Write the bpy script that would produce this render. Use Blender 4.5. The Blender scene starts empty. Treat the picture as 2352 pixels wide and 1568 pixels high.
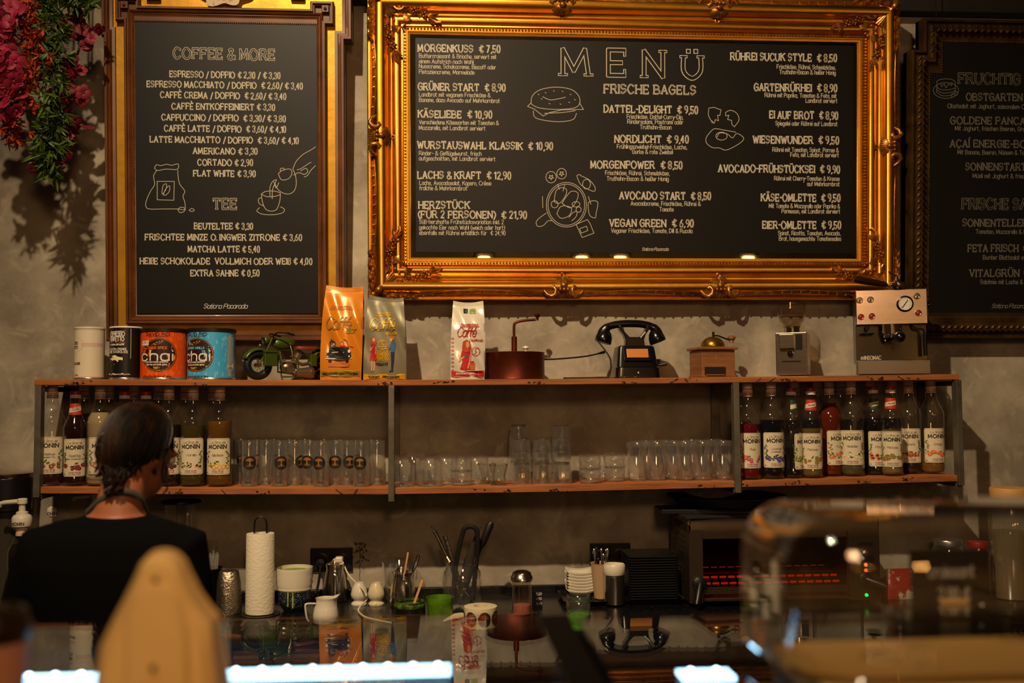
import bpy, math, random
from mathutils import Vector as V, Matrix
random.seed(11)
SC = bpy.context.scene
COL = SC.collection
pi = math.pi
# ------------------------------------------------------------------ camera
FPX = 2287.0
EYE = V((0.0, -3.68, 1.60))
YAW, PITCH, ROLL = math.radians(4.0), math.atan(126 / FPX), 0.007
fwd = V((math.sin(YAW) * math.cos(PITCH), math.cos(YAW) * math.cos(PITCH), math.sin(PITCH)))
rt0 = V((math.cos(YAW), -math.sin(YAW), 0))
up0 = rt0.cross(fwd)
RT = rt0 * math.cos(ROLL) - up0 * math.sin(ROLL)
UP = up0 * math.cos(ROLL) + rt0 * math.sin(ROLL)
cam = bpy.data.cameras.new('camera')
cam.sensor_width = 36.0
cam.lens = 36.0 * FPX / 2352.0
cam.clip_start = 0.05
cam.dof.use_dof = True
cam.dof.focus_distance = 3.45
cam.dof.aperture_fstop = 2.0
camo = bpy.data.objects.new('camera', cam)
COL.objects.link(camo)
m3 = Matrix((RT, UP, -fwd)).transposed()
camo.matrix_world = Matrix.Translation(EYE) @ m3.to_4x4()
SC.camera = camo
# ------------------------------------------------------------------ world, lights, exposure
SC.view_settings.view_transform = 'Standard'
SC.view_settings.look = 'None'
SC.view_settings.exposure = 0.0
SC.view_settings.gamma = 1.0
SC.view_settings.use_curve_mapping = False
try:
    SC.cycles.max_bounces = 14
    SC.cycles.transparent_max_bounces = 32
    SC.cycles.transmission_bounces = 12
    SC.cycles.glossy_bounces = 6
    SC.cycles.sample_clamp_indirect = 6.0
    SC.cycles.blur_glossy = 0.5
except Exception:
    pass
wd = bpy.data.worlds.new('world')
SC.world = wd
wd.use_nodes = True
wd.node_tree.nodes['Background'].inputs[0].default_value = (1.0, 0.75, 0.5, 1)
wd.node_tree.nodes['Background'].inputs[1].default_value = 0.0


def lamp(name, kind, loc, power, col, size, aim=None, angle=None, blend=0.5):
    l = bpy.data.lights.new(name, kind)
    l.energy = power
    l.color = col
    if kind == 'AREA':
        l.size = size
    else:
        l.shadow_soft_size = size
    if kind == 'SPOT':
        l.spot_size = math.radians(angle or 80)
        l.spot_blend = blend
    o = bpy.data.objects.new(name, l)
    COL.objects.link(o)
    o.location = loc
    if aim is not None:
        o.rotation_euler = (V(aim) - V(loc)).to_track_quat('-Z', 'Y').to_euler()
    return o


WARM = (1.0, 0.76, 0.47)
ORNG = (1.0, 0.54, 0.24)
# ceiling spotlight that throws the crisp shadows down and to the right
lamp('ceiling_spotlight', 'SPOT', (-0.9, -3.3, 4.62), 860, WARM, 0.045, (0.55, 0, 1.25), 74, 1.0)
# dimmer wash from the pendant row over the guests' side
lamp('pendant_row_wash', 'AREA', (0.3, -4.6, 2.75), 22, ORNG, 0.5, (0.4, 0, 1.3))

lamp('added_room_fill', 'POINT', (0.6, -6.1, 3.3), 26, WARM, 0.12)  # added fill without a known source, lights the room that the mirrors reflect


# ------------------------------------------------------------------ picture-to-place helpers
def ray(px, py):
    return fwd + RT * ((px - 1176) / FPX) + UP * ((784 - py) / FPX)


def W(px, py, Y):
    d = ray(px, py)
    return EYE + d * ((Y - EYE.y) / d.y)


def WZ(px, py, Z):
    d = ray(px, py)
    return EYE + d * ((Z - EYE.z) / d.z)


def WX(px, Y):          # world x of a picture column on a depth plane, near eye height
    return W(px, 910, Y).x


def mpp(px, Y):         # metres per picture pixel there
    return (W(px + 5, 900, Y) - W(px - 5, 900, Y)).length / 10


# ------------------------------------------------------------------ materials
def lin(h):
    if isinstance(h, str):
        h = h.lstrip('#')
        c = [int(h[i:i + 2], 16) / 255 for i in (0, 2, 4)]
        return tuple(x / 12.92 if x <= .04045 else ((x + .055) / 1.055) ** 2.4 for x in c) + (1,)
    return tuple(h[:3]) + (1,)


MATS = {}


def mat(name, col, rough=.5, metal=0., noise=None, bump=None, emit=None, trans=0., ior=1.45, coat=0., spec=.5, wave=None, aniso=0., sss=0.):
    if name in MATS:
        return MATS[name]
    m = bpy.data.materials.new(name)
    m.use_nodes = True
    nt = m.node_tree
    b = nt.nodes['Principled BSDF']
    I = b.inputs
    I['Base Color'].default_value = lin(col)
    I['Roughness'].default_value = rough
    I['Metallic'].default_value = metal
    I['IOR'].default_value = ior
    I['Transmission Weight'].default_value = trans
    I['Coat Weight'].default_value = coat
    I['Specular IOR Level'].default_value = spec
    if sss:
        I['Subsurface Weight'].default_value = sss
        I['Subsurface Radius'].default_value = (.01, .004, .002)
    tc = None
    if noise or bump or wave:
        tc = nt.nodes.new('ShaderNodeTexCoord')
    if noise:
        sc, c2, lo, hi, stretch = (list(noise) + [.35, .7, (1, 1, 1)][len(noise) - 2:])[:5]
        mp = nt.nodes.new('ShaderNodeMapping')
        mp.inputs['Scale'].default_value = stretch
        nt.links.new(tc.outputs['Object'], mp.inputs['Vector'])
        n = nt.nodes.new('ShaderNodeTexNoise')
        n.inputs['Scale'].default_value = sc
        n.inputs['Detail'].default_value = 7
        n.inputs['Roughness'].default_value = .62
        nt.links.new(mp.outputs[0], n.inputs['Vector'])
        r = nt.nodes.new('ShaderNodeValToRGB')
        r.color_ramp.elements[0].position = lo
        r.color_ramp.elements[1].position = hi
        r.color_ramp.elements[0].color = lin(col)
        r.color_ramp.elements[1].color = lin(c2)
        nt.links.new(n.outputs['Fac'], r.inputs['Fac'])
        nt.links.new(r.outputs['Color'], I['Base Color'])
    if bump:
        sc, st, *ex = bump
        n = nt.nodes.new('ShaderNodeTexNoise')
        n.inputs['Scale'].default_value = sc
        n.inputs['Detail'].default_value = 5
        if ex:
            mp = nt.nodes.new('ShaderNodeMapping')
            mp.inputs['Scale'].default_value = ex[0]
            nt.links.new(tc.outputs['Object'], mp.inputs['Vector'])
            nt.links.new(mp.outputs[0], n.inputs['Vector'])
        else:
            nt.links.new(tc.outputs['Object'], n.inputs['Vector'])
        bp = nt.nodes.new('ShaderNodeBump')
        bp.inputs['Strength'].default_value = st
        bp.inputs['Distance'].default_value = .004
        nt.links.new(n.outputs['Fac'], bp.inputs['Height'])
        nt.links.new(bp.outputs[0], I['Normal'])
    if emit:
        I['Emission Color'].default_value = lin(emit[0])
        I['Emission Strength'].default_value = emit[1]
    MATS[name] = m
    return m


def thin_glass(name, tint=(1, 1, 1), ior=1.5, rough=0.0, gloss=1.0, tintgloss=(1, 1, 1), haze=0.):
    """pane or thin shell: clear, mirrors more at grazing angles"""
    if name in MATS:
        return MATS[name]
    m = bpy.data.materials.new(name)
    m.use_nodes = True
    nt = m.node_tree
    nt.nodes.clear()
    out = nt.nodes.new('ShaderNodeOutputMaterial')
    mx = nt.nodes.new('ShaderNodeMixShader')
    tr = nt.nodes.new('ShaderNodeBsdfTransparent')
    gl = nt.nodes.new('ShaderNodeBsdfGlossy')
    lw = nt.nodes.new('ShaderNodeLayerWeight')
    lw.inputs['Blend'].default_value = .5
    pw = nt.nodes.new('ShaderNodeMath')
    pw.operation = 'POWER'
    pw.inputs[1].default_value = 4.2
    ma = nt.nodes.new('ShaderNodeMath')
    ma.operation = 'MULTIPLY_ADD'
    f0 = ((ior - 1) / (ior + 1)) ** 2
    ma.inputs[1].default_value = 1 - f0
    ma.inputs[2].default_value = f0
    nt.links.new(lw.outputs['Facing'], pw.inputs[0])
    nt.links.new(pw.outputs[0], ma.inputs[0])
    tr.inputs['Color'].default_value = tuple(tint) + (1,)
    gl.inputs['Color'].default_value = tuple(tintgloss) + (1,)
    gl.inputs['Roughness'].default_value = rough
    mul = nt.nodes.new('ShaderNodeMath')
    mul.operation = 'MULTIPLY'
    mul.inputs[1].default_value = gloss
    mul.use_clamp = True
    nt.links.new(ma.outputs[0], mul.inputs[0])
    nt.links.new(mul.outputs[0], mx.inputs[0])
    nt.links.new(tr.outputs[0], mx.inputs[1])
    nt.links.new(gl.outputs[0], mx.inputs[2])
    if haze:
        df = nt.nodes.new('ShaderNodeBsdfDiffuse')
        df.inputs['Color'].default_value = (.8, .8, .78, 1)
        m2 = nt.nodes.new('ShaderNodeMixShader')
        m2.inputs[0].default_value = haze
        nt.links.new(mx.outputs[0], m2.inputs[1])
        nt.links.new(df.outputs[0], m2.inputs[2])
        mx = m2
    nt.links.new(mx.outputs[0], out.inputs['Surface'])
    MATS[name] = m
    return m


# ------------------------------------------------------------------ mesh builder
def catmull(pts, n=5, closed=False):
    P = [V(p) for p in pts]
    out = []
    L = len(P)
    rng = range(L if closed else L - 1)
    for i in rng:
        if closed:
            p0, p1, p2, p3 = P[(i - 1) % L], P[i], P[(i + 1) % L], P[(i + 2) % L]
        else:
            p0, p1, p2, p3 = P[max(i - 1, 0)], P[i], P[i + 1], P[min(i + 2, L - 1)]
        for k in range(n):
            t = k / n
            out.append(.5 * ((2 * p1) + (p2 - p0) * t + (2 * p0 - 5 * p1 + 4 * p2 - p3) * t * t + (3 * p1 - p0 - 3 * p2 + p3) * t ** 3))
    out.append(P[0].copy() if closed else P[-1])
    return out


class MB:
    def __init__(s):
        s.v, s.f, s.m = [], [], []

    def add(s, vs, fs, m=0):
        o = len(s.v)
        s.v += [tuple(x) for x in vs]
        for f in fs:
            s.f.append([i + o for i in f])
            s.m.append(m)
        return s

    def box(s, c, d, m=0, M=None):
        x, y, z = [k / 2 for k in d]
        vs = [V((sx * x, sy * y, sz * z)) for sx in (-1, 1) for sy in (-1, 1) for sz in (-1, 1)]
        if M is not None:
            vs = [M @ v for v in vs]
        vs = [v + V(c) for v in vs]
        return s.add(vs, [(0, 1, 3, 2), (4, 6, 7, 5), (0, 4, 5, 1), (2, 3, 7, 6), (0, 2, 6, 4), (1, 5, 7, 3)], m)

    def lathe(s, prof, seg=32, m=0, c=(0, 0, 0), M=None, closed=False, sx=1., sy=1.):
        vs, fs = [], []
        n = len(prof)
        for r, z in prof:
            for k in range(seg):
                a = 2 * pi * k / seg
                v = V((r * math.cos(a) * sx, r * math.sin(a) * sy, z))
                if M is not None:
                    v = M @ v
                vs.append(v + V(c))
        for i in range(n - 1 if not closed else n):
            j = (i + 1) % n
            for k in range(seg):
                k2 = (k + 1) % seg
                fs.append((i * seg + k, i * seg + k2, j * seg + k2, j * seg + k))
        if not closed:
            if prof[0][0] > 1e-6:
                fs.append(tuple(range(seg))[::-1])
            if prof[-1][0] > 1e-6:
                fs.append(tuple((n - 1) * seg + k for k in range(seg)))
        return s.add(vs, fs, m)

    def tube(s, pts, r, seg=8, m=0, closed=False, flat=None):
        P = [V(p) for p in pts]
        n = len(P)
        rs = r if isinstance(r, (list, tuple)) else [r] * n
        vs, fs = [], []
        up = None
        for i in range(n):
            if closed:
                t = P[(i + 1) % n] - P[(i - 1) % n]
            else:
                t = P[min(i + 1, n - 1)] - P[max(i - 1, 0)]
            if t.length < 1e-9:
                t = V((0, 0, 1))
            t.normalize()
            if up is None:
                up = V((0, 0, 1)) if abs(t.z) < .9 else V((0, 1, 0))
            a = up - t * up.dot(t)
            if a.length < 1e-6:
                a = V((1, 0, 0)) - t * t.x
            a.normalize()
            up = a
            b = t.cross(a)
            fl = flat or 1.
            for k in range(seg):
                q = 2 * pi * k / seg
                vs.append(P[i] + a * (math.cos(q) * rs[i] * fl) + b * (math.sin(q) * rs[i]))
        for i in range(n if closed else n - 1):
            j = (i + 1) % n
            for k in range(seg):
                k2 = (k + 1) % seg
                fs.append((i * seg + k, i * seg + k2, j * seg + k2, j * seg + k))
        if not closed:
            fs.append(tuple(range(seg))[::-1])
            fs.append(tuple((n - 1) * seg + k for k in range(seg)))
        return s.add(vs, fs, m)

    def prism(s, poly, y0, y1, m=0):
        """polygon in x,z extruded from y0 (front) to y1"""
        n = len(poly)
        vs = [(x, y0, z) for x, z in poly] + [(x, y1, z) for x, z in poly]
        fs = [tuple(range(n)), tuple(range(n, 2 * n))[::-1]]
        for i in range(n):
            j = (i + 1) % n
            fs.append((j, i, n + i, n + j))
        return s.add(vs, fs, m)

    def slab(s, poly, z0, z1, m=0):
        """polygon in x,y extruded in z"""
        n = len(poly)
        vs = [(x, y, z0) for x, y in poly] + [(x, y, z1) for x, y in poly]
        fs = [tuple(range(n))[::-1], tuple(range(n, 2 * n))]
        for i in range(n):
            j = (i + 1) % n
            fs.append((i, j, n + j, n + i))
        return s.add(vs, fs, m)

    def ball(s, c, r, seg=12, rings=8, m=0, M=None):
        rx, ry, rz = r if isinstance(r, (tuple, list)) else (r, r, r)
        vs, fs = [], []
        for i in range(1, rings):
            t = pi * i / rings
            for k in range(seg):
                a = 2 * pi * k / seg
                vs.append(V((rx * math.sin(t) * math.cos(a), ry * math.sin(t) * math.sin(a), rz * math.cos(t))))
        vs += [V((0, 0, rz)), V((0, 0, -rz))]
        if M is not None:
            vs = [M @ v for v in vs]
        vs = [v + V(c) for v in vs]
        for i in range(rings - 2):
            for k in range(seg):
                k2 = (k + 1) % seg
                fs.append((i * seg + k, (i + 1) * seg + k, (i + 1) * seg + k2, i * seg + k2))
        T, B = len(vs) - 2, len(vs) - 1
        for k in range(seg):
            k2 = (k + 1) % seg
            fs.append((T, k, k2))
            fs.append((B, (rings - 2) * seg + k2, (rings - 2) * seg + k))
        return s.add(vs, fs, m)

    def loft(s, secs, seg=24, m=0, power=2.0):
        """secs: (cx, cy, cz, rx, ry[, tilt])  horizontal super-ellipse sections"""
        vs, fs = [], []
        for q in secs:
            cx, cy, cz, rx, ry = q[:5]
            tl = q[5] if len(q) > 5 else 0
            for k in range(seg):
                a = 2 * pi * k / seg
                ca, sa = math.cos(a), math.sin(a)
                x = math.copysign(abs(ca) ** (2 / power), ca) * rx
                y = math.copysign(abs(sa) ** (2 / power), sa) * ry
                vs.append((cx + x, cy + y * math.cos(tl), cz + y * math.sin(tl)))
        n = len(secs)
        for i in range(n - 1):
            for k in range(seg):
                k2 = (k + 1) % seg
                fs.append((i * seg + k, i * seg + k2, (i + 1) * seg + k2, (i + 1) * seg + k))
        fs.append(tuple(range(seg))[::-1])
        fs.append(tuple((n - 1) * seg + k for k in range(seg)))
        return s.add(vs, fs, m)

    def sweep(s, poly, prof, m=0, cap=False):
        """moulding: poly (x,z) anticlockwise seen from -y, prof (inset, height towards -y)"""
        n = len(poly)
        P = [V((p[0], p[1])) for p in poly]
        nor = []
        for i in range(n):
            e0 = (P[i] - P[i - 1]).normalized()
            e1 = (P[(i + 1) % n] - P[i]).normalized()
            n0, n1 = V((-e0.y, e0.x)), V((-e1.y, e1.x))
            b = n0 + n1
            nor.append(b / max(b.dot(n0), .2))
        vs, fs = [], []
        for d, h in prof:
            for i in range(n):
                q = P[i] + nor[i] * d
                vs.append((q.x, -h, q.y))
        for k in range(len(prof) - 1):
            for i in range(n):
                j = (i + 1) % n
                fs.append((k * n + i, k * n + j, (k + 1) * n + j, (k + 1) * n + i))
        return s.add(vs, fs, m)

    def leaf(s, base, d, L, w, h, nrm, m=0, curl=0., rnd=False):
        """pointed leaf with a raised midrib"""
        base, d, nrm = V(base), V(d).normalized(), V(nrm).normalized()
        sd = d.cross(nrm)
        st = [(0, .12, .3), (.25, .8, .9), (.5, 1., 1.), (.75, .7, .75), (1., .05, .15)]
        if rnd:
            st = [(0, .2, .3), (.25, .75, .6), (.55, 1.05, .5), (.82, .95, .2), (1., .45, .0)]
        vs = []
        for t, ww, hh in st:
            c = base + d * (L * t) + nrm * (curl * t * t * L)
            vs += [c - sd * (w * ww * .5), c + nrm * (h * hh), c + sd * (w * ww * .5)]
        fs = []
        for i in range(4):
            a = i * 3
            fs += [(a, a + 1, a + 4, a + 3), (a + 1, a + 2, a + 5, a + 4)]
        return s.add(vs, fs, m)

    def ribbon(s, pts, w, mapf, m=0, lift=0., closed=False):
        P = [V((p[0], p[1])) for p in pts]
        for i in range(len(P) - 1):
            a, b = P[i], P[i + 1]
            d = b - a
            L = d.length
            if L < 1e-7:
                d = V((1, 0)); a = a - d * w * .5; b = b + d * w * .5
            else:
                d = d / L
                a = a - d * (w * .32)
                b = b + d * (w * .32)
            n = V((-d.y, d.x)) * (w * .5)
            s.add([mapf(q.x, q.y, lift + (i % 2) * 3e-5) for q in (a - n, b - n, b + n, a + n)], [(0, 1, 2, 3)], m)
        return s

    def blob(s, cx, cz, rx, rz, mapf, m=0, lift=0., n=12, rot=0., wob=0.):
        vs = [mapf(cx, cz, lift)]
        for k in range(n):
            a = 2 * pi * k / n
            q = 1 + (random.uniform(-wob, wob) if wob else 0)
            x, z = rx * q * math.cos(a), rz * q * math.sin(a)
            vs.append(mapf(cx + x * math.cos(rot) - z * math.sin(rot), cz + x * math.sin(rot) + z * math.cos(rot), lift))
        return s.add(vs, [(0, k + 1, (k + 1) % n + 1) for k in range(n)], m)

    def build(s, name, mats, parent=None, smooth=38, bevel=0, sub=0, loc=None, remesh=0, solid=0):
        me = bpy.data.meshes.new(name)
        me.from_pydata(s.v, [], s.f)
        mats = mats if isinstance(mats, (list, tuple)) else [mats]
        for q in mats:
            me.materials.append(q)
        if len(mats) > 1:
            me.polygons.foreach_set('material_index', s.m)
        me.update()
        if smooth:
            me.shade_smooth()
            try:
                me.set_sharp_from_angle(angle=math.radians(smooth))
            except Exception:
                pass
        o = bpy.data.objects.new(name, me)
        COL.objects.link(o)
        if parent is not None:
            o.parent = parent
        if loc is not None:
            o.location = loc
        if solid:
            k = o.modifiers.new('solid', 'SOLIDIFY'); k.thickness = solid; k.offset = 0
        if remesh:
            k = o.modifiers.new('remesh', 'REMESH'); k.mode = 'VOXEL'; k.voxel_size = remesh; k.use_smooth_shade = True
            k = o.modifiers.new('smooth', 'SMOOTH'); k.iterations = 4; k.factor = .5
        if bevel:
            k = o.modifiers.new('bevel', 'BEVEL'); k.width = bevel; k.segments = 2; k.limit_method = 'ANGLE'; k.angle_limit = .6
        if sub:
            k = o.modifiers.new('sub', 'SUBSURF'); k.levels = sub; k.render_levels = sub
        return o


def tag(o, label=None, cat=None, group=None, kind=None):
    if label: o['label'] = label
    if cat: o['category'] = cat
    if group: o['group'] = group
    if kind: o['kind'] = kind
    return o


def thing(name, label, cat, loc=(0, 0, 0), rz=0., group=None):
    o = bpy.data.objects.new(name, None)
    o.empty_display_size = .05
    COL.objects.link(o)
    o.location = loc
    o.rotation_euler = (0, 0, rz)
    return tag(o, label, cat, group)


def dup(root, loc, rz=None, label=None, group=None):
    r = root.copy()
    COL.objects.link(r)
    r.location = loc
    if rz is not None:
        r.rotation_euler = (0, 0, rz)
    if label: r['label'] = label
    if group: r['group'] = group
    for ch in list(root.children):
        c = ch.copy()
        COL.objects.link(c)
        c.parent = r
        for g in list(ch.children):
            d = g.copy()
            COL.objects.link(d)
            d.parent = c
    return r


def Rx(a): return Matrix.Rotation(a, 3, 'X')
def Ry(a): return Matrix.Rotation(a, 3, 'Y')
def Rz(a): return Matrix.Rotation(a, 3, 'Z')


def circ(cx, cz, r, n=20, a0=0., a1=2 * pi, rz=None):
    return [(cx + r * math.cos(a0 + (a1 - a0) * k / n), cz + (rz or r) * math.sin(a0 + (a1 - a0) * k / n)) for k in range(n + 1)]


def rrect(x0, z0, x1, z1, r, n=5):
    out = []
    for cx, cz, a in ((x1 - r, z0 + r, -pi / 2), (x1 - r, z1 - r, 0), (x0 + r, z1 - r, pi / 2), (x0 + r, z0 + r, pi)):
        out += [(cx + r * math.cos(a + pi / 2 * k / n), cz + r * math.sin(a + pi / 2 * k / n)) for k in range(n + 1)]
    return out


def flatmap(x, z, l=0.):
    return (x, -l, z)


def cylmap(r, a0=0., z0=0.):
    """x runs round the front of a cylinder (front = -y)"""
    def f(x, z, l=0.):
        a = x / r + a0
        return ((r + l) * math.sin(a), -(r + l) * math.cos(a), z + z0)
    return f


# ------------------------------------------------------------------ pen lettering
GL = {
 'A': '6|033963,1555', 'B': '6|0309,s093958573606,s064665644303', 'C': '6|s6849290705234364', 'D': '6|0309,s093967653303', 'E': '5|59090353,0646',
 'F': '5|590903,0646', 'G': '6|s6849290705234364,646636', 'H': '6|0309,6369,0666', 'I': '0|0309', 'J': '4|s4945331304', 'K': '6|0309,6906,2763',
 'L': '5|090353', 'M': '7|0309346973', 'N': '6|03096369', 'O': '7|s290705235375774 929', 'P': '5|0309,s094958574606', 'Q': '7|s2907052353757749 29,4562',
 'R': '6|0309,s094958574606,3663', 'S': '5|s5839190807264655442 31304', 'T': '6|0969,3339', 'U': '6|s090523436569', 'V': '6|093369', 'W': '8|0923486389',
 'X': '6|0369,0963', 'Y': '6|093669,3633', 'Z': '5|09590353',
 'a': '4|s4637170604133344,4743', 'b': '4|0903,s0617374644331304', 'c': '4|s4637170604133344', 'd': '4|4943,s4637170604133344', 'e': '4|s05454637170604133344',
 'f': '3|s39291813,0737', 'g': '4|s4637170604133344,s4742311102', 'h': '4|0903,s0617374643', 'i': '0|0703,0909', 'j': '1|s171201,1919', 'k': '4|0903,4705,1543',
 'l': '0|0903', 'm': '6|0703,s0517273633,s3647576663', 'n': '4|0703,s0617374643', 'o': '4|s170604133344463717', 'p': '4|0700,s0617374644331304', 'q': '4|4740,s4637170604133344',
 'r': '3|0703,s051737', 's': '4|s46371706153544331304', 't': '3|s19142333,0737', 'u': '4|s0704133344,4743', 'v': '4|072347', 'w': '6|0713365367', 'x': '4|0743,0347',
 'y': '4|0723,4710', 'z': '4|07470343', 'ß': '4|s0308193948364544331 3',
 '0': '4|s190705133345473919', '1': '2|082923', '2': '4|s0819394847250 3,0343', '3': '4|s0819394836 26,s2636454433 1304', '4': '4|33390545', '5': '4|490906,s06364544331304',
 '6': '4|s3917050413334445361605', '7': '4|094913', '8': '4|s260708193948472605041333444526', '9': '4|s47361607081939484523',
 '€': '6|s6849392725334364,0747,0545', '&': '6|s631829394805 04133365', '/': '4|0249', ',': '1|1302', '.': '0|0303', ':': '0|0303,0606', '-': '3|0636', '(': '2|s29070522', ')': '2|s09272502',
 "'": '0|0907', '´': '2|0829', '!': '0|0905,0303', '®': '1|s0908191908', '_': '4|0343', ' ': '2|',
}
ACC = {'Ä': 'A:', 'Ö': 'O:', 'Ü': 'U:', 'ä': 'a:', 'ö': 'o:', 'ü': 'u:', 'È': 'E`', 'è': 'e`', 'é': 'e´', 'É': 'E´', 'Í': 'I´', 'î': 'i^', 'Ç': 'C,', 'ç': 'c,'}


def glyph(ch):
    acc = None
    if ch in ACC:
        ch, acc = ACC[ch][0], ACC[ch][1]
    w, body = GL.get(ch, GL[' ']).split('|')
    w = int(w)
    out = []
    for st in body.replace(' ', '').split(','):
        if not st:
            continue
        sm = st[0] == 's'
        st = st.lstrip('s')
        p = [(int(st[i]), int(st[i + 1])) for i in range(0, len(st) - 1, 2)]
        out.append((p, sm))
    if acc:
        t = 9 if ch.isupper() else 7
        c = w / 2
        if acc == ':':
            out += [([(c - 1.3, t + 1.6), (c - 1.3, t + 1.6)], 0), ([(c + 1.3, t + 1.6), (c + 1.3, t + 1.6)], 0)]
        elif acc == '`':
            out.append(([(c - 1, t + 2.4), (c + .5, t + 1)], 0))
        elif acc == '´':
            out.append(([(c + 1, t + 2.4), (c - .5, t + 1)], 0))
        elif acc == '^':
            out.append(([(c - 1, t + 1), (c, t + 2.2), (c + 1, t + 1)], 0))
        elif acc == ',':
            out.append(([(c, 3), (c + .4, 2), (c - .6, 1.3)], 0))
    return w, out


def text_strokes(txt, serif=False, slant=0., gap=1.7, jit=0.):
    x = 0.
    segs = []
    for ch in txt:
        w, st = glyph(ch)
        up = ch.isupper() or ch.isdigit() or ch in ACC
        jx, jy = random.uniform(-jit, jit), random.uniform(-jit, jit)
        for p, sm in st:
            q = catmull([(a[0], a[1], 0) for a in p], 4) if sm and len(p) > 2 else [V((a[0], a[1], 0)) for a in p]
            pts = [((a.x + jx) + x + slant * (a.y - 3), a.y - 3 + jy) for a in q]
            segs.append((pts, 1.0))
            if serif and up and len(p) >= 2 and ch.isalpha():
                ends = [p[0], p[-1]] if p[0] != p[-1] else []
                for k, e in enumerate(ends):
                    o = p[1] if k == 0 else p[-2]
                    if e[1] in (3, 9) and abs(o[1] - e[1]) > 1.5 and not (sm and ch in 'CGS'):
                        segs.append(([(e[0] - 1.1 + x + jx, e[1] - 3 + jy), (e[0] + 1.1 + x + jx, e[1] - 3 + jy)], .62))
                    elif e[1] in (3, 9) and o[1] == e[1] and ch in 'EFLTZ' and abs(o[0] - e[0]) > 2:
                        sg = 1 if e[1] == 3 else -1
                        segs.append(([(e[0] + x + jx, e[1] - 3 + jy), (e[0] + x + jx, e[1] - 3 + sg * 1.3 + jy)], .62))
        x += w + gap + (.9 if serif and up else 0)
    return segs, max(x - gap, .1)


def write(mb, txt, x0, x1, zb, cap, mapf, wid, m=0, lift=.0004, serif=False, slant=0., inline=None, gap=1.7, jit=0., skew=0.):
    """letter a line between x0 and x1 with its baseline at zb and capitals cap high"""
    segs, Lx = text_strokes(txt, serif, slant, gap, jit)
    sx = (x1 - x0) / Lx
    sz = cap / 6.0
    for j, (pts, k) in enumerate(segs):
        mb.ribbon([(x0 + a * sx, zb + b * sz + skew * a * sx) for a, b in pts], wid * k, mapf, m, lift + (j % 7) * 6e-5)
    if inline:
        rim = wid - inline[0]
        for j, (pts, k) in enumerate(segs):
            if wid * k - rim > .0002:
                mb.ribbon([(x0 + a * sx, zb + b * sz + skew * a * sx) for a, b in pts], wid * k - rim, mapf, inline[1], lift + 5e-4 + (j % 7) * 6e-5)
# ================================================================== materials
PLASTER = mat('plaster', '#7e7465', .82, noise=(3.4, '#aba08c', .40, .66), bump=(9, .3))
_nt = PLASTER.node_tree
_b = _nt.nodes['Principled BSDF']
_src = _b.inputs['Base Color'].links[0].from_socket
_n = _nt.nodes.new('ShaderNodeTexNoise')
_n.inputs['Scale'].default_value = 9.0
_n.inputs['Detail'].default_value = 9.0
_n.inputs['Distortion'].default_value = 2.2
_tc = _nt.nodes.new('ShaderNodeTexCoord')
_nt.links.new(_tc.outputs['Object'], _n.inputs['Vector'])
_r = _nt.nodes.new('ShaderNodeValToRGB')
_r.color_ramp.elements[0].position, _r.color_ramp.elements[1].position = .53, .70
_nt.links.new(_n.outputs['Fac'], _r.inputs['Fac'])
_m = _nt.nodes.new('ShaderNodeMixRGB')
_m.inputs['Color2'].default_value = lin('#b9ae99')
_k = _nt.nodes.new('ShaderNodeMath')
_k.operation = 'MULTIPLY'
_k.inputs[1].default_value = .40
_nt.links.new(_r.outputs['Color'], _k.inputs[0])
_nt.links.new(_k.outputs[0], _m.inputs['Fac'])
_nt.links.new(_src, _m.inputs['Color1'])
_nt.links.new(_m.outputs[0], _b.inputs['Base Color'])
WOODB = mat('rough_board', '#7a4420', .6, noise=(5, '#a8652f', .3, .7, (1, 8, 14)), bump=(14, .3, (1, 6, 9)))
CHAR = mat('burnt_knot', '#1c0f08', .8)
STEEL = mat('raw_steel', '#726b5e', .45, .5, noise=(9, '#4c463c', .35, .7))
GOLD = mat('gilding', '#eaac3c', .33, 1., noise=(7, '#d08a22', .35, .75), bump=(30, .05))
GOLDD = mat('antique_gilding', '#c98c34', .34, .72, noise=(40, '#8a5620', .3, .55))
OLDGOLD = mat('old_gold_leaf', '#c9962c', .42, .6, noise=(6, '#a5741e', .3, .72), bump=(22, .25))
WALNUT = mat('brown_moulding', '#6a3a14', .42, .0, noise=(7, '#43220b', .35, .7, (1, 1, 1)), coat=.15)
DARKGILD = mat('dull_dark_gilding', '#5a4016', .5, .6, noise=(18, '#2c1d0a', .3, .7))
DARKWD = mat('dark_red_moulding', '#3a2010', .5, .1, noise=(12, '#22120a', .3, .7))
BOARD = mat('blackboard', '#0f0e0c', .46, spec=.35)
MIRROR = mat('mirror_glass', '#b9bdb8', .02, 1.)
CHALK = mat('chalk_pen', '#bcb29e', .8)
CHALKG = mat('grey_chalk_pen', '#6e685a', .85)  # darker grey than the other chalk, used on the right board
CREAM = mat('chipped_gesso', '#c7b494', .8, noise=(30, '#9a6a4c', .55, .62))
BLACK = mat('black_satin', '#0b0b0c', .35)
CABLE = mat('wire', '#3a3836', .4, .8)

# ================================================================== the room
RX0, RX1, RY0, RZ1 = -3.6, 4.6, -7.2, 4.9


def wallbox(name, c, d, m):
    return tag(MB().box(c, d).build(name, m, smooth=0), kind='structure')


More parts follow.
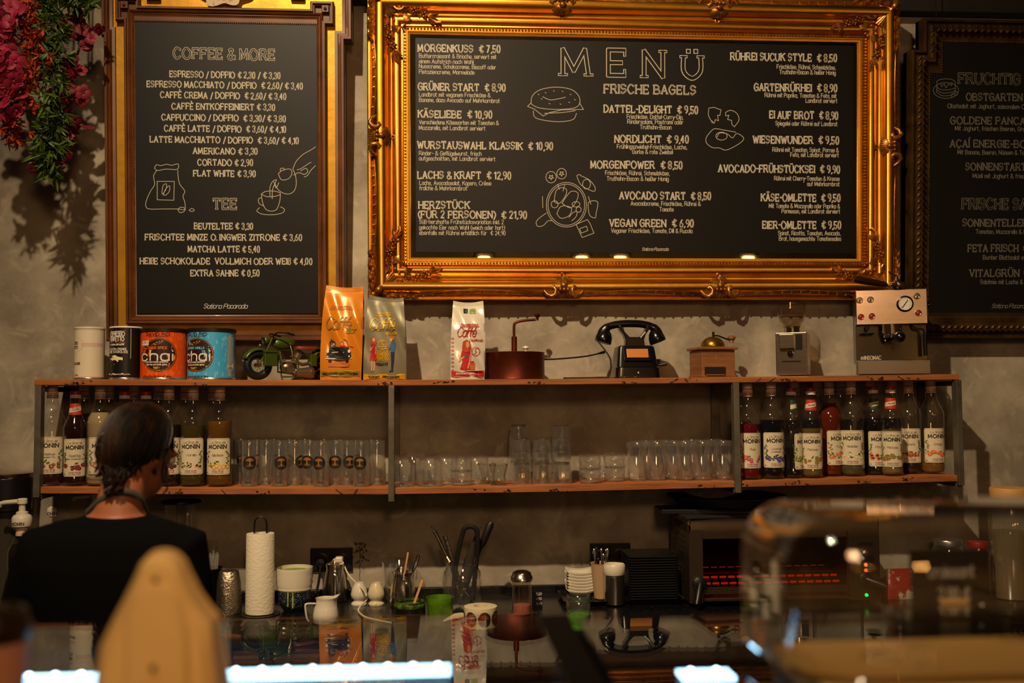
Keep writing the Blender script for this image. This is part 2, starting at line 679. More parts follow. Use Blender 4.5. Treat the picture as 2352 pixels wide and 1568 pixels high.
wallbox('wall_back', ((RX0 + RX1) / 2, .06, RZ1 / 2), (RX1 - RX0, .12, RZ1), PLASTER)
DARKWALL = mat('dark_room_paint', '#9a8668', .8, noise=(1.5, '#7a6850', .4, .6))
wallbox('wall_front', ((RX0 + RX1) / 2, RY0 - .06, RZ1 / 2), (RX1 - RX0, .12, RZ1), DARKWALL)
wallbox('wall_left', (RX0 - .06, RY0 / 2, RZ1 / 2), (.12, -RY0, RZ1), DARKWALL)
wallbox('wall_right', (RX1 + .06, RY0 / 2, RZ1 / 2), (.12, -RY0, RZ1), DARKWALL)
wallbox('floor', ((RX0 + RX1) / 2, RY0 / 2, -.05), (RX1 - RX0, -RY0, .1), mat('dark_floor', '#3a322a', .5, noise=(3, '#2a241e', .4, .6)))
wallbox('ceiling', ((RX0 + RX1) / 2, RY0 / 2, RZ1 + .05), (RX1 - RX0, -RY0, .1), mat('dark_ceiling', '#6e675c', .9))
# dark beam running along the top of the back wall
zb = W(2200, 42, 0).z
tag(MB().box(((RX0 + RX1) / 2, -.03, zb + .25), (RX1 - RX0 - .02, .06, .5)).build('trim_1', mat('dark_beam', '#1d1813', .8, noise=(6, '#0e0b08', .4, .6)), smooth=0, bevel=.006), kind='structure')


# ================================================================== menu boards
class Board:
    def __init__(s, name, label, cx, py, Y0, lean):
        p = W(cx, py, Y0)
        s.o = thing(name, label, 'menu board', p)
        s.o.rotation_euler = (math.radians(lean), 0, 0)
        s.R = Rx(math.radians(lean))
        s.p = p

    def B(s, px, py, ly=0.):
        n = s.R @ V((0, -1, 0))
        q = s.p + s.R @ V((0, ly, 0))
        d = ray(px, py)
        P = EYE + d * ((q - EYE).dot(n) / d.dot(n))
        return s.R.transposed() @ (P - s.p)

    def text(s, mb, x0, x1, yb, cap, txt, wid=1.9, **k):
        a, b = s.B(x0, yb), s.B(x1, yb)
        c = s.B((x0 + x1) / 2, yb)
        sc = (b.x - a.x) / (x1 - x0)
        if k.get('inline'):
            k['inline'] = (k['inline'] * sc, 1)
        write(mb, txt, a.x, b.x, c.z, cap * sc, s.fm, wid * sc, **k)

    def draw(s, mb, lines, wid=1.5):
        for L in lines:
            sm = isinstance(L, tuple)
            pts = list(L)
            if sm:
                q = catmull([(p[0], p[1], 0) for p in pts], 5)
                pts = [(p.x, p.y) for p in q]
            loc = [s.B(p[0], p[1]) for p in pts]
            mb.ribbon([(p.x, p.z) for p in loc], wid * .00155, s.fm, 0, .0006)


def H(bd, mb, L, wid, cap, **k):
    for x0, x1, yb, t in L:
        bd.text(mb, x0, x1, yb, cap, t, wid, **k)


# ------------------------------------------------------------------ left board: wood and old gold
b1 = Board('menu_board', 'tall chalk menu headed Coffee and More in brown and dull gold eared frame', 520, 783, -.048, 4.0)
xl0, xl1 = b1.B(237, 40).x, b1.B(810, 40).x
yl0, yl1 = b1.B(246, 500).x, b1.B(795, 500).x
zt, ze, z0 = b1.B(520, -60).z, b1.B(520, 92).z, 0.
poly = [(yl0, z0), (yl1, z0), (yl1, ze), (xl1, ze), (xl1, zt), (xl0, zt), (xl0, ze), (yl0, ze)]
MB().prism(poly, .012, .036).build('backing_frame', OLDGOLD, b1.o, smooth=0)
MB().sweep(poly, [(0, -.036), (0, .020), (.004, .030), (.012, .030), (.015, .022), (.022, .024), (.026, .014), (.036, .012), (.040, -.010)]).build('outer_moulding', WALNUT, b1.o)
# gilded flat field between the mouldings
gi = [(yl0 + .03, z0 + .03), (yl1 - .03, z0 + .03), (yl1 - .03, ze + .03), (xl1 - .03, ze + .03), (xl1 - .03, zt - .03), (xl0 + .03, zt - .03), (xl0 + .03, ze + .03), (yl0 + .03, ze + .03)]
MB().prism(gi, -.004, .02).build('gilded_flat', OLDGOLD, b1.o, smooth=0)
ax0, ax1, az0, az1 = b1.B(292, 400).x, b1.B(752, 400).x, b1.B(520, 744).z, b1.B(520, 22).z
ix0, ix1, iz0, iz1 = b1.B(314, 400).x, b1.B(732, 400).x, b1.B(520, 724).z, b1.B(520, 56).z
ear = .028
eh = .055
pin = [(ax0, az0), (ax1, az0), (ax1, az1 - eh - .0), (ax1 + ear, az1 - eh), (ax1 + ear, az1 + ear), (ax1 - eh, az1 + ear), (ax1 - eh, az1), (ax0 + eh, az1), (ax0 + eh, az1 + ear), (ax0 - ear, az1 + ear), (ax0 - ear, az1 - eh), (ax0, az1 - eh)]
MB().sweep(pin, [(0, 0), (0, .026), (.004, .032), (.009, .032), (.011, .024), (.014, .024), (.0165, .018)]).prism(pin, -.012, .004).build('inner_moulding', WALNUT, b1.o)
rect = [(ax0 + .012, az0 + .012), (ax1 - .012, az0 + .012), (ax1 - .012, az1 - .012), (ax0 + .012, az1 - .012)]
dd = ix0 - ax0 - .012
MB().sweep(rect, [(0, 0), (0, .022), (.004, .027), (.008, .024), (.011, .018), (dd - .008, .019), (dd - .004, .014), (dd, .012), (dd, -.01)]).build('inner_moulding', WALNUT, b1.o)
mb = MB()
for k in range(150):
    t = k / 149
    for xx in (ix0 - .004, ix1 + .004):
        mb.ball((xx, -.016, iz0 + (iz1 - iz0) * t), .0022, 5, 4)
for k in range(95):
    t = k / 94
    for zz in (iz0 - .004, iz1 + .004):
        mb.ball((ix0 + (ix1 - ix0) * t, -.016, zz), .0022, 5, 4)
mb.build('bead_moulding', GOLDD, b1.o)
for sx in (ax0 + .002, ax1 - .002):
    MB().box((sx, -.022, az1 + .002), (.026, .012, .026)).ball((sx, -.03, az1 + .002), .006, 8, 6).build('corner_block', WALNUT, b1.o, smooth=0, bevel=.002)
MB().box(((ix0 + ix1) / 2, -.010, (iz0 + iz1) / 2), (ix1 - ix0 + .004, .004, iz1 - iz0 + .004)).build('mirror_glass', MIRROR, b1.o, smooth=0)
MB().box(((ix0 + ix1) / 2, -.014, (iz0 + iz1) / 2 + .001), (ix1 - ix0 - .006, .003, iz1 - iz0 - .010)).build('blackboard_panel', BOARD, b1.o, smooth=0)
b1.fm = lambda x, z, l=0.: (x, -.0158 - l, z)
mb = MB()
cx = b1.B(518, 4).x
zc = b1.B(518, -14).z
pl = []
for k in range(48):
    a = 2 * pi * k / 48
    r = 1 + .16 * math.cos(6 * a) + .06 * math.cos(3 * a)
    pl.append((cx + .082 * r * math.cos(a), zc + .052 * r * math.sin(a)))
mb.prism(pl, -.034, .0)
mb.tube([(cx + x, -.036, zc - .008 + z) for x, z in circ(0, 0, .033, 20, rz=.020)], .004, 6)
mb.build('crest_ornament', CREAM, b1.o)
for px in (355, 685):
    c = b1.B(px, 0)
    MB().box((c.x, -.014, c.z + .004), (.05, .02, .02)).build('moulding_block', WALNUT, b1.o, smooth=0, bevel=.003)
ch = MB()
H(b1, ch, [(402.5, 634, 138, 'COFFEE & MORE'), (493, 547, 481, 'TEE')], 5.0, 23, serif=True, inline=2.4, jit=.12)
H(b1, ch, [(393, 646, 181, 'ESPRESSO / DOPPIO € 2,30 / € 3,30'), (341, 697, 204.5, 'ESPRESSO MACCHIATO / DOPPIO  € 2,60/ € 3,40'), (372, 659, 228.5, 'CAFFÈ CREMA / DOPPIO  € 2,60/ € 3,40'),
            (398, 633.5, 254, 'CAFFÈ ENTKOFFEINIERT € 3,30'), (375, 658, 279.5, 'CAPPUCCINO / DOPPIO  € 3,30/ € 3,80'), (381, 659, 304.5, 'CAFFÈ LATTE / DOPPIO  € 3,60/ € 4,10'),
            (348, 687.6, 330, 'LATTE MACCHIATTO / DOPPIO  € 3,60/ € 4,10'), (447, 594, 355.5, 'AMERICANO € 3,30'), (457, 583, 381.5, 'CORTADO € 2,90'), (447, 589.6, 406.5, 'FLAT WHITE € 3,90'),
            (449, 583.5, 527, 'BEUTELTEE € 3,30'), (337, 695, 552.4, 'FRISCHTEE MINZE O. INGWER ZITRONE € 3,60'), (435, 599, 579.4, 'MATCHA LATTE € 5,40'),
            (325, 718.7, 607, 'HEIßE SCHOKOLADE  VOLLMICH ODER WEIß € 4,00'), (440.7, 598, 634, 'EXTRA SAHNE € 0,50')], 2.5, 13.5, serif=True, jit=.25)
b1.text(ch, 470, 569, 708, 10, 'Sationa Pacarada', 1.3, slant=.35, jit=.2, gap=.6)
b1.draw(ch, [((358, 388), (362, 380), (372, 382), (385, 379), (398, 381), (411, 378), (413, 386), (406, 391), (384, 390), (365, 393), (358, 388)),
             ((363, 393), (356, 405), (358, 425), (349, 440), (340, 460), (338, 474), (346, 481), (380, 481), (410, 481), (427, 482), (427, 465), (423, 452), (427, 440), (416, 425), (412, 408), (411, 392)),
             [(364, 418), (403, 418), (402, 461), (364, 460), (364, 418)], ((375, 440), (378, 427), (385, 424), (384, 436), (376, 447), (375, 440)), ((378, 449), (383, 436), (392, 428), (392, 440), (384, 449), (378, 449)),
             ((411, 482), (418, 477), (428, 480), (425, 487), (416, 489), (411, 482)), ((437, 484), (443, 480), (449, 484), (443, 487), (437, 484)),
             ((602, 447), (605, 466), (612, 481), (624, 486), (637, 482), (644, 464), (646, 445)), ((602, 447), (612, 441), (630, 440), (646, 445), (638, 451), (616, 453), (602, 447)), ((603, 455), (596, 458), (597, 468), (607, 474)),
             ((598, 478), (592, 486), (606, 493), (630, 494), (650, 490), (655, 482), (646, 476)), ((622, 452), (622, 432), (628, 418), (637, 414)), ((627, 458), (628, 436), (634, 422)),
             ((637, 414), (634, 425), (644, 440), (662, 447), (676, 441), (682, 425), (680, 404), (674, 390)), ((641, 400), (652, 392), (668, 390), (672, 400), (664, 412), (648, 414), (641, 400)), ((646, 395), (646, 389), (653, 388), (655, 393)),
             ((674, 390), (682, 372), (698, 356), (714, 347), (726, 339)), ((676, 404), (688, 398), (700, 402), (708, 396), (704, 388), (692, 394)), ((700, 408), (708, 404), (716, 392), (726, 382)), ((684, 392), (694, 388), (706, 380), (716, 374)),
             ((631, 419), (636, 433), (642, 421))], 1.25)
ch.build('chalk_lettering', [CHALK, BOARD], b1.o, smooth=0)

# ------------------------------------------------------------------ big board: ornate gilt frame
b2 = Board('menu_board', 'wide chalk menu headed Menü in ornate gilt frame with shell corners', 1450, 689, -.048, 4.0)
L, R = b2.B(845, 340).x, b2.B(2059, 340).x
T, Bo = b2.B(2050, 6).z, 0.
Wd, Ht = R - L, T - Bo
cx0 = (L + R) / 2
fw = (b2.B(943, 340).x - L)
outer = [(L, Bo), (R, Bo), (R, T), (L, T)]


def curvepts(pr, n=4):
    q = catmull([(a, b, 0) for a, b in pr], n)
    return [(p.x, p.y) for p in q]


k = fw / .158
prof = [(0, -.036), (0, .018), (.004 * k, .024), (.011 * k, .024)] + curvepts([(.013 * k, .020), (.024 * k, .037), (.038 * k, .058), (.052 * k, .062), (.066 * k, .052), (.074 * k, .034), (.084 * k, .026)]) + \
    [(.088 * k, .031), (.091 * k, .031), (.093 * k, .026)] + curvepts([(.094 * k, .027), (.106 * k, .036), (.118 * k, .033), (.126 * k, .022)]) + \
    [(.127 * k, .026), (.131 * k, .027), (.134 * k, .018), (.144 * k, .018), (.146 * k, .022), (.150 * k, .021), (.1505 * k, .015), (.158 * k, .012), (.158 * k, -.012)]
MB().sweep(outer, prof).build('gilt_moulding', GOLD, b2.o, smooth=50)


def hprof(d):
    for (a, h1), (b, h2) in zip(prof, prof[1:]):
        if a <= d <= b and b > a:
            return h1 + (h2 - h1) * (d - a) / (b - a)
    return .02


# string of beads
mb = MB()
bd = .139 * k
nx, nz = int((Wd - 2 * bd) / .0118), int((Ht - 2 * bd) / .0118)
for i in range(nx + 1):
    x = L + bd + (Wd - 2 * bd) * i / nx
    for z in (Bo + bd, T - bd):
        mb.ball((x, -.020, z), .0040, 6, 4)
for i in range(1, nz):
    z = Bo + bd + (Ht - 2 * bd) * i / nz
    for x in (L + bd, R - bd):
        mb.ball((x, -.020, z), .0040, 6, 4)
mb.build('bead_moulding', GOLDD, b2.o)


def bunch(mb, P, d, n, nrm, s=1.):
    """a spray of little leaves and berries along a path"""
    d = V(d).normalized()
    sd = d.cross(V(nrm)).normalized()
    c = V(P)
    for i in range(n):
        t = i / max(n - 1, 1)
        sg = 1 if i % 2 else -1
        q = c + d * (.014 * s * i)
        mb.leaf(q, d * .8 + sd * sg * .9, .026 * s, .011 * s, .006, nrm)
        mb.leaf(q, d * .9 - sd * sg * .7, .022 * s, .009 * s, .006, nrm)
        if i % 3 == 1:
            for a in range(4):
                e = q + sd * (math.cos(a * 1.57) * .008 * s) + d * (math.sin(a * 1.57) * .008 * s) + V(nrm) * .006
                mb.ball(e, .0052 * s, 7, 5)
    e = c + d * (.014 * s * n)
    for a in (-.6, 0, .6):
        mb.leaf(e, d + sd * a, .045 * s, .014 * s, .008, nrm, curl=.15)
    mb.tube([e + d * .01, e + d * .04 * s + sd * .008, e + d * .055 * s], [.005, .006, .007], 6)


def corner(fx, fz):
    """carved corner: scallop shell, egg, rosette, leaves; local x,z measured inwards from the outer corner"""
    m = MB()
    X = L if fx > 0 else R
    Z = Bo if fz > 0 else T

    def P(a, b, h):
        return V((X + fx * a, -h, Z + fz * b))
    nrm = V((0, -1, 0))

    def D(a, b, h=0.):
        return V((fx * a, -h, fz * b))
    # rosette on the extreme corner
    c = P(.020, .020, .040)
    m.ball(c, (.011, .010, .011), 12, 8)
    for q in range(18):
        a = 2 * pi * q / 18
        m.leaf(c + V((math.cos(a) * .009, .004, math.sin(a) * .009)), (math.cos(a), .2, math.sin(a)), .014, .006, .004, nrm)
    # egg
    M = Matrix.Identity(3)
    m.ball(P(.041, .035, .074), (.012, .011, .015), 12, 9, M=Ry(fx * fz * .75))
    # scallop shell fanning to the inner corner
    o = P(.047, .043, .066)
    for q in range(17):
        a = -.42 + q / 16 * (pi / 2 + .84)
        ln = .068 - .012 * abs(q - 8) / 8
        e = P(.047 + ln * math.cos(a), .043 + ln * math.sin(a), .034)
        mid = (o + e) / 2 + V((0, .004, 0))
        m.tube([o, mid, e], [.0015, .0032, .0052], 6)
    # acanthus leaves along both outer edges
    for ax in (0, 1):
        for q in range(9):
            t = q / 8
            a, b = .035 + .118 * t, .016 + .006 * math.sin(q * 2.1)
            hh = .040 - .006 * t
            d1, d2 = (1, .55), (1, -.25)
            for (da, db), ln in ((d1, .040 - .010 * t), (d2, .030), ((1, .15), .036)):
                p_ = P(a, b, hh) if ax == 0 else P(b, a, hh)
                dd_ = D(da, db, -.05) if ax == 0 else D(db, da, -.05)
                m.leaf(p_, dd_, ln, .015, .009, nrm, curl=.1)
        tip = P(.165, .018, .036) if ax == 0 else P(.018, .165, .036)
        m.leaf(tip, D(1, .1) if ax == 0 else D(.1, 1), .035, .012, .008, nrm)
        # curled lip between shell and garland
        pts = []
        for q in range(14):
            a = q / 13
            r_ = .024 * (1 - .7 * a)
            an = 4.5 * a
            u, v = .120 - r_ * math.cos(an), .058 + r_ * math.sin(an)
            pts.append(P(u, v, .046) if ax == 0 else P(v, u, .046))
        m.tube(pts, [.004 + .003 * q / 13 for q in range(14)], 7)
        # small fluted fan on the inner corner
        o2 = P(.134, .118, .036) if ax == 0 else P(.118, .134, .036)
        for q in range(8):
            a = -.3 - q * .19
            e = D(math.cos(a), math.sin(a)) if ax == 0 else D(math.sin(a), math.cos(a))
            m.tube([o2, o2 + e * .016 + V((0, -.004, 0)), o2 + e * .030 + V((0, .004, 0))], [.0012, .0028, .003], 5)
        # garland of leaves and berries trailing along the cove
        st = P(.122, .060, .040) if ax == 0 else P(.060, .122, .040)
        bunch(m, st, D(.93, .36, -.02) if ax == 0 else D(.36, .93, -.02), 8, nrm, .92)
    for a, b in ((.136, .128), (.128, .136), (.112, .098), (.098, .112)):
        m.ball(P(a, b, .034), .0055, 8, 6)
    m.build('corner_ornament', GOLDD, b2.o, smooth=50)


for fx, fz in ((1, 1), (-1, 1), (1, -1), (-1, -1)):
    corner(fx, fz)


def cartouche(mid, tang, inw):
    m = MB()
    mid, t, n = V(mid), V(tang), V(inw)
    nrm = V((0, -1, 0))

    def P(a, b, h):
        return mid + t * a + n * b + nrm * h
    for sg in (-1, 1):
        pts = []
        for q in range(16):
            u = q / 15
            an = -2.7 + 4.6 * u
            pts.append(P(sg * (.048 + .020 * math.cos(an)), .026 + .020 * math.sin(an), .052 + .012 * math.sin(u * pi)))
        m.tube([P(sg * .082, .048, .045), P(sg * .072, .028, .05), P(sg * .060, .012, .058), P(sg * .045, .005, .062), P(sg * .032, .014, .064), P(sg * .029, .030, .062), P(sg * .038, .040, .058), P(sg * .046, .036, .056)],
               [.003, .0055, .007, .0085, .0095, .009, .0095, .0085], 8)
    for a in (-.014, 0, .014):
        m.ball(P(a, .031, .066), .0062 + (.001 if a == 0 else 0), 8, 6)
    for q in range(7):
        a = (q - 3) * .0075
        m.tube([P(a * .55, .026, .058), P(a * .8, .014, .054), P(a * 1.15, .001, .042)], [.0028, .0035, .0042], 6)
    m.ball(P(0, .046, .062), (.014, .010, .011), 10, 7)
    for q in range(15):
        a = .12 + (pi - .24) * q / 14
        m.tube([P(.012 * math.cos(a), .046 + .008 * math.sin(a), .060), P(.026 * math.cos(a), .046 + .018 * math.sin(a), .056), P(.042 * math.cos(a), .046 + .030 * math.sin(a), .040)], [.0015, .003, .0042], 6)
    m.tube([P(.007 * math.cos(q * pi / 6), .086 + .007 * math.sin(q * pi / 6), .032) for q in range(12)], .0028, 6, closed=True)
    m.build('shell_cartouche', GOLDD, b2.o, smooth=50)


bx = [b2.B(1291, 640).x, b2.B(1645, 640).x]
tx = [b2.B(1288, 20).x, b2.B(1642, 20).x]
for x in bx:
    cartouche((x, 0, Bo + .006), (1, 0, 0), (0, 0, 1))
for x in tx:
    cartouche((x, 0, T - .006), (1, 0, 0), (0, 0, -1))
zl, zr = b2.B(870, 318).z, b2.B(2030, 342).z
cartouche((L + .006, 0, zl), (0, 0, 1), (1, 0, 0))
cartouche((R - .006, 0, zr), (0, 0, 1), (-1, 0, 0))


def cord(p0, p1, inw, bow):
    m = MB()
    p0, p1, n = V(p0), V(p1), V(inw)
    N = 28
    for off in (-.0045, 0, .0045):
        pts = []
        for i in range(N + 1):
            t = i / N
            q = p0.lerp(p1, t) + n * (.018 + off + bow * math.sin(pi * t))
            d_ = .018 + off + bow * math.sin(pi * t)
            q.y = -(hprof(d_) + .0015)
            pts.append(q)
        m.tube(pts, .0024, 6)
    Lc = (p1 - p0).length
    for i in range(1, int(Lc / .035)):
        t = i * .035 / Lc
        d_ = .018 + bow * math.sin(pi * t)
        q = p0.lerp(p1, t) + n * d_
        q.y = -(hprof(d_) + .003)
        dr = (p1 - p0).normalized()
        m.tube([q - n * .008 - dr * .003, q + nrm0 * .003, q + n * .008 + dr * .003], .0026, 6)
    m.build('ribbon_moulding', GOLDD, b2.o)


nrm0 = V((0, -1, 0))
segs = [L + .165] + bx + [R - .165]
for a, b in zip(segs, segs[1:]):
    cord((a + (.06 if a != segs[0] else 0), 0, Bo), (b - (.06 if b != segs[-1] else 0), 0, Bo), (0, 0, 1), .012)
segs = [L + .165] + tx + [R - .165]
for a, b in zip(segs, segs[1:]):
    cord((a + (.06 if a != segs[0] else 0), 0, T), (b - (.06 if b != segs[-1] else 0), 0, T), (0, 0, -1), .012)
for X, n, zm in ((L, 1, zl), (R, -1, zr)):
    cord((X, 0, Bo + .165), (X, 0, zm - .07), (n, 0, 0), .010)
    cord((X, 0, zm + .07), (X, 0, T - .165), (n, 0, 0), .010)
jx0, jx1, jz0, jz1 = L + .157 * k, R - .157 * k, Bo + .157 * k, T - .157 * k
MB().box(((jx0 + jx1) / 2, -.004, (jz0 + jz1) / 2), (jx1 - jx0 + .004, .004, jz1 - jz0 + .004)).build('mirror_glass', MIRROR, b2.o, smooth=0)
e = .022
MB().sweep([(jx0, jz0), (jx1, jz0), (jx1, jz1), (jx0, jz1)], [(0, .0066), (e, .0070)]).build('mirror_bevel', MIRROR, b2.o, smooth=0)
MB().box(((jx0 + jx1) / 2, -.0095, (jz0 + jz1) / 2 + .0035), (jx1 - jx0 - .040, .005, jz1 - jz0 - .036)).build('blackboard_panel', BOARD, b2.o, smooth=0)
b2.fm = lambda x, z, l=0.: (x, -.0122 - l, z)
ch = MB()
b2.text(ch, 1292, 1358, 173.6, 57, 'M', 10.5, serif=True, inline=6.8)
b2.text(ch, 1396, 1440, 175, 57, 'E', 10.5, serif=True, inline=6.8)
b2.text(ch, 1478, 1527, 178, 57, 'N', 10.5, serif=True, inline=6.8)
b2.text(ch, 1568, 1613, 179.5, 46, 'Ü', 10.5, serif=True, inline=6.8)
H(b2, ch, [(1386.6, 1597, 217, 'FRISCHE BAGELS')], 3.4, 19, serif=True, inline=.5, jit=.1)
H(b2, ch, [(961, 1149, 121.5, 'MORGENKUSS  € 7,50'), (961, 1161, 210, 'GRÜNER START  € 8,90'), (961, 1130, 272, 'KÄSELIEBE  € 10,90'), (960, 1269.5, 343.5, 'WURSTAUSWAHL KLASSIK  € 10,90'), (960, 1173.5, 411.5, 'LACHS & KRAFT  € 12,90'),
            (962, 1079, 479.4, 'HERZSTÜCK'), (962, 1210, 501.5, '(FÜR 2 PERSONEN)  € 21,90'),
            (1386.6, 1601.7, 260.5, 'DATTEL-DELIGHT  € 9,50'), (1411, 1580, 328.8, 'NORDLICHT  € 9,40'), (1356, 1566, 387.5, 'MORGENPOWER  € 8,50'), (1422, 1631, 458.5, 'AVOCADO START  € 8,50'), (1399, 1591.6, 521, 'VEGAN GREEN  € 6,90'),
            (1676, 1919.4, 141.4, 'RÜHREI SUCUK STYLE  € 8,50'), (1730, 1920, 211, 'GARTENRÜRHEI  € 8,90'), (1765.6, 1922, 274, 'EI AUF BROT  € 8,90'), (1728, 1924, 330.6, 'WIESENWUNDER  € 9,50'),
            (1648.5, 1926, 397, 'AVOCADO-FRÜHSTÜCKSEI  € 9,90'), (1746, 1927, 463, 'KÄSE-OMLETTE  € 9,50'), (1749.6, 1929, 525.3, 'EIER-OMLETTE  € 9,50')], 3.0, 15.5, serif=True, jit=.22)
H(b2, ch, [(963, 1139.5, 136, 'Buttercroissant & Brioche, serviert mit'), (963, 1088, 148, 'einem Aufstrich nach Wahl:'), (963, 1138.6, 159.8, 'Nusscreme, Schokocreme, Biscoff oder'), (963, 1089, 172, 'Pistaziencreme, Marmelade'),
            (963, 1126, 224, 'Landbrot mit veganem Frischkäse &'), (963, 1147, 236.5, 'Banane, dazu Avocado auf Mehrkornbrot'), (963, 1145, 287.5, 'Verschiedene Käsesorten mit Tomaten &'), (963, 1114, 300, 'Mozzarella, mit Landbrot serviert'),
            (963, 1105.5, 358, 'Rinder- & Geflügelwurst, frisch'), (963, 1137, 370, 'aufgeschnitten, mit Landbrot serviert'), (963.6, 1127.6, 426, 'Lachs, Avocadosalat, Kapern, Créme'), (963.6, 1072.5, 437.6, 'fraîche & Mehrkornbrot'),
            (963.6, 1155.6, 514.8, 'Süß-herzhafte Frühstücksvariation inkl. 2'), (963.6, 1159, 527.6, 'gekochte Eier nach Wahl (weich oder hart)'), (963.6, 1160, 540, 'ebenfalls mit Rührei erhältlich für  € 24,90'),
            (1438.5, 1567, 274.5, 'Frischkäse, Dattel-Curry-Dip,'), (1440, 1567, 286, 'Rindersalami, Pastrami oder'), (1468.8, 1540, 298, 'Truthahn-Bacon'), (1416, 1576, 343, 'Frühlingszwiebel-Frischkäse, Lachs,'), (1451, 1543, 354.5, 'Gurke & rote Zwiebel'),
            (1389, 1536, 403, 'Frischkäse, Rührei, Schmelzkäse,'), (1392.5, 1533.7, 416, 'Truthahn-Bacon & heißer Honig'), (1447.6, 1607, 473, 'Avocadocreme, Frischkäse, Rührei &'), (1513, 1544.7, 486, 'Tomate'), (1402.6, 1588, 535, 'Veganer Frischkäse, Tomate, Dill & Rucola'),
            (1782, 1916, 160.5, 'Frischkäse, Rührei, Schmelzkäse,'), (1788, 1916, 172.5, 'Truthahn-Bacon & heißer Honig'), (1754, 1918, 225.5, 'Rührei mit Paprika, Tomaten & Feta, mit'), (1848, 1919.5, 237.5, 'Landbrot serviert'), (1779, 1920, 290, 'Spiegelei oder Rührei auf Landbrot'),
            (1772, 1923, 350, 'Rührei mit Tomaten, Spinat, Porree &'), (1813, 1923, 361.5, 'Feta, mit Landbrot serviert'), (1776, 1925, 415.5, 'Rührei mit Cherry-Tomaten & Kresse'), (1851.5, 1925, 428, 'auf Mehrkornbrot'),
            (1764, 1926, 478.5, 'Mit Tomate & Mozzarella oder Paprika &'), (1793, 1926, 490.5, 'Parmesan, mit Landbrot serviert'), (1785, 1927, 540.5, 'Spinat, Ricotta, Tomaten, Avocado,'), (1787, 1928, 553, 'Brot, hausgemachte Tomatensalsa')], 1.3, 9.0, jit=.15)
b2.text(ch, 1473, 1533, 576, 6.5, 'Sationa Pacarada', 1.1, slant=.35, jit=.2, gap=.6)
bur = [((1219, 240), (1222, 222), (1240, 208), (1275, 202), (1310, 207), (1328, 222), (1330, 240), (1316, 250), (1275, 253), (1236, 249), (1219, 240)),
       [(1220, 237), (1211, 246), (1226, 252), (1247, 268), (1262, 260), (1290, 254), (1339, 253), (1330, 238)], ((1224, 256), (1228, 271), (1250, 278), (1285, 281), (1315, 276), (1323, 262)), ((1246, 224), (1262, 231), (1280, 229), (1298, 225)), ((1250, 262), (1290, 260), (1320, 256))]
bur += [[(x, y), (x + 2.5, y + 1.5)] for x, y in ((1235, 218), (1242, 228), (1251, 214), (1270, 210), (1290, 211), (1308, 218), (1318, 230), (1260, 239), (1285, 240), (1305, 236))]
egg = [((1626, 250), (1625, 266), (1632, 280), (1634, 284)), [(1626, 250), (1637, 248), (1654, 254), (1651, 267), (1646, 266), (1648, 279), (1641, 276), (1638, 285), (1633, 279)], ((1664, 260), (1676, 255), (1690, 262), (1695, 277), (1684, 293)),
       [(1664, 260), (1665, 268), (1672, 266), (1669, 276), (1678, 278), (1679, 288), (1685, 293)], ((1645, 316), (1651, 307), (1668, 309), (1680, 318), (1690, 308), (1705, 317), (1702, 326), (1686, 337), (1665, 346), (1650, 341), (1634, 340), (1621, 330), (1620, 318), (1630, 304), (1640, 297), (1660, 300), (1688, 305))]
egg.append(tuple((a, b) for a, b in circ(1655, 314, 13, 12, rz=9)))
pan = [tuple(circ(1300, 471, 46, 18, rz=51)), tuple(circ(1300, 471, 42, 18, rz=47)), ((1254, 490), (1240, 500), (1231, 510), (1234, 520), (1246, 519), (1258, 508), (1266, 508)), tuple(circ(1265, 408, 12, 10, rz=13)), tuple(circ(1289, 400, 11, 10, rz=12)),
       ((1324, 404), (1330, 402), (1334, 405), (1352, 414), (1365, 430), (1364, 440), (1350, 436), (1334, 426), (1326, 412), (1324, 404)), tuple(circ(1346, 424, 9, 10, rz=11)), ((1350, 466), (1360, 462), (1372, 466), (1368, 490), (1366, 501), (1354, 496), (1350, 480), (1350, 466)),
       [(1322, 516), (1348, 505), (1354, 514), (1363, 536), (1336, 546), (1322, 516)], [(1330, 526), (1346, 520), (1349, 530), (1334, 536), (1330, 526)],
       ((1272, 464), (1276, 440), (1288, 432), (1300, 436), (1298, 450), (1284, 468), (1272, 464)), ((1290, 468), (1300, 452), (1312, 440), (1326, 444), (1324, 460), (1310, 478), (1290, 468)), ((1278, 492), (1286, 476), (1300, 474), (1312, 480), (1306, 496), (1288, 502), (1278, 492)),
       tuple(circ(1273, 470, 8, 10)), tuple(circ(1322, 470, 9, 10, rz=6)), ((1306, 500), (1314, 490), (1324, 486), (1322, 498), (1312, 508)), tuple(circ(1328, 482, 6, 8)), ((1280, 424), (1284, 436)), ((1296, 426), (1292, 440)), ((1246, 478), (1245, 452)), ((1350, 452), (1356, 470))]
for cx_, cy_ in ((1265, 408), (1289, 400)):
    pan.append([(cx_ + (6 if q % 2 else 2.4) * math.cos(q * pi / 5 - pi / 2), cy_ + (6 if q % 2 else 2.4) * math.sin(q * pi / 5 - pi / 2)) for q in range(11)])
b2.draw(ch, bur + egg + pan, 1.3)
ch.build('chalk_lettering', [CHALK, BOARD], b2.o, smooth=0)
MB().tube([(cx0 - .5, .034, T - .03), (cx0, .1, T + .35), (cx0 + .5, .034, T - .03)], .0015, 5).build('hanging_wire', CABLE, b2.o)

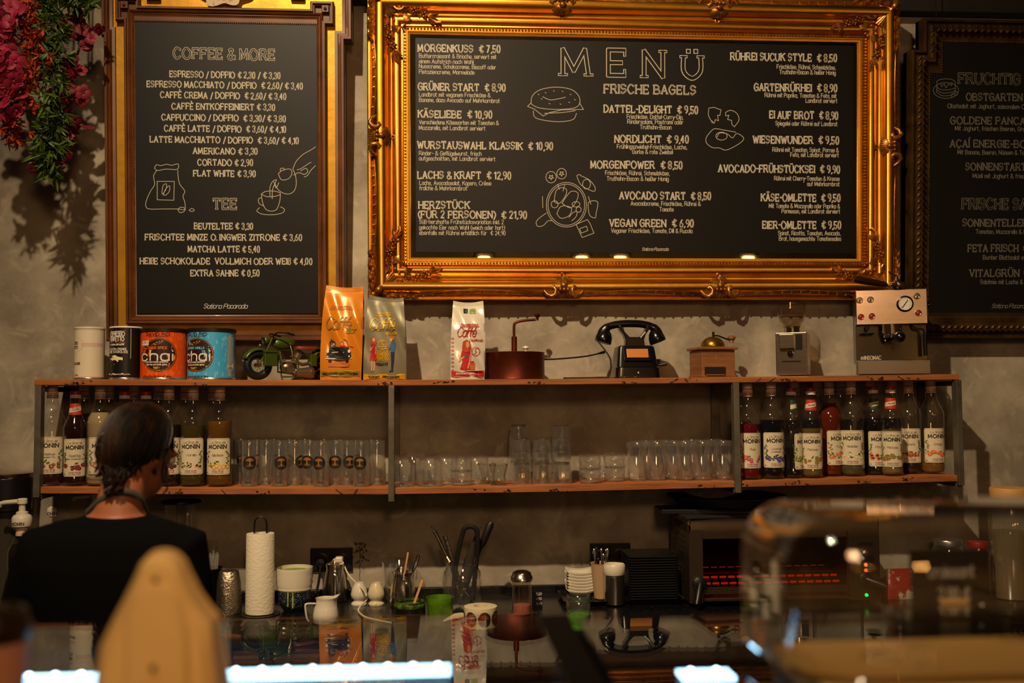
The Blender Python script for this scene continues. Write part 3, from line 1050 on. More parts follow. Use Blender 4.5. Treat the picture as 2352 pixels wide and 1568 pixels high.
# ------------------------------------------------------------------ right board: dark carved frame
b3 = Board('menu_board', 'chalk menu with fruit and salad dishes in dark carved frame with cut corners', 2350, 777, -.048, 4.5)
rl, rl2 = b3.B(2116, 400).x - .012, b3.B(2083, 400).x
rr = 2 * 0.36
zt, ze = b3.B(2140, 47).z, b3.B(2100, 118).z
rr, rr2 = rl2 + 1.03, rl2 + 1.03 - (rl - rl2)
rl = b3.B(2113, 80).x
rr2 = rr - (rl - rl2)
poly = [(rl2, 0), (rr, 0), (rr, ze), (rr2, ze), (rr2, zt), (rl, zt), (rl, ze), (rl2, ze)]
MB().prism(poly, .01, .036).build('backing_frame', DARKWD, b3.o, smooth=0)
t_ = b3.B(2172, 400).x - rl2 - .004
MB().sweep(poly, [(0, -.036), (0, .024), (.006, .034), (.012, .032), (.016, .020), (.021, .020)]).build('outer_moulding', DARKGILD, b3.o)
in_ = [(x + (.020 if x < .5 * (rl2 + rr) else -.020), z + (.020 if z < .3 else -.020)) for x, z in poly]
MB().sweep(in_, [(0, .0), (.002, .024), (.012, .036), (.026, .034), (.034, .022), (.040, .016)] + [(.046, .014), (.060, .012), (.064, -.01)]).build('inner_moulding', DARKGILD, b3.o)
# running leaf ornament on the moulding
mb = MB()
N = len(in_)
for i in range(N):
    a, b = V((in_[i][0], in_[i][1])), V((in_[(i + 1) % N][0], in_[(i + 1) % N][1]))
    d = (b - a)
    Ln = d.length
    if Ln < .03:
        continue
    d.normalize()
    n = V((-d.y, d.x))
    c = int(Ln / .024)
    for q in range(c):
        p = a + d * (Ln * (q + .2) / c) + n * .018
        for sg in (-1, 1):
            mb.leaf((p.x, -.036, p.y), (d.x + sg * n.x * .9, 0, d.y + sg * n.y * .9), .022, .011, .005, (0, -1, 0))
mb.build('leaf_moulding', DARKGILD, b3.o)
pan3 = [(x + (.080 if x < .5 * (rl2 + rr) else -.080), z + (.080 if z < .3 else -.080)) for x, z in poly]
MB().prism(pan3, -.005, .004).build('mirror_glass', MIRROR, b3.o, smooth=0)
pn4 = [(x + (.084 if x < .5 * (rl2 + rr) else -.084), z + (.098 if z < .3 else -.084)) for x, z in poly]
MB().prism(pn4, -.008, -.003).build('blackboard_panel', BOARD, b3.o, smooth=0)
b3.fm = lambda x, z, l=0.: (x, -.0085 - l, z)
mb = MB()
for i in range(N):
    a, b = V(pan3[i]), V(pan3[(i + 1) % N])
    Ln = (b - a).length
    c = int(Ln / .009)
    for q in range(c):
        p = a.lerp(b, q / c)
        mb.ball((p.x, -.012, p.y), .003, 5, 4)
mb.build('bead_moulding', DARKGILD, b3.o)
ch = MB()
H(b3, ch, [(2199.5, 2368, 193.5, 'FRUCHTIG &'), (2207.8, 2356, 480, 'FRISCHE SA')], 4.6, 21.5, serif=True, inline=2.4, jit=.1)
H(b3, ch, [(2217, 2345.5, 232, 'OBSTGARTEN'), (2181, 2352, 286, 'GOLDENE PANCA'), (2180, 2354, 339, 'AÇAÍ ENERGIE-BO'), (2216, 2354, 391.5, 'SONNENSTART'), (2209, 2357, 520, 'SONNENTELLER'), (2220.7, 2336, 578, 'FETA FRISCH'), (2347, 2360, 578, '€'), (2224.8, 2338.7, 635, 'VITALGRÜN'), (2349, 2362, 635, '€')],
  2.6, 15, serif=True, inline=.5, jit=.2)
H(b3, ch, [(2174, 2356, 250, 'Obstsalat mit Joghurt, saisonalem Ob'), (2191, 2356, 301, 'Mit Joghurt, frischen Beeren, Gran'), (2197, 2354, 355.5, 'Mit Banane, Beeren, Nüssen & Top'), (2231.7, 2356, 409.5, 'Müsli mit Joghurt & frisch'), (2238.6, 2354, 537, 'Tomaten, Mozzarella & B'),
            (2255, 2356, 596, 'Bunter Blattsalat mit'), (2248.7, 2357, 652, 'Salatmix mit Lachs & A')], 1.3, 9.0, jit=.15)
b3.text(ch, 2275, 2361, 707, 8.5, 'Sationa Pacarada', 1.3, slant=.35, jit=.2, gap=.6)
pk = [tuple(circ(2170, 209, 29, 16, rz=18)), ((2150, 195), (2150, 187), (2162, 183), (2180, 183), (2190, 188), (2191, 196)), ((2148, 200), (2156, 206), (2172, 208), (2190, 204)), ((2149, 207), (2160, 214), (2178, 214), (2192, 209)), ((2150, 214), (2162, 221), (2180, 220), (2192, 214)),
      ((2158, 192), (2160, 200), (2166, 194), (2170, 203), (2176, 194), (2182, 198), (2184, 190)), tuple(circ(2186, 220, 4, 8)), tuple(circ(2193, 216, 4, 8)), ((2150, 195), (2148, 214)), ((2191, 196), (2192, 212))]
b3.draw(ch, pk, 1.2)
ch.build('chalk_lettering', [CHALKG, BOARD], b3.o, smooth=0)
wz = b3.B(2153, 42)
MB().tube([(wz.x, .02, wz.z), (wz.x + .004, .01, wz.z + .03), (wz.x - .003, .01, wz.z + .05), (wz.x, .02, wz.z + .16)], .002, 5).build('hanging_wire', CABLE, b3.o)
# ================================================================== wall shelf
YF = -.27
TOPB = [(79, 885), (500, 886), (890, 886), (1280, 883.5), (1600, 880), (1900, 876), (2203, 872)]
LOWB = [(84, 1134), (500, 1136), (883, 1136), (1280, 1130), (1680, 1120), (1950, 1113), (2200, 1106)]


def zline(tab):
    q = [W(a, b, YF) for a, b in tab]

    def f(x):
        if x <= q[0].x: return q[0].z
        for a, b in zip(q, q[1:]):
            if x <= b.x:
                return a.z + (b.z - a.z) * (x - a.x) / (b.x - a.x)
        return q[-1].z
    return f, q[0].x, q[-1].x


ft, tx0, tx1 = zline(TOPB)
fl, lx0, lx1 = zline(LOWB)
TH, TL = .0205, .0225
ztop = lambda x: ft(x) + TH
zlow = lambda x: fl(x) + TL
shelf = thing('wall_shelf', 'long rustic wooden shelf in steel frame below the three menus', 'shelf', (0, 0, 0))


def plank(x0, x1, f, th, y0, y1, name, seed):
    rnd = random.Random(seed)
    mb = MB()
    N = 90
    vs = []
    for i in range(N + 1):
        x = x0 + (x1 - x0) * i / N
        z = f(x)
        w = rnd.uniform(-.0022, .0022)
        vs += [(x, y0 + w, z + .002), (x, y0 + w * .6 - .001, z + th - .002), (x, y0 + .003 + w, z + th), (x, y1, z + th), (x, y1, z), (x, y0 + .003 + w, z)]
    fs = []
    for i in range(N):
        for k in range(6):
            a, b = i * 6 + k, i * 6 + (k + 1) % 6
            fs.append((a, a + 6, b + 6, b))
    fs += [tuple(range(6)), tuple(N * 6 + k for k in range(6))[::-1]]
    mb.add(vs, fs)
    for k in range(17):           # knots and scorch marks on the front edge
        x = rnd.uniform(x0 + .05, x1 - .05)
        z = f(x) + th * rnd.uniform(.3, .75)
        q = rnd.random()
        if q < .3:
            sd_ = rnd.choice((-1, 1)) * rnd.uniform(.014, .03)
            pts = [(x + t * sd_, f(x) + th * (.12 + .72 * t ** 1.3)) for t in (0, .35, .7, 1)]
            for (a, b), (c, d) in zip(pts, pts[1:]):
                mb.ribbon([(a, b), (c, d)], rnd.uniform(.0012, .0034), lambda u, w_, l: (u, y0 - .0035, w_), 1)
        else:
            for j in range(rnd.randint(3, 9)):
                mb.blob(x + rnd.uniform(-.03, .03), z + rnd.uniform(-.3, .2) * th, rnd.uniform(.002, .007), rnd.uniform(.0008, .0022), lambda u, w_, l: (u, y0 - .0035, w_), 1, 0, 8, rnd.uniform(-.5, .5), .3)
    return mb.build(name, [WOODB, CHAR], shelf, smooth=30)


plank(tx0, tx1, ft, TH, YF, -.004, 'upper_board', 3)
plank(lx0 - .002, lx1 + .004, fl, TL, YF + .004, -.004, 'lower_board', 5)
PX_ = [WX(84, YF), WX(899, YF), WX(1690, YF), WX(2200, YF)]
zb_ = [W(75, 1142, YF).z, W(895, 1151, YF).z, W(1690, 1131, YF).z, W(2205, 1114, YF).z]
for i, (x, zb2) in enumerate(zip(PX_, zb_)):
    zt2 = ft(x)
    w = .020
    xx = x + (.008 if i == 0 else 0)
    mb = MB().box((xx, YF - .006, (zt2 + zb2) / 2), (w, .008, zt2 - zb2))
    mb.box((xx + (w / 2 - .003 if i < 2 else -w / 2 + .003), YF + .010, (zt2 + zb2) / 2), (.006, .028, zt2 - zb2))
    mb.build('front_post', STEEL, shelf, smooth=0, bevel=.0012)
    mb = MB().box((xx, -.006, (zt2 + zb2) / 2 + .01), (.034, .010, zt2 - zb2 - .02))
    mb.tube([(xx, -.014, zt2 - .12), (xx, -.010, zt2 - .12)], .006, 10)
    mb.build('back_post', STEEL, shelf, smooth=0, bevel=.0012)
    for zz in (zt2 - .012, fl(x) - .010):
        MB().box((xx, YF / 2, zz), (.022, -YF - .02, .018)).build('side_rail', STEEL, shelf, smooth=0, bevel=.0012)

# ================================================================== things on the upper board
YC = -.15


def put(name, label, cat, px, Y=YC, rz=0., low=False, group=None):
    x = WX(px, Y)
    return thing(name, label, cat, (x, Y, (zlow if low else ztop)(x)), rz, group)


def arcx(off, r):
    return r * math.asin(max(-.98, min(.98, off / r)))


TINSIL = mat('tin', '#b9b4ac', .3, .9)
INK = mat('black_print', '#15110f', .6)


def can(label, p0, p1, pt, body, lid, lidh, pr=None, Y=YC):
    c = (p0 + p1) / 2
    t = put('tin_can', label, 'tin', c, Y)
    m = mpp(c, Y)
    r = (p1 - p0) * m / 2
    Hh = (869 - pt) * m
    MB().lathe([(r * .97, 0), (r, .002), (r, .006), (r * .985, .008)], 40).build('bottom_rim', TINSIL, t)
    MB().lathe([(r * .985, .006), (r * .985, Hh - lidh * .6)], 48).build('can_body', body, t)
    MB().lathe([(r * .99, Hh - lidh), (r * 1.015, Hh - lidh + .001), (r * 1.02, Hh - .003), (r * .99, Hh), (r * .9, Hh - .001), (r * .88, Hh - .004), (0, Hh - .004)], 48).build('lid', lid, t)
    ang = math.atan2(t.location.x, t.location.y - EYE.y)
    f0 = cylmap(r * .985)

    def mp(x, z, l=0.):
        a = x / (r * .985) - ang
        rr = r * .985 + l
        return (rr * math.sin(a), -rr * math.cos(a), z)
    ctx = dict(t=t, r=r, m=m, H=Hh, mp=mp, X=lambda px: arcx((px - c) * m, r), Z=lambda py: (869 - py) * m)
    return ctx


def cwrite(mb, q, x0, x1, yb, cap, txt, wid, m=0, lift=.0006, **k):
    write(mb, txt, q['X'](x0), q['X'](x1), q['Z'](yb), cap * q['m'], q['mp'], wid * q['m'], m, lift, **k)


def cpoly(mb, q, pts, m=0, lift=.0004):
    """filled curved patch from picture points (fan)"""
    P = [(q['X'](a), q['Z'](b)) for a, b in pts]
    cx_ = sum(p[0] for p in P) / len(P)
    cz_ = sum(p[1] for p in P) / len(P)
    rings = [1., .66, .33]
    vs, fs = [], []
    n = len(P)
    for s in rings:
        vs += [q['mp'](cx_ + (a - cx_) * s, cz_ + (b - cz_) * s, lift) for a, b in P]
    vs.append(q['mp'](cx_, cz_, lift))
    for j in range(2):
        for i in range(n):
            k = (i + 1) % n
            fs.append((j * n + i, j * n + k, (j + 1) * n + k, (j + 1) * n + i))
    for i in range(n):
        fs.append((2 * n + i, 2 * n + (i + 1) % n, 3 * n))
    mb.add(vs, fs, m)


def cline(mb, q, pts, wid, m=0, lift=.0006, sm=False):
    if sm:
        pts = [(p.x, p.y) for p in catmull([(a, b, 0) for a, b in pts], 5)]
    mb.ribbon([(q['X'](a), q['Z'](b)) for a, b in pts], wid * q['m'], q['mp'], m, lift)


PAPERW = mat('cream_lacquer', '#cfc4ad', .45)
PINKP = mat('pale_pink_print', '#c9a79a', .6)
q = can('cream coloured tin with pale pink band, leftmost on the shelf', 170, 238, 745, PAPERW, mat('cream_lid', '#c4b8a0', .5), .007)
mb = MB()
for yy in (752, 862):
    cline(mb, q, [(172 + k * 4, yy) for k in range(17)], 1, 1)
for yy, w in ((784, 2), (790, 2), (787, 1)):
    cline(mb, q, [(186 + k * 5, yy) for k in range(11)], w, 1)
cline(mb, q, [(172, 770), (180, 770), (187, 778), (190, 787), (187, 796), (180, 802), (172, 804)], 1.2, 1)
cwrite(mb, q, 172, 179, 786, 6, 'ESSO', .9, gap=1)
cwrite(mb, q, 172, 179, 796, 6, 'FETTO', .9, gap=1)
cwrite(mb, q, 172, 184, 833, 4.5, 'OLADE', 1.2)
cwrite(mb, q, 173, 180, 859, 3, 'italia', .6)
mb.build('label_print', [INK, PINKP], q['t'], smooth=0)

BLKL = mat('black_lacquer', '#14110f', .4)
WHITEP = mat('white_print', '#d8cfc0', .6)
ORP = mat('orange_print', '#d96a1c', .6)
q = can('black tin of hot chocolate with white lid and white lettering', 251, 324, 744, BLKL, mat('white_lid', '#d2ccbf', .45), .006)
mb = MB()
cwrite(mb, q, 254, 284, 767, 10, 'ESPRESSO', 1.7, gap=1.2)
cwrite(mb, q, 254, 283, 779, 10, 'PERFETTO', 1.7, gap=1.2)
cwrite(mb, q, 254, 283, 788.5, 4, 'la cultura del caffé', .9, slant=.3)
for yy in (755, 782.5):
    cline(mb, q, [(255, yy), (265, yy), (275, yy), (286, yy)], 1, 1)
cwrite(mb, q, 252.5, 289, 800, 5, 'DIE EXTRA CREMIGE', .8)
cwrite(mb, q, 252.5, 292, 806.5, 5, 'WEIßE SCHOKOLADE', .8)
cpoly(mb, q, [(253, 820), (258, 813), (264, 811), (270, 815), (281, 817), (281, 823), (270, 827), (258, 824)], 2)
cline(mb, q, [(253, 826), (263, 833), (298, 819), (298, 750)], .9)
for xx in (253, 262, 281):
    cline(mb, q, [(xx - 2, 855), (xx + 1, 855)], 3)
    cwrite(mb, q, xx + 3, xx + 16, 857, 2.4, 'perfetto', .5)
mb.build('label_print', [WHITEP, ORP, mat('ivory_print', '#d9cfa5', .6)], q['t'], smooth=0)

BROWNP = mat('dark_brown_print', '#2a1008', .5)
GOLDP = mat('gold_print', '#b98a35', .4, .3)


def chai(label, p0, p1, pt, body, leafm, cxp, name, nx, nutr, flav):
    q = can(label, p0, p1, pt, body, mat('brown_plastic_lid', '#1f120c', .4), .014, Y=-.165)
    d = cxp - 365
    mb = MB()
    rnd = random.Random(cxp)
    for k in range(60):
        a, b = rnd.uniform(p0 + 4, p1 - 5), rnd.uniform(764, 866)
        for j in range(3):
            an = rnd.uniform(-2.4, -.7)
            cline(mb, q, [(a, b), (a + 3 * math.cos(an), b + 5 * math.sin(an)), (a + 5 * math.cos(an), b + 10 * math.sin(an))], 1.3, 4, .0003)
    ell = [(365 + d + 38 * math.cos(2 * pi * k / 32), 811.5 + 39 * math.sin(2 * pi * k / 32)) for k in range(32)]
    ell = [(max(p0 + 1.5, a), b) for a, b in ell]
    cpoly(mb, q, ell, 0, .0007)
    el2 = [(max(p0 + 1.8, 365 + d + 36 * math.cos(2 * pi * k / 32)), 811.5 + 37 * math.sin(2 * pi * k / 32)) for k in range(33)]
    cline(mb, q, el2, 1.1, 2, .0010)
    x0 = max(337 + d, p0 + 3)
    cwrite(mb, q, x0, 387 + d, 767.3, 6.6, 'DAVID RIO', 1.3, 0)
    cwrite(mb, q, x0 + 6, 382 + d, 770.5, 2.2, 'SAN FRANCISCO', .6, 0, gap=4)
    cwrite(mb, q, max(340 + d, p0 + 2.5), 382 + d, 798, 5, name, 1.1, 3, .0012)
    cwrite(mb, q, max(329 + d, p0 + 1.5), 394 + d, 824.5, 22, 'chai', 3.2, 1, .0013, gap=1.9)
    cwrite(mb, q, max(336 + d, p0 + 3), 384 + d, 829.5, 3.6, 'a rich and creamy mixture of', .7, 1, .0012, slant=.3)
    cwrite(mb, q, max(338 + d, p0 + 4), 382 + d, 835.5, 3.6, 'black tea and exotic spices', .7, 1, .0012, slant=.3)
    cpoly(mb, q, [(352 + d, 839), (364 + d, 839), (362 + d, 844), (358 + d, 845), (354 + d, 844)], 2, .0012)
    cline(mb, q, [(364 + d, 840), (367 + d, 841), (363 + d, 843)], .8, 2, .0012)
    cline(mb, q, [(350 + d, 846), (358 + d, 847.5), (367 + d, 846)], .8, 2, .0012)
    for a, b in ((0, 0), (6, -3), (12, -5), (18, -6), (3, 2)):      # leaping animal sketch
        cpoly(mb, q, [(351 + d + a, 787 + b), (353 + d + a, 784.5 + b), (356 + d + a, 785 + b), (354 + d + a, 788 + b)], 2, .0011)
    cline(mb, q, [(348 + d, 790), (354 + d, 786)], 1, 2, .0011)
    cline(mb, q, [(362 + d, 787), (371 + d, 783)], 1, 2, .0011)
    for k in range(2):
        cwrite(mb, q, max(328 + d, p0 + 2), 342 + d, 783 + 6 * k, 4, ('JUST ADD', 'MILK/WATER')[k], 1.4, 1, .001)
    cwrite(mb, q, max(331 + d, p0 + 3), 391 + d, 864, 4.5, 'NET WT 64 OZ (4 LBS) CONT. NET. 1,814 kg', .7, 0)
    if nutr:
        a, b = nutr
        cpoly(mb, q, [(a, 765), ((a + b) / 2, 765), (b, 765), (b, 800), (b, 830), (b, 860), ((a + b) / 2, 860), (a, 860), (a, 830), (a, 800)], 5, .0005)
        for k in range(22):
            if 11 < k < 15:
                continue
            cline(mb, q, [(a + 1, 767 + k * 4.2), (b - 1.5, 767 + k * 4.2)], 1 if k % 4 else 2.2, 0, .0009)
        cpoly(mb, q, [(a + 1, 831), (b - 1, 831), (b - 1, 843), (a + 1, 843)], 1, .0008)
        for k in range(6):
            cline(mb, q, [(a + 2 + k * 1.7, 832), (a + 2 + k * 1.7, 842)], .8, 0, .0011)
    mb.build('label_print', [BROWNP, WHITEP, GOLDP, ORP if flav == 0 else mat('sky_print', '#5fb4d8', .6), leafm, mat('grey_print', '#8f9aa0', .6)], q['t'], smooth=0)


chai('orange tin of spiced chai with round brown emblem and dark lid', 322, 429, 749, mat('orange_lacquer', '#d24a0c', .38), mat('light_orange_print', '#e06a22', .5), 365, 'TIGER SPICE', 0, None, 0)
chai('sky blue tin of vanilla chai with round brown emblem', 430, 540, 749, mat('blue_lacquer', '#3d9ccb', .38), mat('light_blue_print', '#6dbbdd', .5), 452, 'ELEPHANT VANILLA', 0, (519, 535), 1)

# ------------------------------------------------------------------ model motorcycle
OLIVE = mat('olive_enamel', '#3a4a12', .32, .2)
RUB = mat('black_rubber', '#0d0d0d', .5)
LEATH = mat('red_brown_leather', '#7a2410', .45)
ENG = mat('engine_metal', '#8f7d66', .3, .9)
BLKM = mat('black_metal', '#15130f', .4, .4)
CHROME = mat('chrome', '#cfc8bd', .12, 1.)
t = put('model_motorcycle', 'olive green model motorcycle with brown leather saddle and bags', 'model motorcycle', 668, -.145, math.radians(33))
t.location.z += .0
mm = mpp(668, -.15)
Rw = .0525


def torus(mb, c, R_, r_, M=None, seg=32, m=0):
    pts = [V((R_ * math.cos(2 * pi * k / seg), 0, R_ * math.sin(2 * pi * k / seg))) for k in range(seg)]
    if M is not None:
        pts = [M @ p for p in pts]
    mb.tube([p + V(c) for p in pts], r_, 10, m, closed=True)


for x in (-.122, .122):
    w = MB()
    torus(w, (x, 0, Rw), Rw - .014, .0135)
    wo = w.build('wheel', RUB, t)
    g = MB()
    torus(g, (x, 0, Rw), Rw - .026, .0028)
    g.build('rim', OLIVE, wo)
    g = MB()
    for k in range(20):
        a = 2 * pi * k / 20
        g.tube([(x + .005 * math.cos(a + .5), .006 * (1 if k % 2 else -1), Rw + .005 * math.sin(a + .5)), (x + (Rw - .027) * math.cos(a), 0, Rw + (Rw - .027) * math.sin(a))], .0007, 4)
    g.tube([(x, -.018, Rw), (x, .018, Rw)], .007, 10)
    g.build('spokes', ENG, wo)
for x, a0, a1 in ((-.122, .15, 2.75), (.122, .35, 2.9)):
    vs, fs = [], []
    for i in range(17):
        a = a0 + (a1 - a0) * i / 16
        for j in range(7):
            b = (j - 3) / 3
            rr = Rw + .007 - .009 * b * b
            vs.append((x + rr * math.cos(a), b * .018, Rw + rr * math.sin(a)))
    for i in range(16):
        for j in range(6):
            fs.append((i * 7 + j, i * 7 + j + 1, i * 7 + j + 8, i * 7 + j + 7))
    MB().add(vs, fs).build('mudguard', OLIVE, t, solid=.0012)
mb = MB()
mb.ball((-.028, 0, .128), (.044, .019, .023), 20, 12)
mb.build('fuel_tank', OLIVE, t)
mb = MB()
for s in (-.013, .013):
    mb.tube([(-.122, s, Rw), (-.088, s, .118), (-.076, s, .146)], .0032, 8)
    mb.tube([(-.110, s, Rw + .02), (-.094, s, .105)], .0022, 8)
mb.tube([(-.075, 0, .140), (-.045, 0, .110), (-.03, 0, .03)], .004, 8)
mb.tube([(-.06, 0, .12), (.03, 0, .105), (.122, 0, Rw)], .004, 8)
for s in (-.02, .02):
    mb.tube([(-.045, s * .4, .1), (-.04, s, .03), (.06, s, .018), (.122, s, Rw)], .0032, 8)
mb.tube([(-.02, -.036, .083), (.004, -.040, .075), (.012, -.040, .035), (-.004, -.038, .012), (-.045, -.03, .012)], .0028, 8)
mb.tube([(.065, -.03, .012), (.03, -.04, .008), (.02, -.045, .0015)], .003, 6)
mb.build('frame', OLIVE, t)
mb = MB()
for s in (-1, 1):
    mb.tube(catmull([(-.072, s * .008, .150), (-.066, s * .03, .163), (-.045, s * .05, .163), (-.018, s * .056, .157)], 5), .0024, 8)
    mb.tube([(-.038, s * .052, .162), (-.014, s * .057, .156)], .0034, 8)
mb.build('handlebar', BLKM, t)
mb = MB().ball((-.094, 0, .137), (.014, .016, .016), 14, 10)
hl = mb.build('headlight', OLIVE, t)
MB().ball((-.104, 0, .137), (.006, .0145, .0145), 14, 10).build('lens', CHROME, hl)
MB().ball((-.118, -.008, .119), .0062, 10, 8).build('marker_light', CHROME, t)
MB().lathe([(0, 0), (.013, .001), (.013, .006), (0, .008)], 20, 0, (-.070, -.006, .140), Ry(-.6)).build('speedometer', CHROME, t)
mb = MB()
mb.loft([(.062, 0, .108, .046, .020), (.060, 0, .114, .046, .021), (.055, 0, .119, .040, .018)], 20)
mb.leaf((.028, 0, .118), (-.4, 0, .5), .03, .026, .004, (.5, 0, .5))
mb.build('saddle', LEATH, t)
mb = MB()
for s in (-1,):
    mb.box((.128, s * .036, .078), (.062, .022, .052))
    mb.box((.128, s * .037, .092), (.066, .026, .020))
mb.build('saddlebag', LEATH, t, smooth=0, bevel=.004)
MB().box((.128, .036, .08), (.062, .022, .052)).build('saddlebag', LEATH, t, smooth=0, bevel=.004)
mb = MB().box((.128, 0, .113), (.085, .05, .004))
mb.build('luggage_rack', OLIVE, t, smooth=0, bevel=.001)
MB().box((-.092, -.034, .074), (.046, .018, .052)).box((-.092, -.036, .098), (.049, .021, .008)).build('ammunition_box', OLIVE, t, smooth=0, bevel=.002)
MB().box((.070, -.030, .070), (.024, .016, .042)).build('battery_box', OLIVE, t, smooth=0, bevel=.002)
mb = MB()
for x, tl in ((-.028, -.25), (.008, .25)):
    for k in range(8):
        mb.lathe([(.0135, 0), (.0135, .0022)], 16, 0, (x + tl * .02 * k * .5, 0, .056 + k * .005), Ry(tl))
mb.ball((-.01, 0, .045), (.032, .022, .022), 14, 10)
mb.tube([(-.03, -.024, .035), (.01, -.03, .03)], .012, 12)
mb.tube([(.01, -.026, .062), (.03, -.03, .055), (.06, -.026, .06)], .006, 8)
mb.tube([(-.012, -.016, .128), (-.008, -.026, .10), (-.006, -.028, .07)], .0022, 6)
mb.build('engine', ENG, t)
mb = MB().tube([(-.01, -.036, .022), (.0, -.037, .026)], .010, 14).tube([(.0, -.037, .026), (.052, -.040, .026)], [.014, .0205], 18).tube([(.052, -.040, .026), (.060, -.041, .026), (.064, -.041, .026)], [.0215, .0215, .018], 18).tube([(.064, -.041, .026), (.069, -.041, .026)], .006, 12)
mb.build('exhaust_silencer', ENG, t)


# ------------------------------------------------------------------ coffee bags
def bag(name, label, pb0, pb1, pt0, pt1, ptl, ptr, base_py, matl, Y, depth, seed, sidem=None):
    cb = (pb0 + pb1) / 2
    t = put(name, label, 'coffee bag', cb, Y)
    m = mpp(cb, Y)
    Hh = (base_py - (ptl + ptr) / 2) * m
    wb, wt = (pb1 - pb0) * m / 2, (pt1 - pt0) * m / 2
    sh = ((pt0 + pt1) / 2 - cb) * m
    tiltz = (ptl - ptr) * m
    rnd = random.Random(seed)
    wr = [(rnd.uniform(20, 80), rnd.uniform(20, 60), rnd.uniform(0, 6), rnd.uniform(.0008, .0022)) for _ in range(6)]

    def half(u):
        return wb + (wt - wb) * u + .004 * math.sin(u * pi)

    def D(u):
        return depth * (1 - max(0, (u - .62) / .38) ** 1.3) * (1 - .25 * (1 - u) ** 6) + .0015

    def front(xh, u):
        y = -D(u) * (1 - .16 * abs(xh) ** 3)
        y += sum(a * math.sin(fx * xh * .05 * 3 + fz * u * .35 + ph) for fx, fz, ph, a in wr) * (1 if u < .93 else .3)
        y -= .004 * math.sin(u * 9 + seed) * (1 - xh * xh) * (u > .6)
        return y
    NX, NZ = 18, 34

    def pt(xh, u, side):
        x = xh * half(u) + sh * u
        z = Hh * u + (tiltz * -xh * .5 + .006 * (xh * xh - .4)) * max(0, (u - .6) / .4) ** 2
        y = front(xh, u) if side == 0 else -front(-xh, u) * .9
        return (x, y, z)
    vs, fs = [], []
    for side in (0, 1):
        for j in range(NZ + 1):
            for i in range(NX + 1):
                vs.append(pt(-1 + 2 * i / NX, j / NZ, side))
    n1 = (NX + 1) * (NZ + 1)
    for j in range(NZ):
        for i in range(NX):
            a = j * (NX + 1) + i
            fs.append((a, a + 1, a + NX + 2, a + NX + 1))
            a += n1
            fs.append((a + 1, a, a + NX + 1, a + NX + 2))
        a, b = j * (NX + 1), n1 + j * (NX + 1)
        fs.append((a + NX + 1, b + NX + 1, b, a))
        a += NX; b += NX
        fs.append((a, b, b + NX + 1, a + NX + 1))
    for i in range(NX):
        fs.append((i, n1 + i, n1 + i + 1, i + 1))
        a, b = NZ * (NX + 1) + i, n1 + NZ * (NX + 1) + i
        fs.append((a, a + 1, b + 1, b))
    MB().add(vs, fs).build('pouch', matl, t, smooth=60)
    mb = MB()
    for k in range(4):
        u = .955 + .012 * k
        mb.tube([V(pt(-1 + 2 * i / 12, u, 0)) + V((0, -.0004, 0)) for i in range(13)], .0009, 5)
    mb.build('top_seal', matl, t)

    def mp(x, z, l=0.):
        u = min(1, max(0, z / Hh))
        xh = max(-1, min(1, (x - sh * u) / half(u)))
        return (x, front(xh, u) - l - .0017, pt(xh, u, 0)[2])
    return dict(t=t, m=m, mp=mp, X=lambda px: (px - cb) * m, Z=lambda py: (base_py - py) * m)


ORBAG = mat('orange_foil', '#d8801e', .22, .15, coat=.6)
SILBAG = mat('grey_green_matt_foil', '#837c63', .42, .25)
WHBAG = mat('white_foil', '#d6cdbc', .25, .05, coat=.5)
OLP = mat('olive_print', '#8a7a26', .5, .2)
YELP = mat('yellow_gold_print', '#d3a21e', .4, .3)
REDP = mat('red_print', '#b3201a', .5)
SKINP = mat('skin_print', '#d79a72', .6)
HAIRP = mat('red_hair_print', '#b5421a', .6)
BLUP = mat('blue_print', '#2b5f86', .6)
NAVP = mat('navy_print', '#1c2240', .6)
GRNP = mat('green_print', '#6c9a2b', .6)
ROSP = mat('brown_pink_print', '#b96a30', .6)
PRINT = [INK, WHITEP, OLP, YELP, REDP, SKINP, HAIRP, BLUP, NAVP, GRNP, ROSP]


def cscr(mb, q, x0, x1, yb, cap, txt, wid, m, **k):
    cwrite(mb, q, x0, x1, yb, cap, txt, wid, m, slant=.35, gap=.7, **k)


q = bag('coffee_bag', 'shiny orange coffee bag printed with small black car', 738, 831, 749, 834, 656, 652, 871, ORBAG, -.185, .050, 4)
mb = MB()
cpoly(mb, q, [(739, 849), (785, 849), (829, 849), (829, 856), (829, 863), (785, 863), (739, 863), (739, 856)], 2)
cwrite(mb, q, 744, 824, 859, 4.5, 'MISCELA DI CAFFÈ TORREFATTO IN GRANI', .9, 0, .0012)
cscr(mb, q, 764, 808, 703, 4, 'Peso netto 1000g e', .8, 10)
cscr(mb, q, 760, 812, 708.5, 4, 'Grani-Bohnen-Beans', .8, 10)
cscr(mb, q, 752, 806, 754, 27, 'Caffé', 3.2, 2)
cscr(mb, q, 752, 806, 754, 27, 'Caffé', 1.6, 10, lift=.0013)
cscr(mb, q, 798, 819, 763, 12, 'Bar', 1.7, 2)
car = [(753, 820), (755, 805), (762, 797), (785, 795), (804, 797), (809, 806), (810, 820), (800, 825), (764, 825)]
cpoly(mb, q, [(755, 833), (780, 830), (806, 833), (804, 840), (780, 841), (757, 840)], 10)
cpoly(mb, q, car, 0, .0008)
cline(mb, q, [(760, 799), (763, 784), (767, 780), (796, 779), (800, 783), (804, 799)], 1.6, 0, .0009)
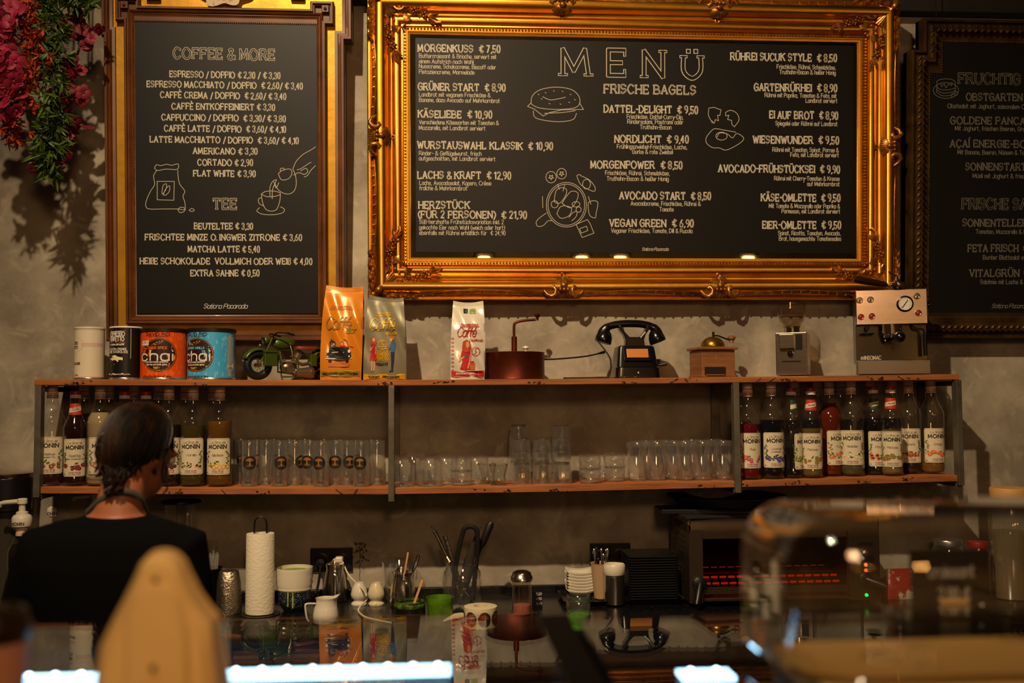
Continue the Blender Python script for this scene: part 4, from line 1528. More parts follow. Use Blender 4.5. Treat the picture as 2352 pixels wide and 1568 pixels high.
for xx in (756, 805):
    cpoly(mb, q, [(xx + 3.2 * math.cos(a), 805 + 4 * math.sin(a)) for a in [k * .785 for k in range(8)]], 1, .0012)
    cpoly(mb, q, [(xx + 2 * math.cos(a) * 1, 817 + 2 * math.sin(a)) for a in [k * .785 for k in range(8)]], 1, .0012)
cline(mb, q, [(752, 821), (781, 823), (810, 821)], 2.6, 1, .0012)
cline(mb, q, [(766, 808), (779, 807), (793, 808)], 1.6, 1, .0012)
cpoly(mb, q, [(779 + 2 * math.cos(a), 807 + 2 * math.sin(a)) for a in [k * .785 for k in range(8)]], 4, .0014)
for a in (757, 796):
    cpoly(mb, q, [(a, 825), (a + 8, 825), (a + 7, 830), (a + 1, 830)], 0, .0008)
for xx, hm in ((770, 0), (789, 6)):
    cpoly(mb, q, [(xx + 4.2 * math.cos(a), 787 + 5 * math.sin(a)) for a in [k * .785 for k in range(8)]], hm, .0010)
    cpoly(mb, q, [(xx + 2.8 * math.cos(a), 789 + 3.3 * math.sin(a)) for a in [k * .785 for k in range(8)]], 5, .0012)
cpoly(mb, q, [(764, 797), (767, 793), (776, 793), (778, 797)], 7, .0012)
cpoly(mb, q, [(783, 797), (786, 792), (796, 792), (800, 796)], 4, .0012)
cline(mb, q, [(764, 795), (759, 788), (764, 776)], 1.6, 7, .0012)
cline(mb, q, [(798, 795), (807, 794), (814, 796)], 1.4, 4, .0012)
mb.build('printed_design', PRINT, q['t'], smooth=0)

q = bag('coffee_bag', 'grey green coffee bag printed with woman in red and man in blue', 836, 934, 848, 927, 684, 676, 873, SILBAG, -.175, .052, 9)
mb = MB()
cpoly(mb, q, [(837, 859), (885, 859), (932, 859), (932, 866), (932, 872), (885, 872), (837, 872), (837, 866)], 3)
cwrite(mb, q, 841, 918, 868, 4.5, 'MISCELA DI CAFFÈ TORREFATTO IN GRANI', .9, 0, .0012)
cscr(mb, q, 865, 902, 721, 4, 'Peso netto 1000g e', .9, 3)
cscr(mb, q, 867, 900, 726, 4, 'in grani-Bohnen', .9, 3)
cscr(mb, q, 851, 906, 759, 26, 'Caffé', 2.2, 3)
cscr(mb, q, 887, 912, 770, 7, 'Abruzzo', 1.1, 3)
for r_ in (11, 9):
    cline(mb, q, [(881 + r_ * math.cos(k * .314), 793 + r_ * math.sin(k * .314)) for k in range(21)], 1, 3, .0009)
cline(mb, q, [(881, 785), (879, 791), (884, 794), (880, 800)], 1.6, 3, .0009)
cline(mb, q, [(873, 797), (889, 797)], 1.2, 3, .0009)
cscr(mb, q, 868, 894, 808, 2.6, 'la cultura del caffé', .7, 3)
for yy in (810, 829):
    cline(mb, q, [(867, yy), (880, yy), (894, yy)], 1, 3, .0009)
cwrite(mb, q, 867.5, 894, 818.5, 6.5, 'ESPRESSO', 1.5, 3, .0009, gap=1.2)
cwrite(mb, q, 867.5, 894, 827, 6.5, 'PERFETTO', 1.5, 3, .0009, gap=1.2)
cwrite(mb, q, 865, 893, 836, 2.2, 'MISCELA DI CAFFÈ', .7, 0)
cwrite(mb, q, 866, 892, 839.5, 2.2, 'TORREFATTO', .7, 0)
# the woman and the man on the print
cpoly(mb, q, [(853, 786), (855, 776), (860, 773), (865, 777), (867, 788), (864, 794), (856, 793)], 6, .0008)
cpoly(mb, q, [(858, 778), (863, 777), (864, 783), (861, 786), (858, 783)], 5, .0012)
cpoly(mb, q, [(853, 800), (854, 791), (860, 789), (866, 792), (866, 800), (861, 802)], 4, .0012)
cpoly(mb, q, [(855, 799), (865, 799), (866, 812), (868, 827), (860, 829), (851, 827), (854, 812)], 4, .0011)
for a in (856.5, 861.5):
    cline(mb, q, [(a, 828), (a + .5, 840), (a - .6, 851)], 2, 5, .0010)
    cline(mb, q, [(a - .6, 852), (a - 1.4, 853)], 1.8, 4, .0010)
cline(mb, q, [(853, 797), (853, 806), (858, 798)], 1.6, 5, .0014)
cline(mb, q, [(866, 797), (866, 808), (864, 813)], 1.6, 5, .0014)
cline(mb, q, [(857, 797), (862, 797)], 1.8, 7, .0015)
cpoly(mb, q, [(896, 774), (902, 771), (908, 774), (908, 781), (903, 782), (897, 778)], 10, .0009)
cpoly(mb, q, [(898, 777), (903, 778), (902, 785), (898, 784)], 5, .0012)
cpoly(mb, q, [(899, 790), (905, 783), (910, 787), (910, 800), (908, 810), (900, 809), (899, 800)], 7, .0011)
cline(mb, q, [(900, 792), (896, 803), (884, 801)], 3, 7, .0012)
cline(mb, q, [(893, 803), (883, 801)], 1.6, 5, .0014)
cpoly(mb, q, [(899, 809), (908, 809), (907, 825), (904, 851), (900, 851), (900, 828)], 8, .0011)
cline(mb, q, [(896, 853), (904, 852)], 2.4, 8, .0012)
mb.build('printed_design', PRINT, q['t'], smooth=0)

q = bag('coffee_bag', 'white coffee bag with red lettering and red bottom band', 1035, 1112, 1042, 1111, 692, 692, 872, WHBAG, -.18, .046, 14)
mb = MB()
cpoly(mb, q, [(1036, 852), (1074, 852), (1111, 852), (1111, 859), (1111, 865), (1074, 865), (1036, 865), (1036, 859)], 4)
cwrite(mb, q, 1047, 1106, 860, 3.4, 'MISCELA DI CAFFÈ TORREFATTO IN GRANI', .8, 1, .0012)
cpoly(mb, q, [(1065, 708), (1075, 708), (1075, 719), (1065, 719)], 0)
cpoly(mb, q, [(1067, 716), (1069, 711), (1073, 710), (1072, 715)], 7, .001)
cpoly(mb, q, [(1069, 717), (1073, 715), (1074, 718)], 9, .001)
cpoly(mb, q, [(1079, 709), (1086, 708), (1093, 709), (1093, 716), (1079, 716)], 9)
cwrite(mb, q, 1079, 1093, 720, 2.4, 'BIO', .8, 9)
cscr(mb, q, 1059, 1097, 748, 3.6, 'Peso netto 500g e', .8, 4)
cscr(mb, q, 1057, 1099, 752.5, 3.6, 'in grani-Bohnen-beans', .8, 4)
cscr(mb, q, 1050, 1092, 774, 20, 'Caffé', 1.9, 4)
cscr(mb, q, 1078, 1108, 785, 5.5, 'Decaffeinato', .8, 4)
for r_ in (10, 8.4):
    cline(mb, q, [(1092 + r_ * math.cos(k * .314), 808 + r_ * math.sin(k * .314)) for k in range(21)], .8, 4, .0009)
cline(mb, q, [(1094, 801), (1090, 806), (1094, 809), (1089, 814)], 1.2, 4, .0009)
cpoly(mb, q, [(1061, 800), (1063, 786), (1071, 781), (1079, 786), (1082, 800), (1079, 808), (1062, 810)], 6, .0008)
cpoly(mb, q, [(1070, 787), (1076, 786), (1078, 795), (1074, 801), (1070, 797)], 5, .0011)
cpoly(mb, q, [(1058, 819), (1060, 808), (1070, 803), (1079, 808), (1082, 816), (1077, 822), (1063, 822)], 4, .0012)
cpoly(mb, q, [(1062, 821), (1077, 821), (1077, 832), (1080, 849), (1068, 850), (1056, 848), (1061, 834)], 4, .0012)
cline(mb, q, [(1058, 817), (1054, 830), (1066, 820)], 2.6, 5, .0014)
cline(mb, q, [(1080, 816), (1078, 832), (1074, 846)], 2.6, 5, .0014)
cpoly(mb, q, [(1066, 817), (1074, 817), (1073, 822), (1067, 822)], 7, .0016)
cpoly(mb, q, [(1078, 833), (1090, 833), (1090, 849), (1078, 849)], 10, .0010)
cpoly(mb, q, [(1080, 830), (1088, 830), (1088, 838), (1080, 838)], 4, .0012)
for k in range(9):
    cwrite(mb, q, 1037, 1042, 780 + k * 9, 5, 'ca', .7, 4)
mb.build('printed_design', PRINT, q['t'], smooth=0)

# ------------------------------------------------------------------ copper roasting drum
COPPER = mat('aged_copper', '#6e2f1c', .42, .75, noise=(12, '#4a1e12', .35, .7), bump=(40, .06))
t = put('coffee_roaster', 'low round copper coffee roaster with crank and long handle', 'coffee roaster', 1184, -.145)
m = mpp(1184, -.145)
r = 67 * m
Hh = 62 * m
MB().lathe([(r, 0), (r * 1.01, .003), (r, .006), (r, Hh - .004), (r * 1.012, Hh - .002), (r * 1.012, Hh), (r * .98, Hh + .001), (0, Hh + .004)], 56).build('drum', COPPER, t)
MB().tube([(-2 * m, 0, Hh), (-2 * m, 0, Hh + 37 * m)], 6.5 * m, 16).tube(catmull([(-2 * m, 0, Hh + 30 * m), (-2 * m, 0, Hh + 62 * m), (4 * m, 0, Hh + 70 * m), (22 * m, 0, Hh + 74 * m), (48 * m, 0, Hh + 76 * m)], 6), 3.2 * m, 10).build('crank', COPPER, t)
MB().lathe([(0, 0), (2.5 * m, 0), (3 * m, 6 * m), (6 * m, 9 * m), (7 * m, 13 * m), (4 * m, 16 * m), (0, 17 * m)], 16, 0, (52 * m, 0, Hh + 74 * m)).build('crank_knob', COPPER, t)
MB().lathe([(0, 0), (5 * m, .5 * m), (3 * m, 3 * m), (5 * m, 6 * m), (8 * m, 9 * m), (7 * m, 12 * m), (0, 15 * m)], 18, 0, (24 * m, -.01, Hh + .002)).build('porcelain_knob', mat('porcelain', '#d5cdbd', .25), t)
MB().tube(catmull([(r * .98, 0, Hh - 16 * m), (r + 40 * m, .01, Hh - 14 * m), (r + 100 * m, .03, Hh - 8 * m), (r + 145 * m, .045, Hh + 2 * m)], 6), [1.8 * m] * 16 + [2.5 * m, 3.2 * m, 3.2 * m], 8).build('long_handle', BLKM, t)

# ------------------------------------------------------------------ telephone
BAKE = mat('black_bakelite', '#0c0b0b', .22, coat=.3)
t = put('telephone', 'antique black desk telephone with side crank', 'telephone', 1458, -.15)
m = mpp(1458, -.15)


def plx(*pts):
    return [((a - 1458) * m, (868 - b) * m) for a, b in pts]


d = .075
MB().loft([(0, 0, 0, 52 * m, d), (0, 0, 3 * m, 53 * m, d), (0, 0, 5 * m, 51 * m, d), (0, 0, 24 * m, 50 * m, d * .97), (0, 0, 26 * m, 47 * m, d * .9), (0, 0, 60 * m, 43 * m, d * .72), (0, 0, 71 * m, 41 * m, d * .66), (0, 0, 74 * m, 37 * m, d * .58)], 48, power=9).build('housing', BAKE, t, smooth=30)
M_ = Rx(-.34)
MB().box((0, -d * .80 + .001, 55 * m), (62 * m, .004, 34 * m), 0, Rx(-.42)).build('front_plate', BAKE, t, smooth=0, bevel=.003)
MB().box((0, -d * .82, 56 * m), (49 * m, .003, 22 * m), 0, Rx(-.42)).build('copper_plate', mat('copper_plate', '#c07a3c', .5, .6), t, smooth=0, bevel=.001)
MB().ball((0, -d - .001, 12 * m), (3 * m, 2 * m, 3 * m), 12, 8).build('lock', TINSIL, t)
MB().prism(plx((1436, 796), (1437, 780), (1432, 768), (1423, 756), (1422, 748), (1430, 748), (1435, 762), (1446, 774), (1470, 774), (1481, 762), (1485, 748), (1493, 748), (1492, 756), (1483, 768), (1479, 780), (1481, 796)), -.02, .02).build('cradle', BAKE, t, smooth=0, bevel=.003)
mb = MB()
hp = catmull([((a - 1458) * m, -.004, (868 - b) * m) for a, b in ((1382, 770), (1388, 758), (1404, 748), (1430, 743.5), (1452, 743), (1474, 744), (1496, 749), (1510, 759), (1516, 770))], 5)
mb.tube(hp, [8.5 * m if 8 < i < len(hp) - 9 else 10 * m for i in range(len(hp))], 14, flat=.95)
for a, tl in ((1389, .30), (1509, -.36)):
    Mx = Ry(tl)
    mb.lathe([(8 * m, 18 * m), (14 * m, 12 * m), (18 * m, 3 * m), (19 * m, -2 * m), (19.5 * m, -9 * m), (18 * m, -12 * m), (12 * m, -10 * m), (0, -10 * m)], 24, 0, ((a - 1458) * m, -.004, (868 - 775) * m), Mx)
mb.build('handset', BAKE, t)
MB().tube([(48 * m, 0, 40 * m), (60 * m, 0, 40 * m)], 4 * m, 12).box((56 * m, -.002, 36 * m), (5 * m, 5 * m, 16 * m)).tube([(56 * m, -.002, 30 * m), (73 * m, -.004, 34 * m)], [3.5 * m, 5 * m], 12).build('crank', BAKE, t)
mb = MB()
cpts = catmull([((a - 1458) * m, y_, (868 - b) * m) for a, b, y_ in ((1372, 770, -.01), (1371, 780, -.02), (1384, 800, -.04), (1397, 822, -.05), (1399, 842, -.05), (1396, 858, -.05), (1392, 865, -.055), (1384, 866, -.06), (1372, 866, -.06), (1350, 866.4, -.05), (1330, 866.4, -.03), (1312, 866.4, -.02), (1297, 866.4, .0), (1330, 866.4, .03), (1400, 866.4, .04))], 14)
for ph in (0, pi):
    mb.tube([p + V((math.cos(i * 1.1 + ph), math.sin(i * 1.1 + ph) * .7, math.sin(i * 1.1 + ph))) * (1.3 * m) for i, p in enumerate(cpts)], 1.25 * m, 5)
mb.build('cord', mat('braided_cord', '#2a2017', .8), t)

# ------------------------------------------------------------------ wooden box mill
MILLW = mat('mill_wood', '#8a5c36', .5, noise=(9, '#6b4426', .35, .7, (1, 1, 7)))
BRASS = mat('aged_brass', '#8f6a24', .32, .9)
t = put('coffee_mill', 'small wooden box coffee mill with brass dome and crank', 'coffee mill', 1637, -.14, math.radians(7))
m = mpp(1637, -.14)
h = 40 * m
mb = MB()
mb.box((0, h * .02, 32.5 * m), (78 * m, 76 * m, 57 * m)).box((0, 0, 3 * m), (82 * m, 80 * m, 5 * m))
mb.build('box', MILLW, t, smooth=0, bevel=.002)
MB().box((0, 0, 65 * m), (89 * m, 88 * m, 6.5 * m)).build('top_plate', MILLW, t, smooth=0, bevel=.003)
MB().box((-9 * m, -38.5 * m, 14 * m), (48 * m, 3 * m, 19 * m)).build('drawer_opening', mat('painted_hollow_shade', '#140b06', .9), t, smooth=0)  # solid dark piece, its colour stands for the shade inside the opening
MB().box((-9 * m, -33 * m, 6 * m), (44 * m, 20 * m, 2 * m)).build('drawer_floor', MILLW, t, smooth=0)
MB().lathe([(29 * m, 0), (30 * m, 1 * m), (27 * m, 3 * m)] + [(27 * m * math.cos(a), 3 * m + 22 * m * math.sin(a)) for a in (.1, .3, .5, .7, .9, 1.1, 1.3, 1.5)], 32, 0, (2 * m, 0, 68 * m)).build('dome', BRASS, t)
mb = MB().tube([(4 * m, 0, 88 * m), (4 * m, 0, 97 * m)], 3 * m, 10).ball((4 * m, 0, 101 * m), 3.6 * m, 10, 8).tube([(4 * m, 0, 96 * m), (16 * m, 0, 95 * m), (44 * m, 0, 85 * m)], 1.8 * m, 8)
mb.build('crank', BLKM, t)
MB().lathe([(0, -7 * m), (6 * m, -6 * m), (5 * m, -2 * m), (9 * m, 3 * m), (9 * m, 7 * m), (5 * m, 10 * m), (0, 10 * m)], 18, 0, (48 * m, 0, 86 * m)).build('crank_knob', MILLW, t)
mb = MB()
write(mb, 'Kaffee', -18 * m, 5 * m, 40 * m, 6 * m, lambda x, z, l=0.: (x, -37.3 * m + h * .02 - .0004 - l, z), 1 * m, slant=.3, gap=.8)
mb.build('lettering', GOLDP, t, smooth=0)

# ------------------------------------------------------------------ electric grinder
BRUSH = mat('brushed_steel', '#c7b6a6', .24, 1., noise=(3, '#b09c8a', .3, .7, (1, 1, 60)))
DSTEEL = mat('dark_steel', '#77726b', .3, .95)
t = put('coffee_grinder', 'slim steel electric coffee grinder with clear bean hopper', 'coffee grinder', 1824, -.14, math.radians(-27))
m = mpp(1824, -.14)
Hb = 97 * m
bw, bdp = 68 * m, 62 * m
MB().box((0, 0, Hb / 2 + 2 * m), (bw, bdp, Hb - 2 * m)).build('body', BRUSH, t, smooth=0, bevel=.0025)
MB().box((0, 0, 1 * m), (bw - 6 * m, bdp - 6 * m, 2 * m)).build('base', BLKM, t, smooth=0)
MB().box((-9 * m, -bdp / 2 - 5 * m, 78 * m), (32 * m, 10 * m, 32 * m)).build('chute_cover', BRUSH, t, smooth=0, bevel=.002)
MB().box((17 * m, -bdp / 2 - .0005, 76 * m), (15 * m, .002, 34 * m)).build('chute_opening', BLKM, t, smooth=0)
MB().lathe([(6.5 * m, 0), (6 * m, 6 * m), (4 * m, 8 * m), (0, 8.5 * m)], 20, 0, (-2 * m, -bdp / 2, 51 * m), Rx(pi / 2)).build('switch_knob', BAKE, t)
MB().box((0, -bdp / 2 - .001, 34 * m), (40 * m, .003, 2 * m)).build('fork_slot', BLKM, t, smooth=0)
MB().lathe([(20 * m, 0), (20 * m, 3 * m), (18 * m, 3 * m), (18 * m, 13 * m), (20 * m, 14 * m), (20 * m, 16 * m), (0, 16 * m)], 30, 0, (-2 * m, 0, Hb)).build('collar', CHROME, t)
HOP = thin_glass('smoked_hopper', (.94, .91, .86), 1.45)
MB().lathe([(13 * m, 0), (20 * m, 4 * m), (27 * m, 13 * m), (31 * m, 26 * m), (31.5 * m, 60 * m), (30.5 * m, 60 * m), (30 * m, 27 * m), (26 * m, 14 * m), (19 * m, 5.5 * m), (12 * m, 1.5 * m)], 36, 0, (-2 * m, 0, Hb + 14 * m)).build('hopper', HOP, t)
MB().lathe([(0, 1 * m), (18 * m, 6 * m), (25 * m, 14 * m), (29 * m, 28 * m), (0, 28 * m)], 30, 0, (-2 * m, 0, Hb + 14 * m)).build('frosted_dust', thin_glass('hopper_dust', (.80, .74, .64), 1.1, .6), t)

# ------------------------------------------------------------------ espresso machine
t = put('espresso_machine', 'steel espresso machine with round pressure gauge and red buttons', 'espresso machine', 2046, -.14)
m = mpp(2046, -.14)
t.rotation_euler.z = math.radians(-16)


def ex(px, py):
    return ((px - 2046) * m * 1.04, (861 - py) * m)


dp = .10
w2 = 72 * m * 1.04
mb = MB().box((0, -.055, ex(0, 711)[1]), (2 * w2, .03, 78 * m))
mb.build('control_panel', BRUSH, t, smooth=0, bevel=.003)
MB().box((0, -.002, 98 * m), (2 * w2 - 2 * m, .076, 140 * m)).build('boiler_housing', DSTEEL, t, smooth=0, bevel=.002)
MB().box((1 * m, -.052, 17.5 * m), (2 * w2 + 2 * m, .045, 31 * m)).build('drip_tray', DSTEEL, t, smooth=0, bevel=.002)
MB().box((1 * m, .03, 1 * m), (2 * w2 - 12 * m, .12, 2 * m)).build('feet', BLKM, t, smooth=0)
MB().box((0, -.042, 72 * m), (2 * w2 - 4 * m, .004, 76 * m)).build('back_panel', mat('polished_panel', '#4c4941', .18, 1.), t, smooth=0)
for k, (px, py, red) in enumerate(((1982, 695, 0), (2004, 694, 0), (2097, 689, 0), (1984, 732, 1), (2006, 731, 1), (2099, 726, 1))):
    x, z = ex(px, py)
    sw = MB().lathe([(7 * m, 0), (7 * m, 1.5 * m), (5.5 * m, 3 * m), (5 * m, 3 * m), (5 * m, .5 * m), (0, .5 * m)], 20, 0, (x, -.070, z), Rx(pi / 2)).build('indicator_lamp' if red else 'toggle_switch', CHROME, t)
    if red:
        MB().ball((x, -.0715, z), (4.6 * m, 3 * m, 4.6 * m), 14, 8).build('red_lens', mat('red_lens', '#b00f16', .12, coat=.8), sw)
    else:
        MB().tube([(x, -.071, z), (x - 1 * m, -.080, z - 3 * m)], 1.6 * m, 8).build('toggle', CHROME, sw)
x, z = ex(2073, 705)
g = MB().lathe([(18 * m, 0), (18 * m, 2 * m), (14 * m, 4 * m), (14 * m, 2.5 * m), (0, 2.5 * m)], 32, 0, (x, -.070, z), Rx(pi / 2)).build('pressure_gauge', CHROME, t)
mb = MB().lathe([(14 * m, 0), (14 * m, .4 * m), (0, .4 * m)], 32, 0, (x, -.0746, z), Rx(pi / 2))
mb.build('dial', mat('dial_face', '#cfc8b4', .5), g)
mb = MB()
fm_ = lambda a, b, l=0.: (x + a, -.0757 - l, z + b)
mb.ribbon([(5 * m, 7 * m), (-6 * m, -9 * m)], 2 * m, fm_)
for k in range(11):
    a = -2.3 + k * .46 + pi / 2
    mb.ribbon([(10 * m * math.cos(a), 10 * m * math.sin(a)), (12.5 * m * math.cos(a), 12.5 * m * math.sin(a))], .8 * m, fm_)
    mb.box((x + 16 * m * math.cos(a), -.0738, z + 16 * m * math.sin(a)), (2 * m, .001, 2 * m))
mb.build('needle', INK, g, smooth=0)
x, z = ex(2043, 750)
MB().lathe([(22 * m, 0), (22 * m, -22 * m), (19 * m, -24 * m), (19 * m, -30 * m), (0, -30 * m)], 30, 0, (x, -.078, z)).build('group_head', CHROME, t)
mb = MB().tube([(x + 4 * m, -.09, z - 25 * m), (x + 8 * m, -.15, z - 30 * m)], [6 * m, 7 * m], 14).ball((x + 9 * m, -.165, z - 31 * m), (12 * m, 12 * m, 12 * m), 18, 12)
mb.tube([(x - 14 * m, -.08, z - 29 * m), (x - 12 * m, -.085, z - 38 * m)], 4 * m, 10)
mb.build('portafilter', BAKE, t)
xs, zs_ = ex(2100, 752)
MB().tube(catmull([(xs - 14 * m, -.06, zs_), (xs - 8 * m, -.08, zs_ - 8 * m), (xs + 6 * m, -.09, zs_ - 12 * m), (xs + 8 * m, -.092, zs_ - 30 * m)], 5), 2.2 * m, 8).tube([(xs + 8 * m, -.092, zs_ - 20 * m), (xs + 9 * m, -.092, zs_ - 68 * m)], 4.2 * m, 12).build('steam_wand', BAKE, t)
MB().tube([(ex(1996, 752)[0], -.07, zs_), (ex(1996, 752)[0], -.07, zs_ - 10 * m)], 4 * m, 12).lathe([(0, 0), (15 * m, 0), (15 * m, 2 * m), (0, 2 * m)], 24, 0, (ex(1996, 752)[0], -.07, zs_ - 18 * m)).build('tamper', BLKM, t)
MB().tube([(w2, -.02, ex(0, 706)[1]), (w2 + 8 * m, -.02, ex(0, 706)[1])], 9 * m, 16).build('steam_knob', BAKE, t)
x, z = ex(2004, 822)
bdg = MB().box((x, -.0455, z), (47 * m, .003, 15 * m)).build('badge', INK, t, smooth=0)
mb = MB()
write(mb, 'INSOMAC', x - 13 * m, x + 21 * m, z - 4 * m, 8 * m, lambda a, b, l=0.: (a, -.0475 - l, b), 1.6 * m)
for k in range(4):
    mb.box((x - 21 * m + k * 2.4 * m, -.0475, z - 1 * m + k % 2 * m), (1.4 * m, .001, 7 * m))
mb.build('badge_lettering', TINSIL, bdg, smooth=0)

pf = thing('portafilter_with_handle', 'chrome portafilter with dark brown handle lying on the espresso machine', 'portafilter', (0, 0, 0))
x, _ = ex(2068, 0)
pz = t.location.z + (861 - 673) * m
pxw = WX(2068, -.20)
pf.location = (pxw, -.20, pz)
MB().lathe([(18 * m, 0), (19 * m, 2 * m), (19 * m, 14 * m), (16 * m, 16 * m), (8 * m, 18 * m), (4 * m, 22 * m), (2.5 * m, 30 * m), (0, 31 * m)], 28).build('basket', CHROME, pf)
MB().tube([(-14 * m, 0, 8 * m), (-30 * m, -.01, 11 * m)], 3.5 * m, 10).build('neck', CHROME, pf)
MB().tube([(-28 * m, -.01, 10 * m), (-36 * m, -.012, 12 * m), (-70 * m, -.022, 17 * m), (-98 * m, -.03, 21 * m), (-108 * m, -.033, 22 * m)], [5.5 * m, 7 * m, 8.5 * m, 9.5 * m, 6 * m], 16).build('handle', mat('dark_wood_handle', '#2c140c', .3, coat=.3), pf)
MB().tube(catmull([(2 * m, 0, 24 * m), (-6 * m, -.01, 30 * m), (-18 * m, -.015, 33 * m), (-22 * m, -.015, 40 * m)], 5), 2 * m, 8).build('spout', CHROME, pf)
# ================================================================== syrup bottles on the lower board
BGLASS = thin_glass('bottle_glass', (.95, .95, .93), 1.5, .04, .9, haze=.004)
CLEAR = thin_glass('clear_glass', (.985, .985, .98), 1.65, .06, 1.75, haze=.012)
LPAPER = mat('label_paper', '#cdbfa2', .6)
CAPC = mat('cap_cream', '#dcc4ae', .5)
CAPW = mat('cap_white', '#d0c8bd', .45)
CAPR = mat('cap_red', '#8e1a1c', .45)
DKRED = mat('dark_red_print', '#7a1c22', .6)
LEAFP = mat('leaf_print', '#4c6a24', .6)
LEAFD = mat('dark_leaf_print', '#2f4a1c', .6)
PINKI = mat('rose_print', '#b4576a', .6)
GREYI = mat('grey_ink', '#6a6054', .6)
TALL = [(0, .004), (.036, .002), (.041, .006), (.0430, .014), (.0430, .034), (.0415, .039), (.0415, .166), (.0430, .171), (.0430, .205), (.0436, .211), (.0425, .219), (.038, .232), (.030, .246), (.0235, .260), (.0195, .275), (.0175, .290), (.0165, .320)]
SHORT = [(0, .004), (.031, .002), (.036, .006), (.0378, .013), (.0378, .027), (.0364, .031), (.0364, .160), (.0378, .165), (.0378, .186), (.0382, .192), (.037, .199), (.032, .212), (.0255, .226), (.0205, .240), (.018, .256), (.0165, .280), (.0155, .302)]


def inner(prof, top, sh=.0028):
    out = []
    last = None
    for r, z in prof:
        if z >= top:
            r0, z0 = last
            t = (top - z0) / (z - z0)
            out.append((max(r0 + (r - r0) * t - sh, .001), top))
            break
        out.append((max(r - sh, 0), z + (.004 if z < .01 else 0)))
        last = (r, z)
    out.append((0, out[-1][1]))
    return out


LIQ = {}


def liquid(hexc, rough=.08, op=.85):
    key = hexc
    if key not in LIQ:
        m = mat('syrup_' + hexc, '#' + hexc, rough, coat=.4)
        LIQ[key] = m
    return LIQ[key]


def make_label(t, prof, tall, la, ang, name, sub, art, seed):
    r = .0415 if tall else .0364
    z0, z1 = (.041, .164) if tall else (.0325, .158)
    hw = 1.12
    mb = MB()
    a0 = la - ang
    mp = lambda x, z, l=0.: ((r + .0006 + l) * math.sin(x / r + a0), -(r + .0006 + l) * math.cos(x / r + a0), z)
    wx = hw * r
    # paper with rounded corners
    n = 22
    c = .005
    vs, fs = [], []
    for i in range(n + 1):
        x = -wx + 2 * wx * i / n
        e = max(0, abs(x) - (wx - c))
        dz = c - math.sqrt(max(0, c * c - e * e))
        vs += [mp(x, z0 + dz), mp(x, z1 - dz)]
    for i in range(n):
        fs.append((2 * i, 2 * i + 2, 2 * i + 3, 2 * i + 1))
    mb.add(vs, fs, 0)
    b = .003
    N = 18
    for zz in (z0 + b, z1 - b):
        mb.ribbon([(-wx + b + 2 * (wx - b) * i / N, zz) for i in range(N + 1)], .0006, mp, 4, .0003)
    for xx in (-wx + b, wx - b):
        mb.ribbon([(xx, z0 + b), (xx, z1 - b)], .0006, mp, 4, .0003)
    s = 1 if tall else .92
    write(mb, 'Le Sirop de', -.0245 * s, .0245 * s, z1 - .018, .009 * s, mp, .0008, 4, .0004, slant=.3, gap=.7)
    write(mb, 'MONIN', -.031 * s, .031 * s, z1 - .034, .0118 * s, mp, .0029, 1, .0005, serif=True)
    write(mb, '®', .032 * s, .0335 * s, z1 - .027, .003, mp, .0004, 1, .0005)
    if name:
        ln = min(.030, .0042 * len(name))
        write(mb, name, -ln * .6, ln * .6, z1 - .060, .0075, mp, .0007, 4, .0009, slant=.25, gap=.7)
    if sub:
        write(mb, sub, -.0022 * len(sub), .0022 * len(sub), z1 - .069, .0032, mp, .0007, 1, .0009)
    write(mb, 'Arômes Naturels'.replace('ô', 'o'), -.019, .019, z0 + .0115, .005, mp, .0007, 2, .0005, slant=.3, gap=.8)
    write(mb, 'Une tradition de qualité', -.019, .019, z0 + .0062, .0030, mp, .0005, 4, .0005, gap=1)
    write(mb, '100 cl' if tall else '70 cl', -wx + .004, -wx + .010, z0 + .006, .004, mp, .0006, 4, .0005)
    rnd = random.Random(seed)
    f1, f2, lf, side = art
    # leafy sprigs at the sides, fruit heaped below the name
    for sg in (-1, 1):
        if side in ('both', 'l' if sg < 0 else 'r'):
            x0 = sg * .036
            pts = [(x0, z0 + .034), (x0 - sg * .003, z0 + .048), (x0 - sg * .001, z0 + .062), (x0 - sg * .005, z0 + .074)]
            mb.ribbon(pts, .0009, mp, lf, .0004)
            for k in range(9):
                u = k / 8
                px, pz = x0 + rnd.uniform(-.006, .006), z0 + .034 + u * .044
                mb.blob(px, pz, .0050, .0019, mp, lf if k % 3 else (f1 if rnd.random() < .5 else lf), .0005 + k * 2e-5, 8, rnd.uniform(-1.2, 1.2))
    for k in range(16):
        px = rnd.uniform(-.034, .034)
        pz = z0 + .030 + rnd.uniform(-.007, .010) * (1.2 - abs(px) * 12)
        if k < 6:
            mb.blob(px, pz + .004, .0065, .0028, mp, lf, .0005, 8, rnd.uniform(-1, 1))
        else:
            rr = rnd.uniform(.0042, .0072)
            mb.blob(px, pz, rr * 1.15, rr, mp, f1, .0006 + k * 3e-5, 12, rnd.uniform(-.6, .6), .06)
            mb.blob(px + .001, pz + .0006, rr * .62, rr * .55, mp, f2, .0007 + k * 3e-5, 9, rnd.uniform(-.6, .6), .1)
    return mb


def P(h):
    return mat('print_' + h, '#' + h, .6)


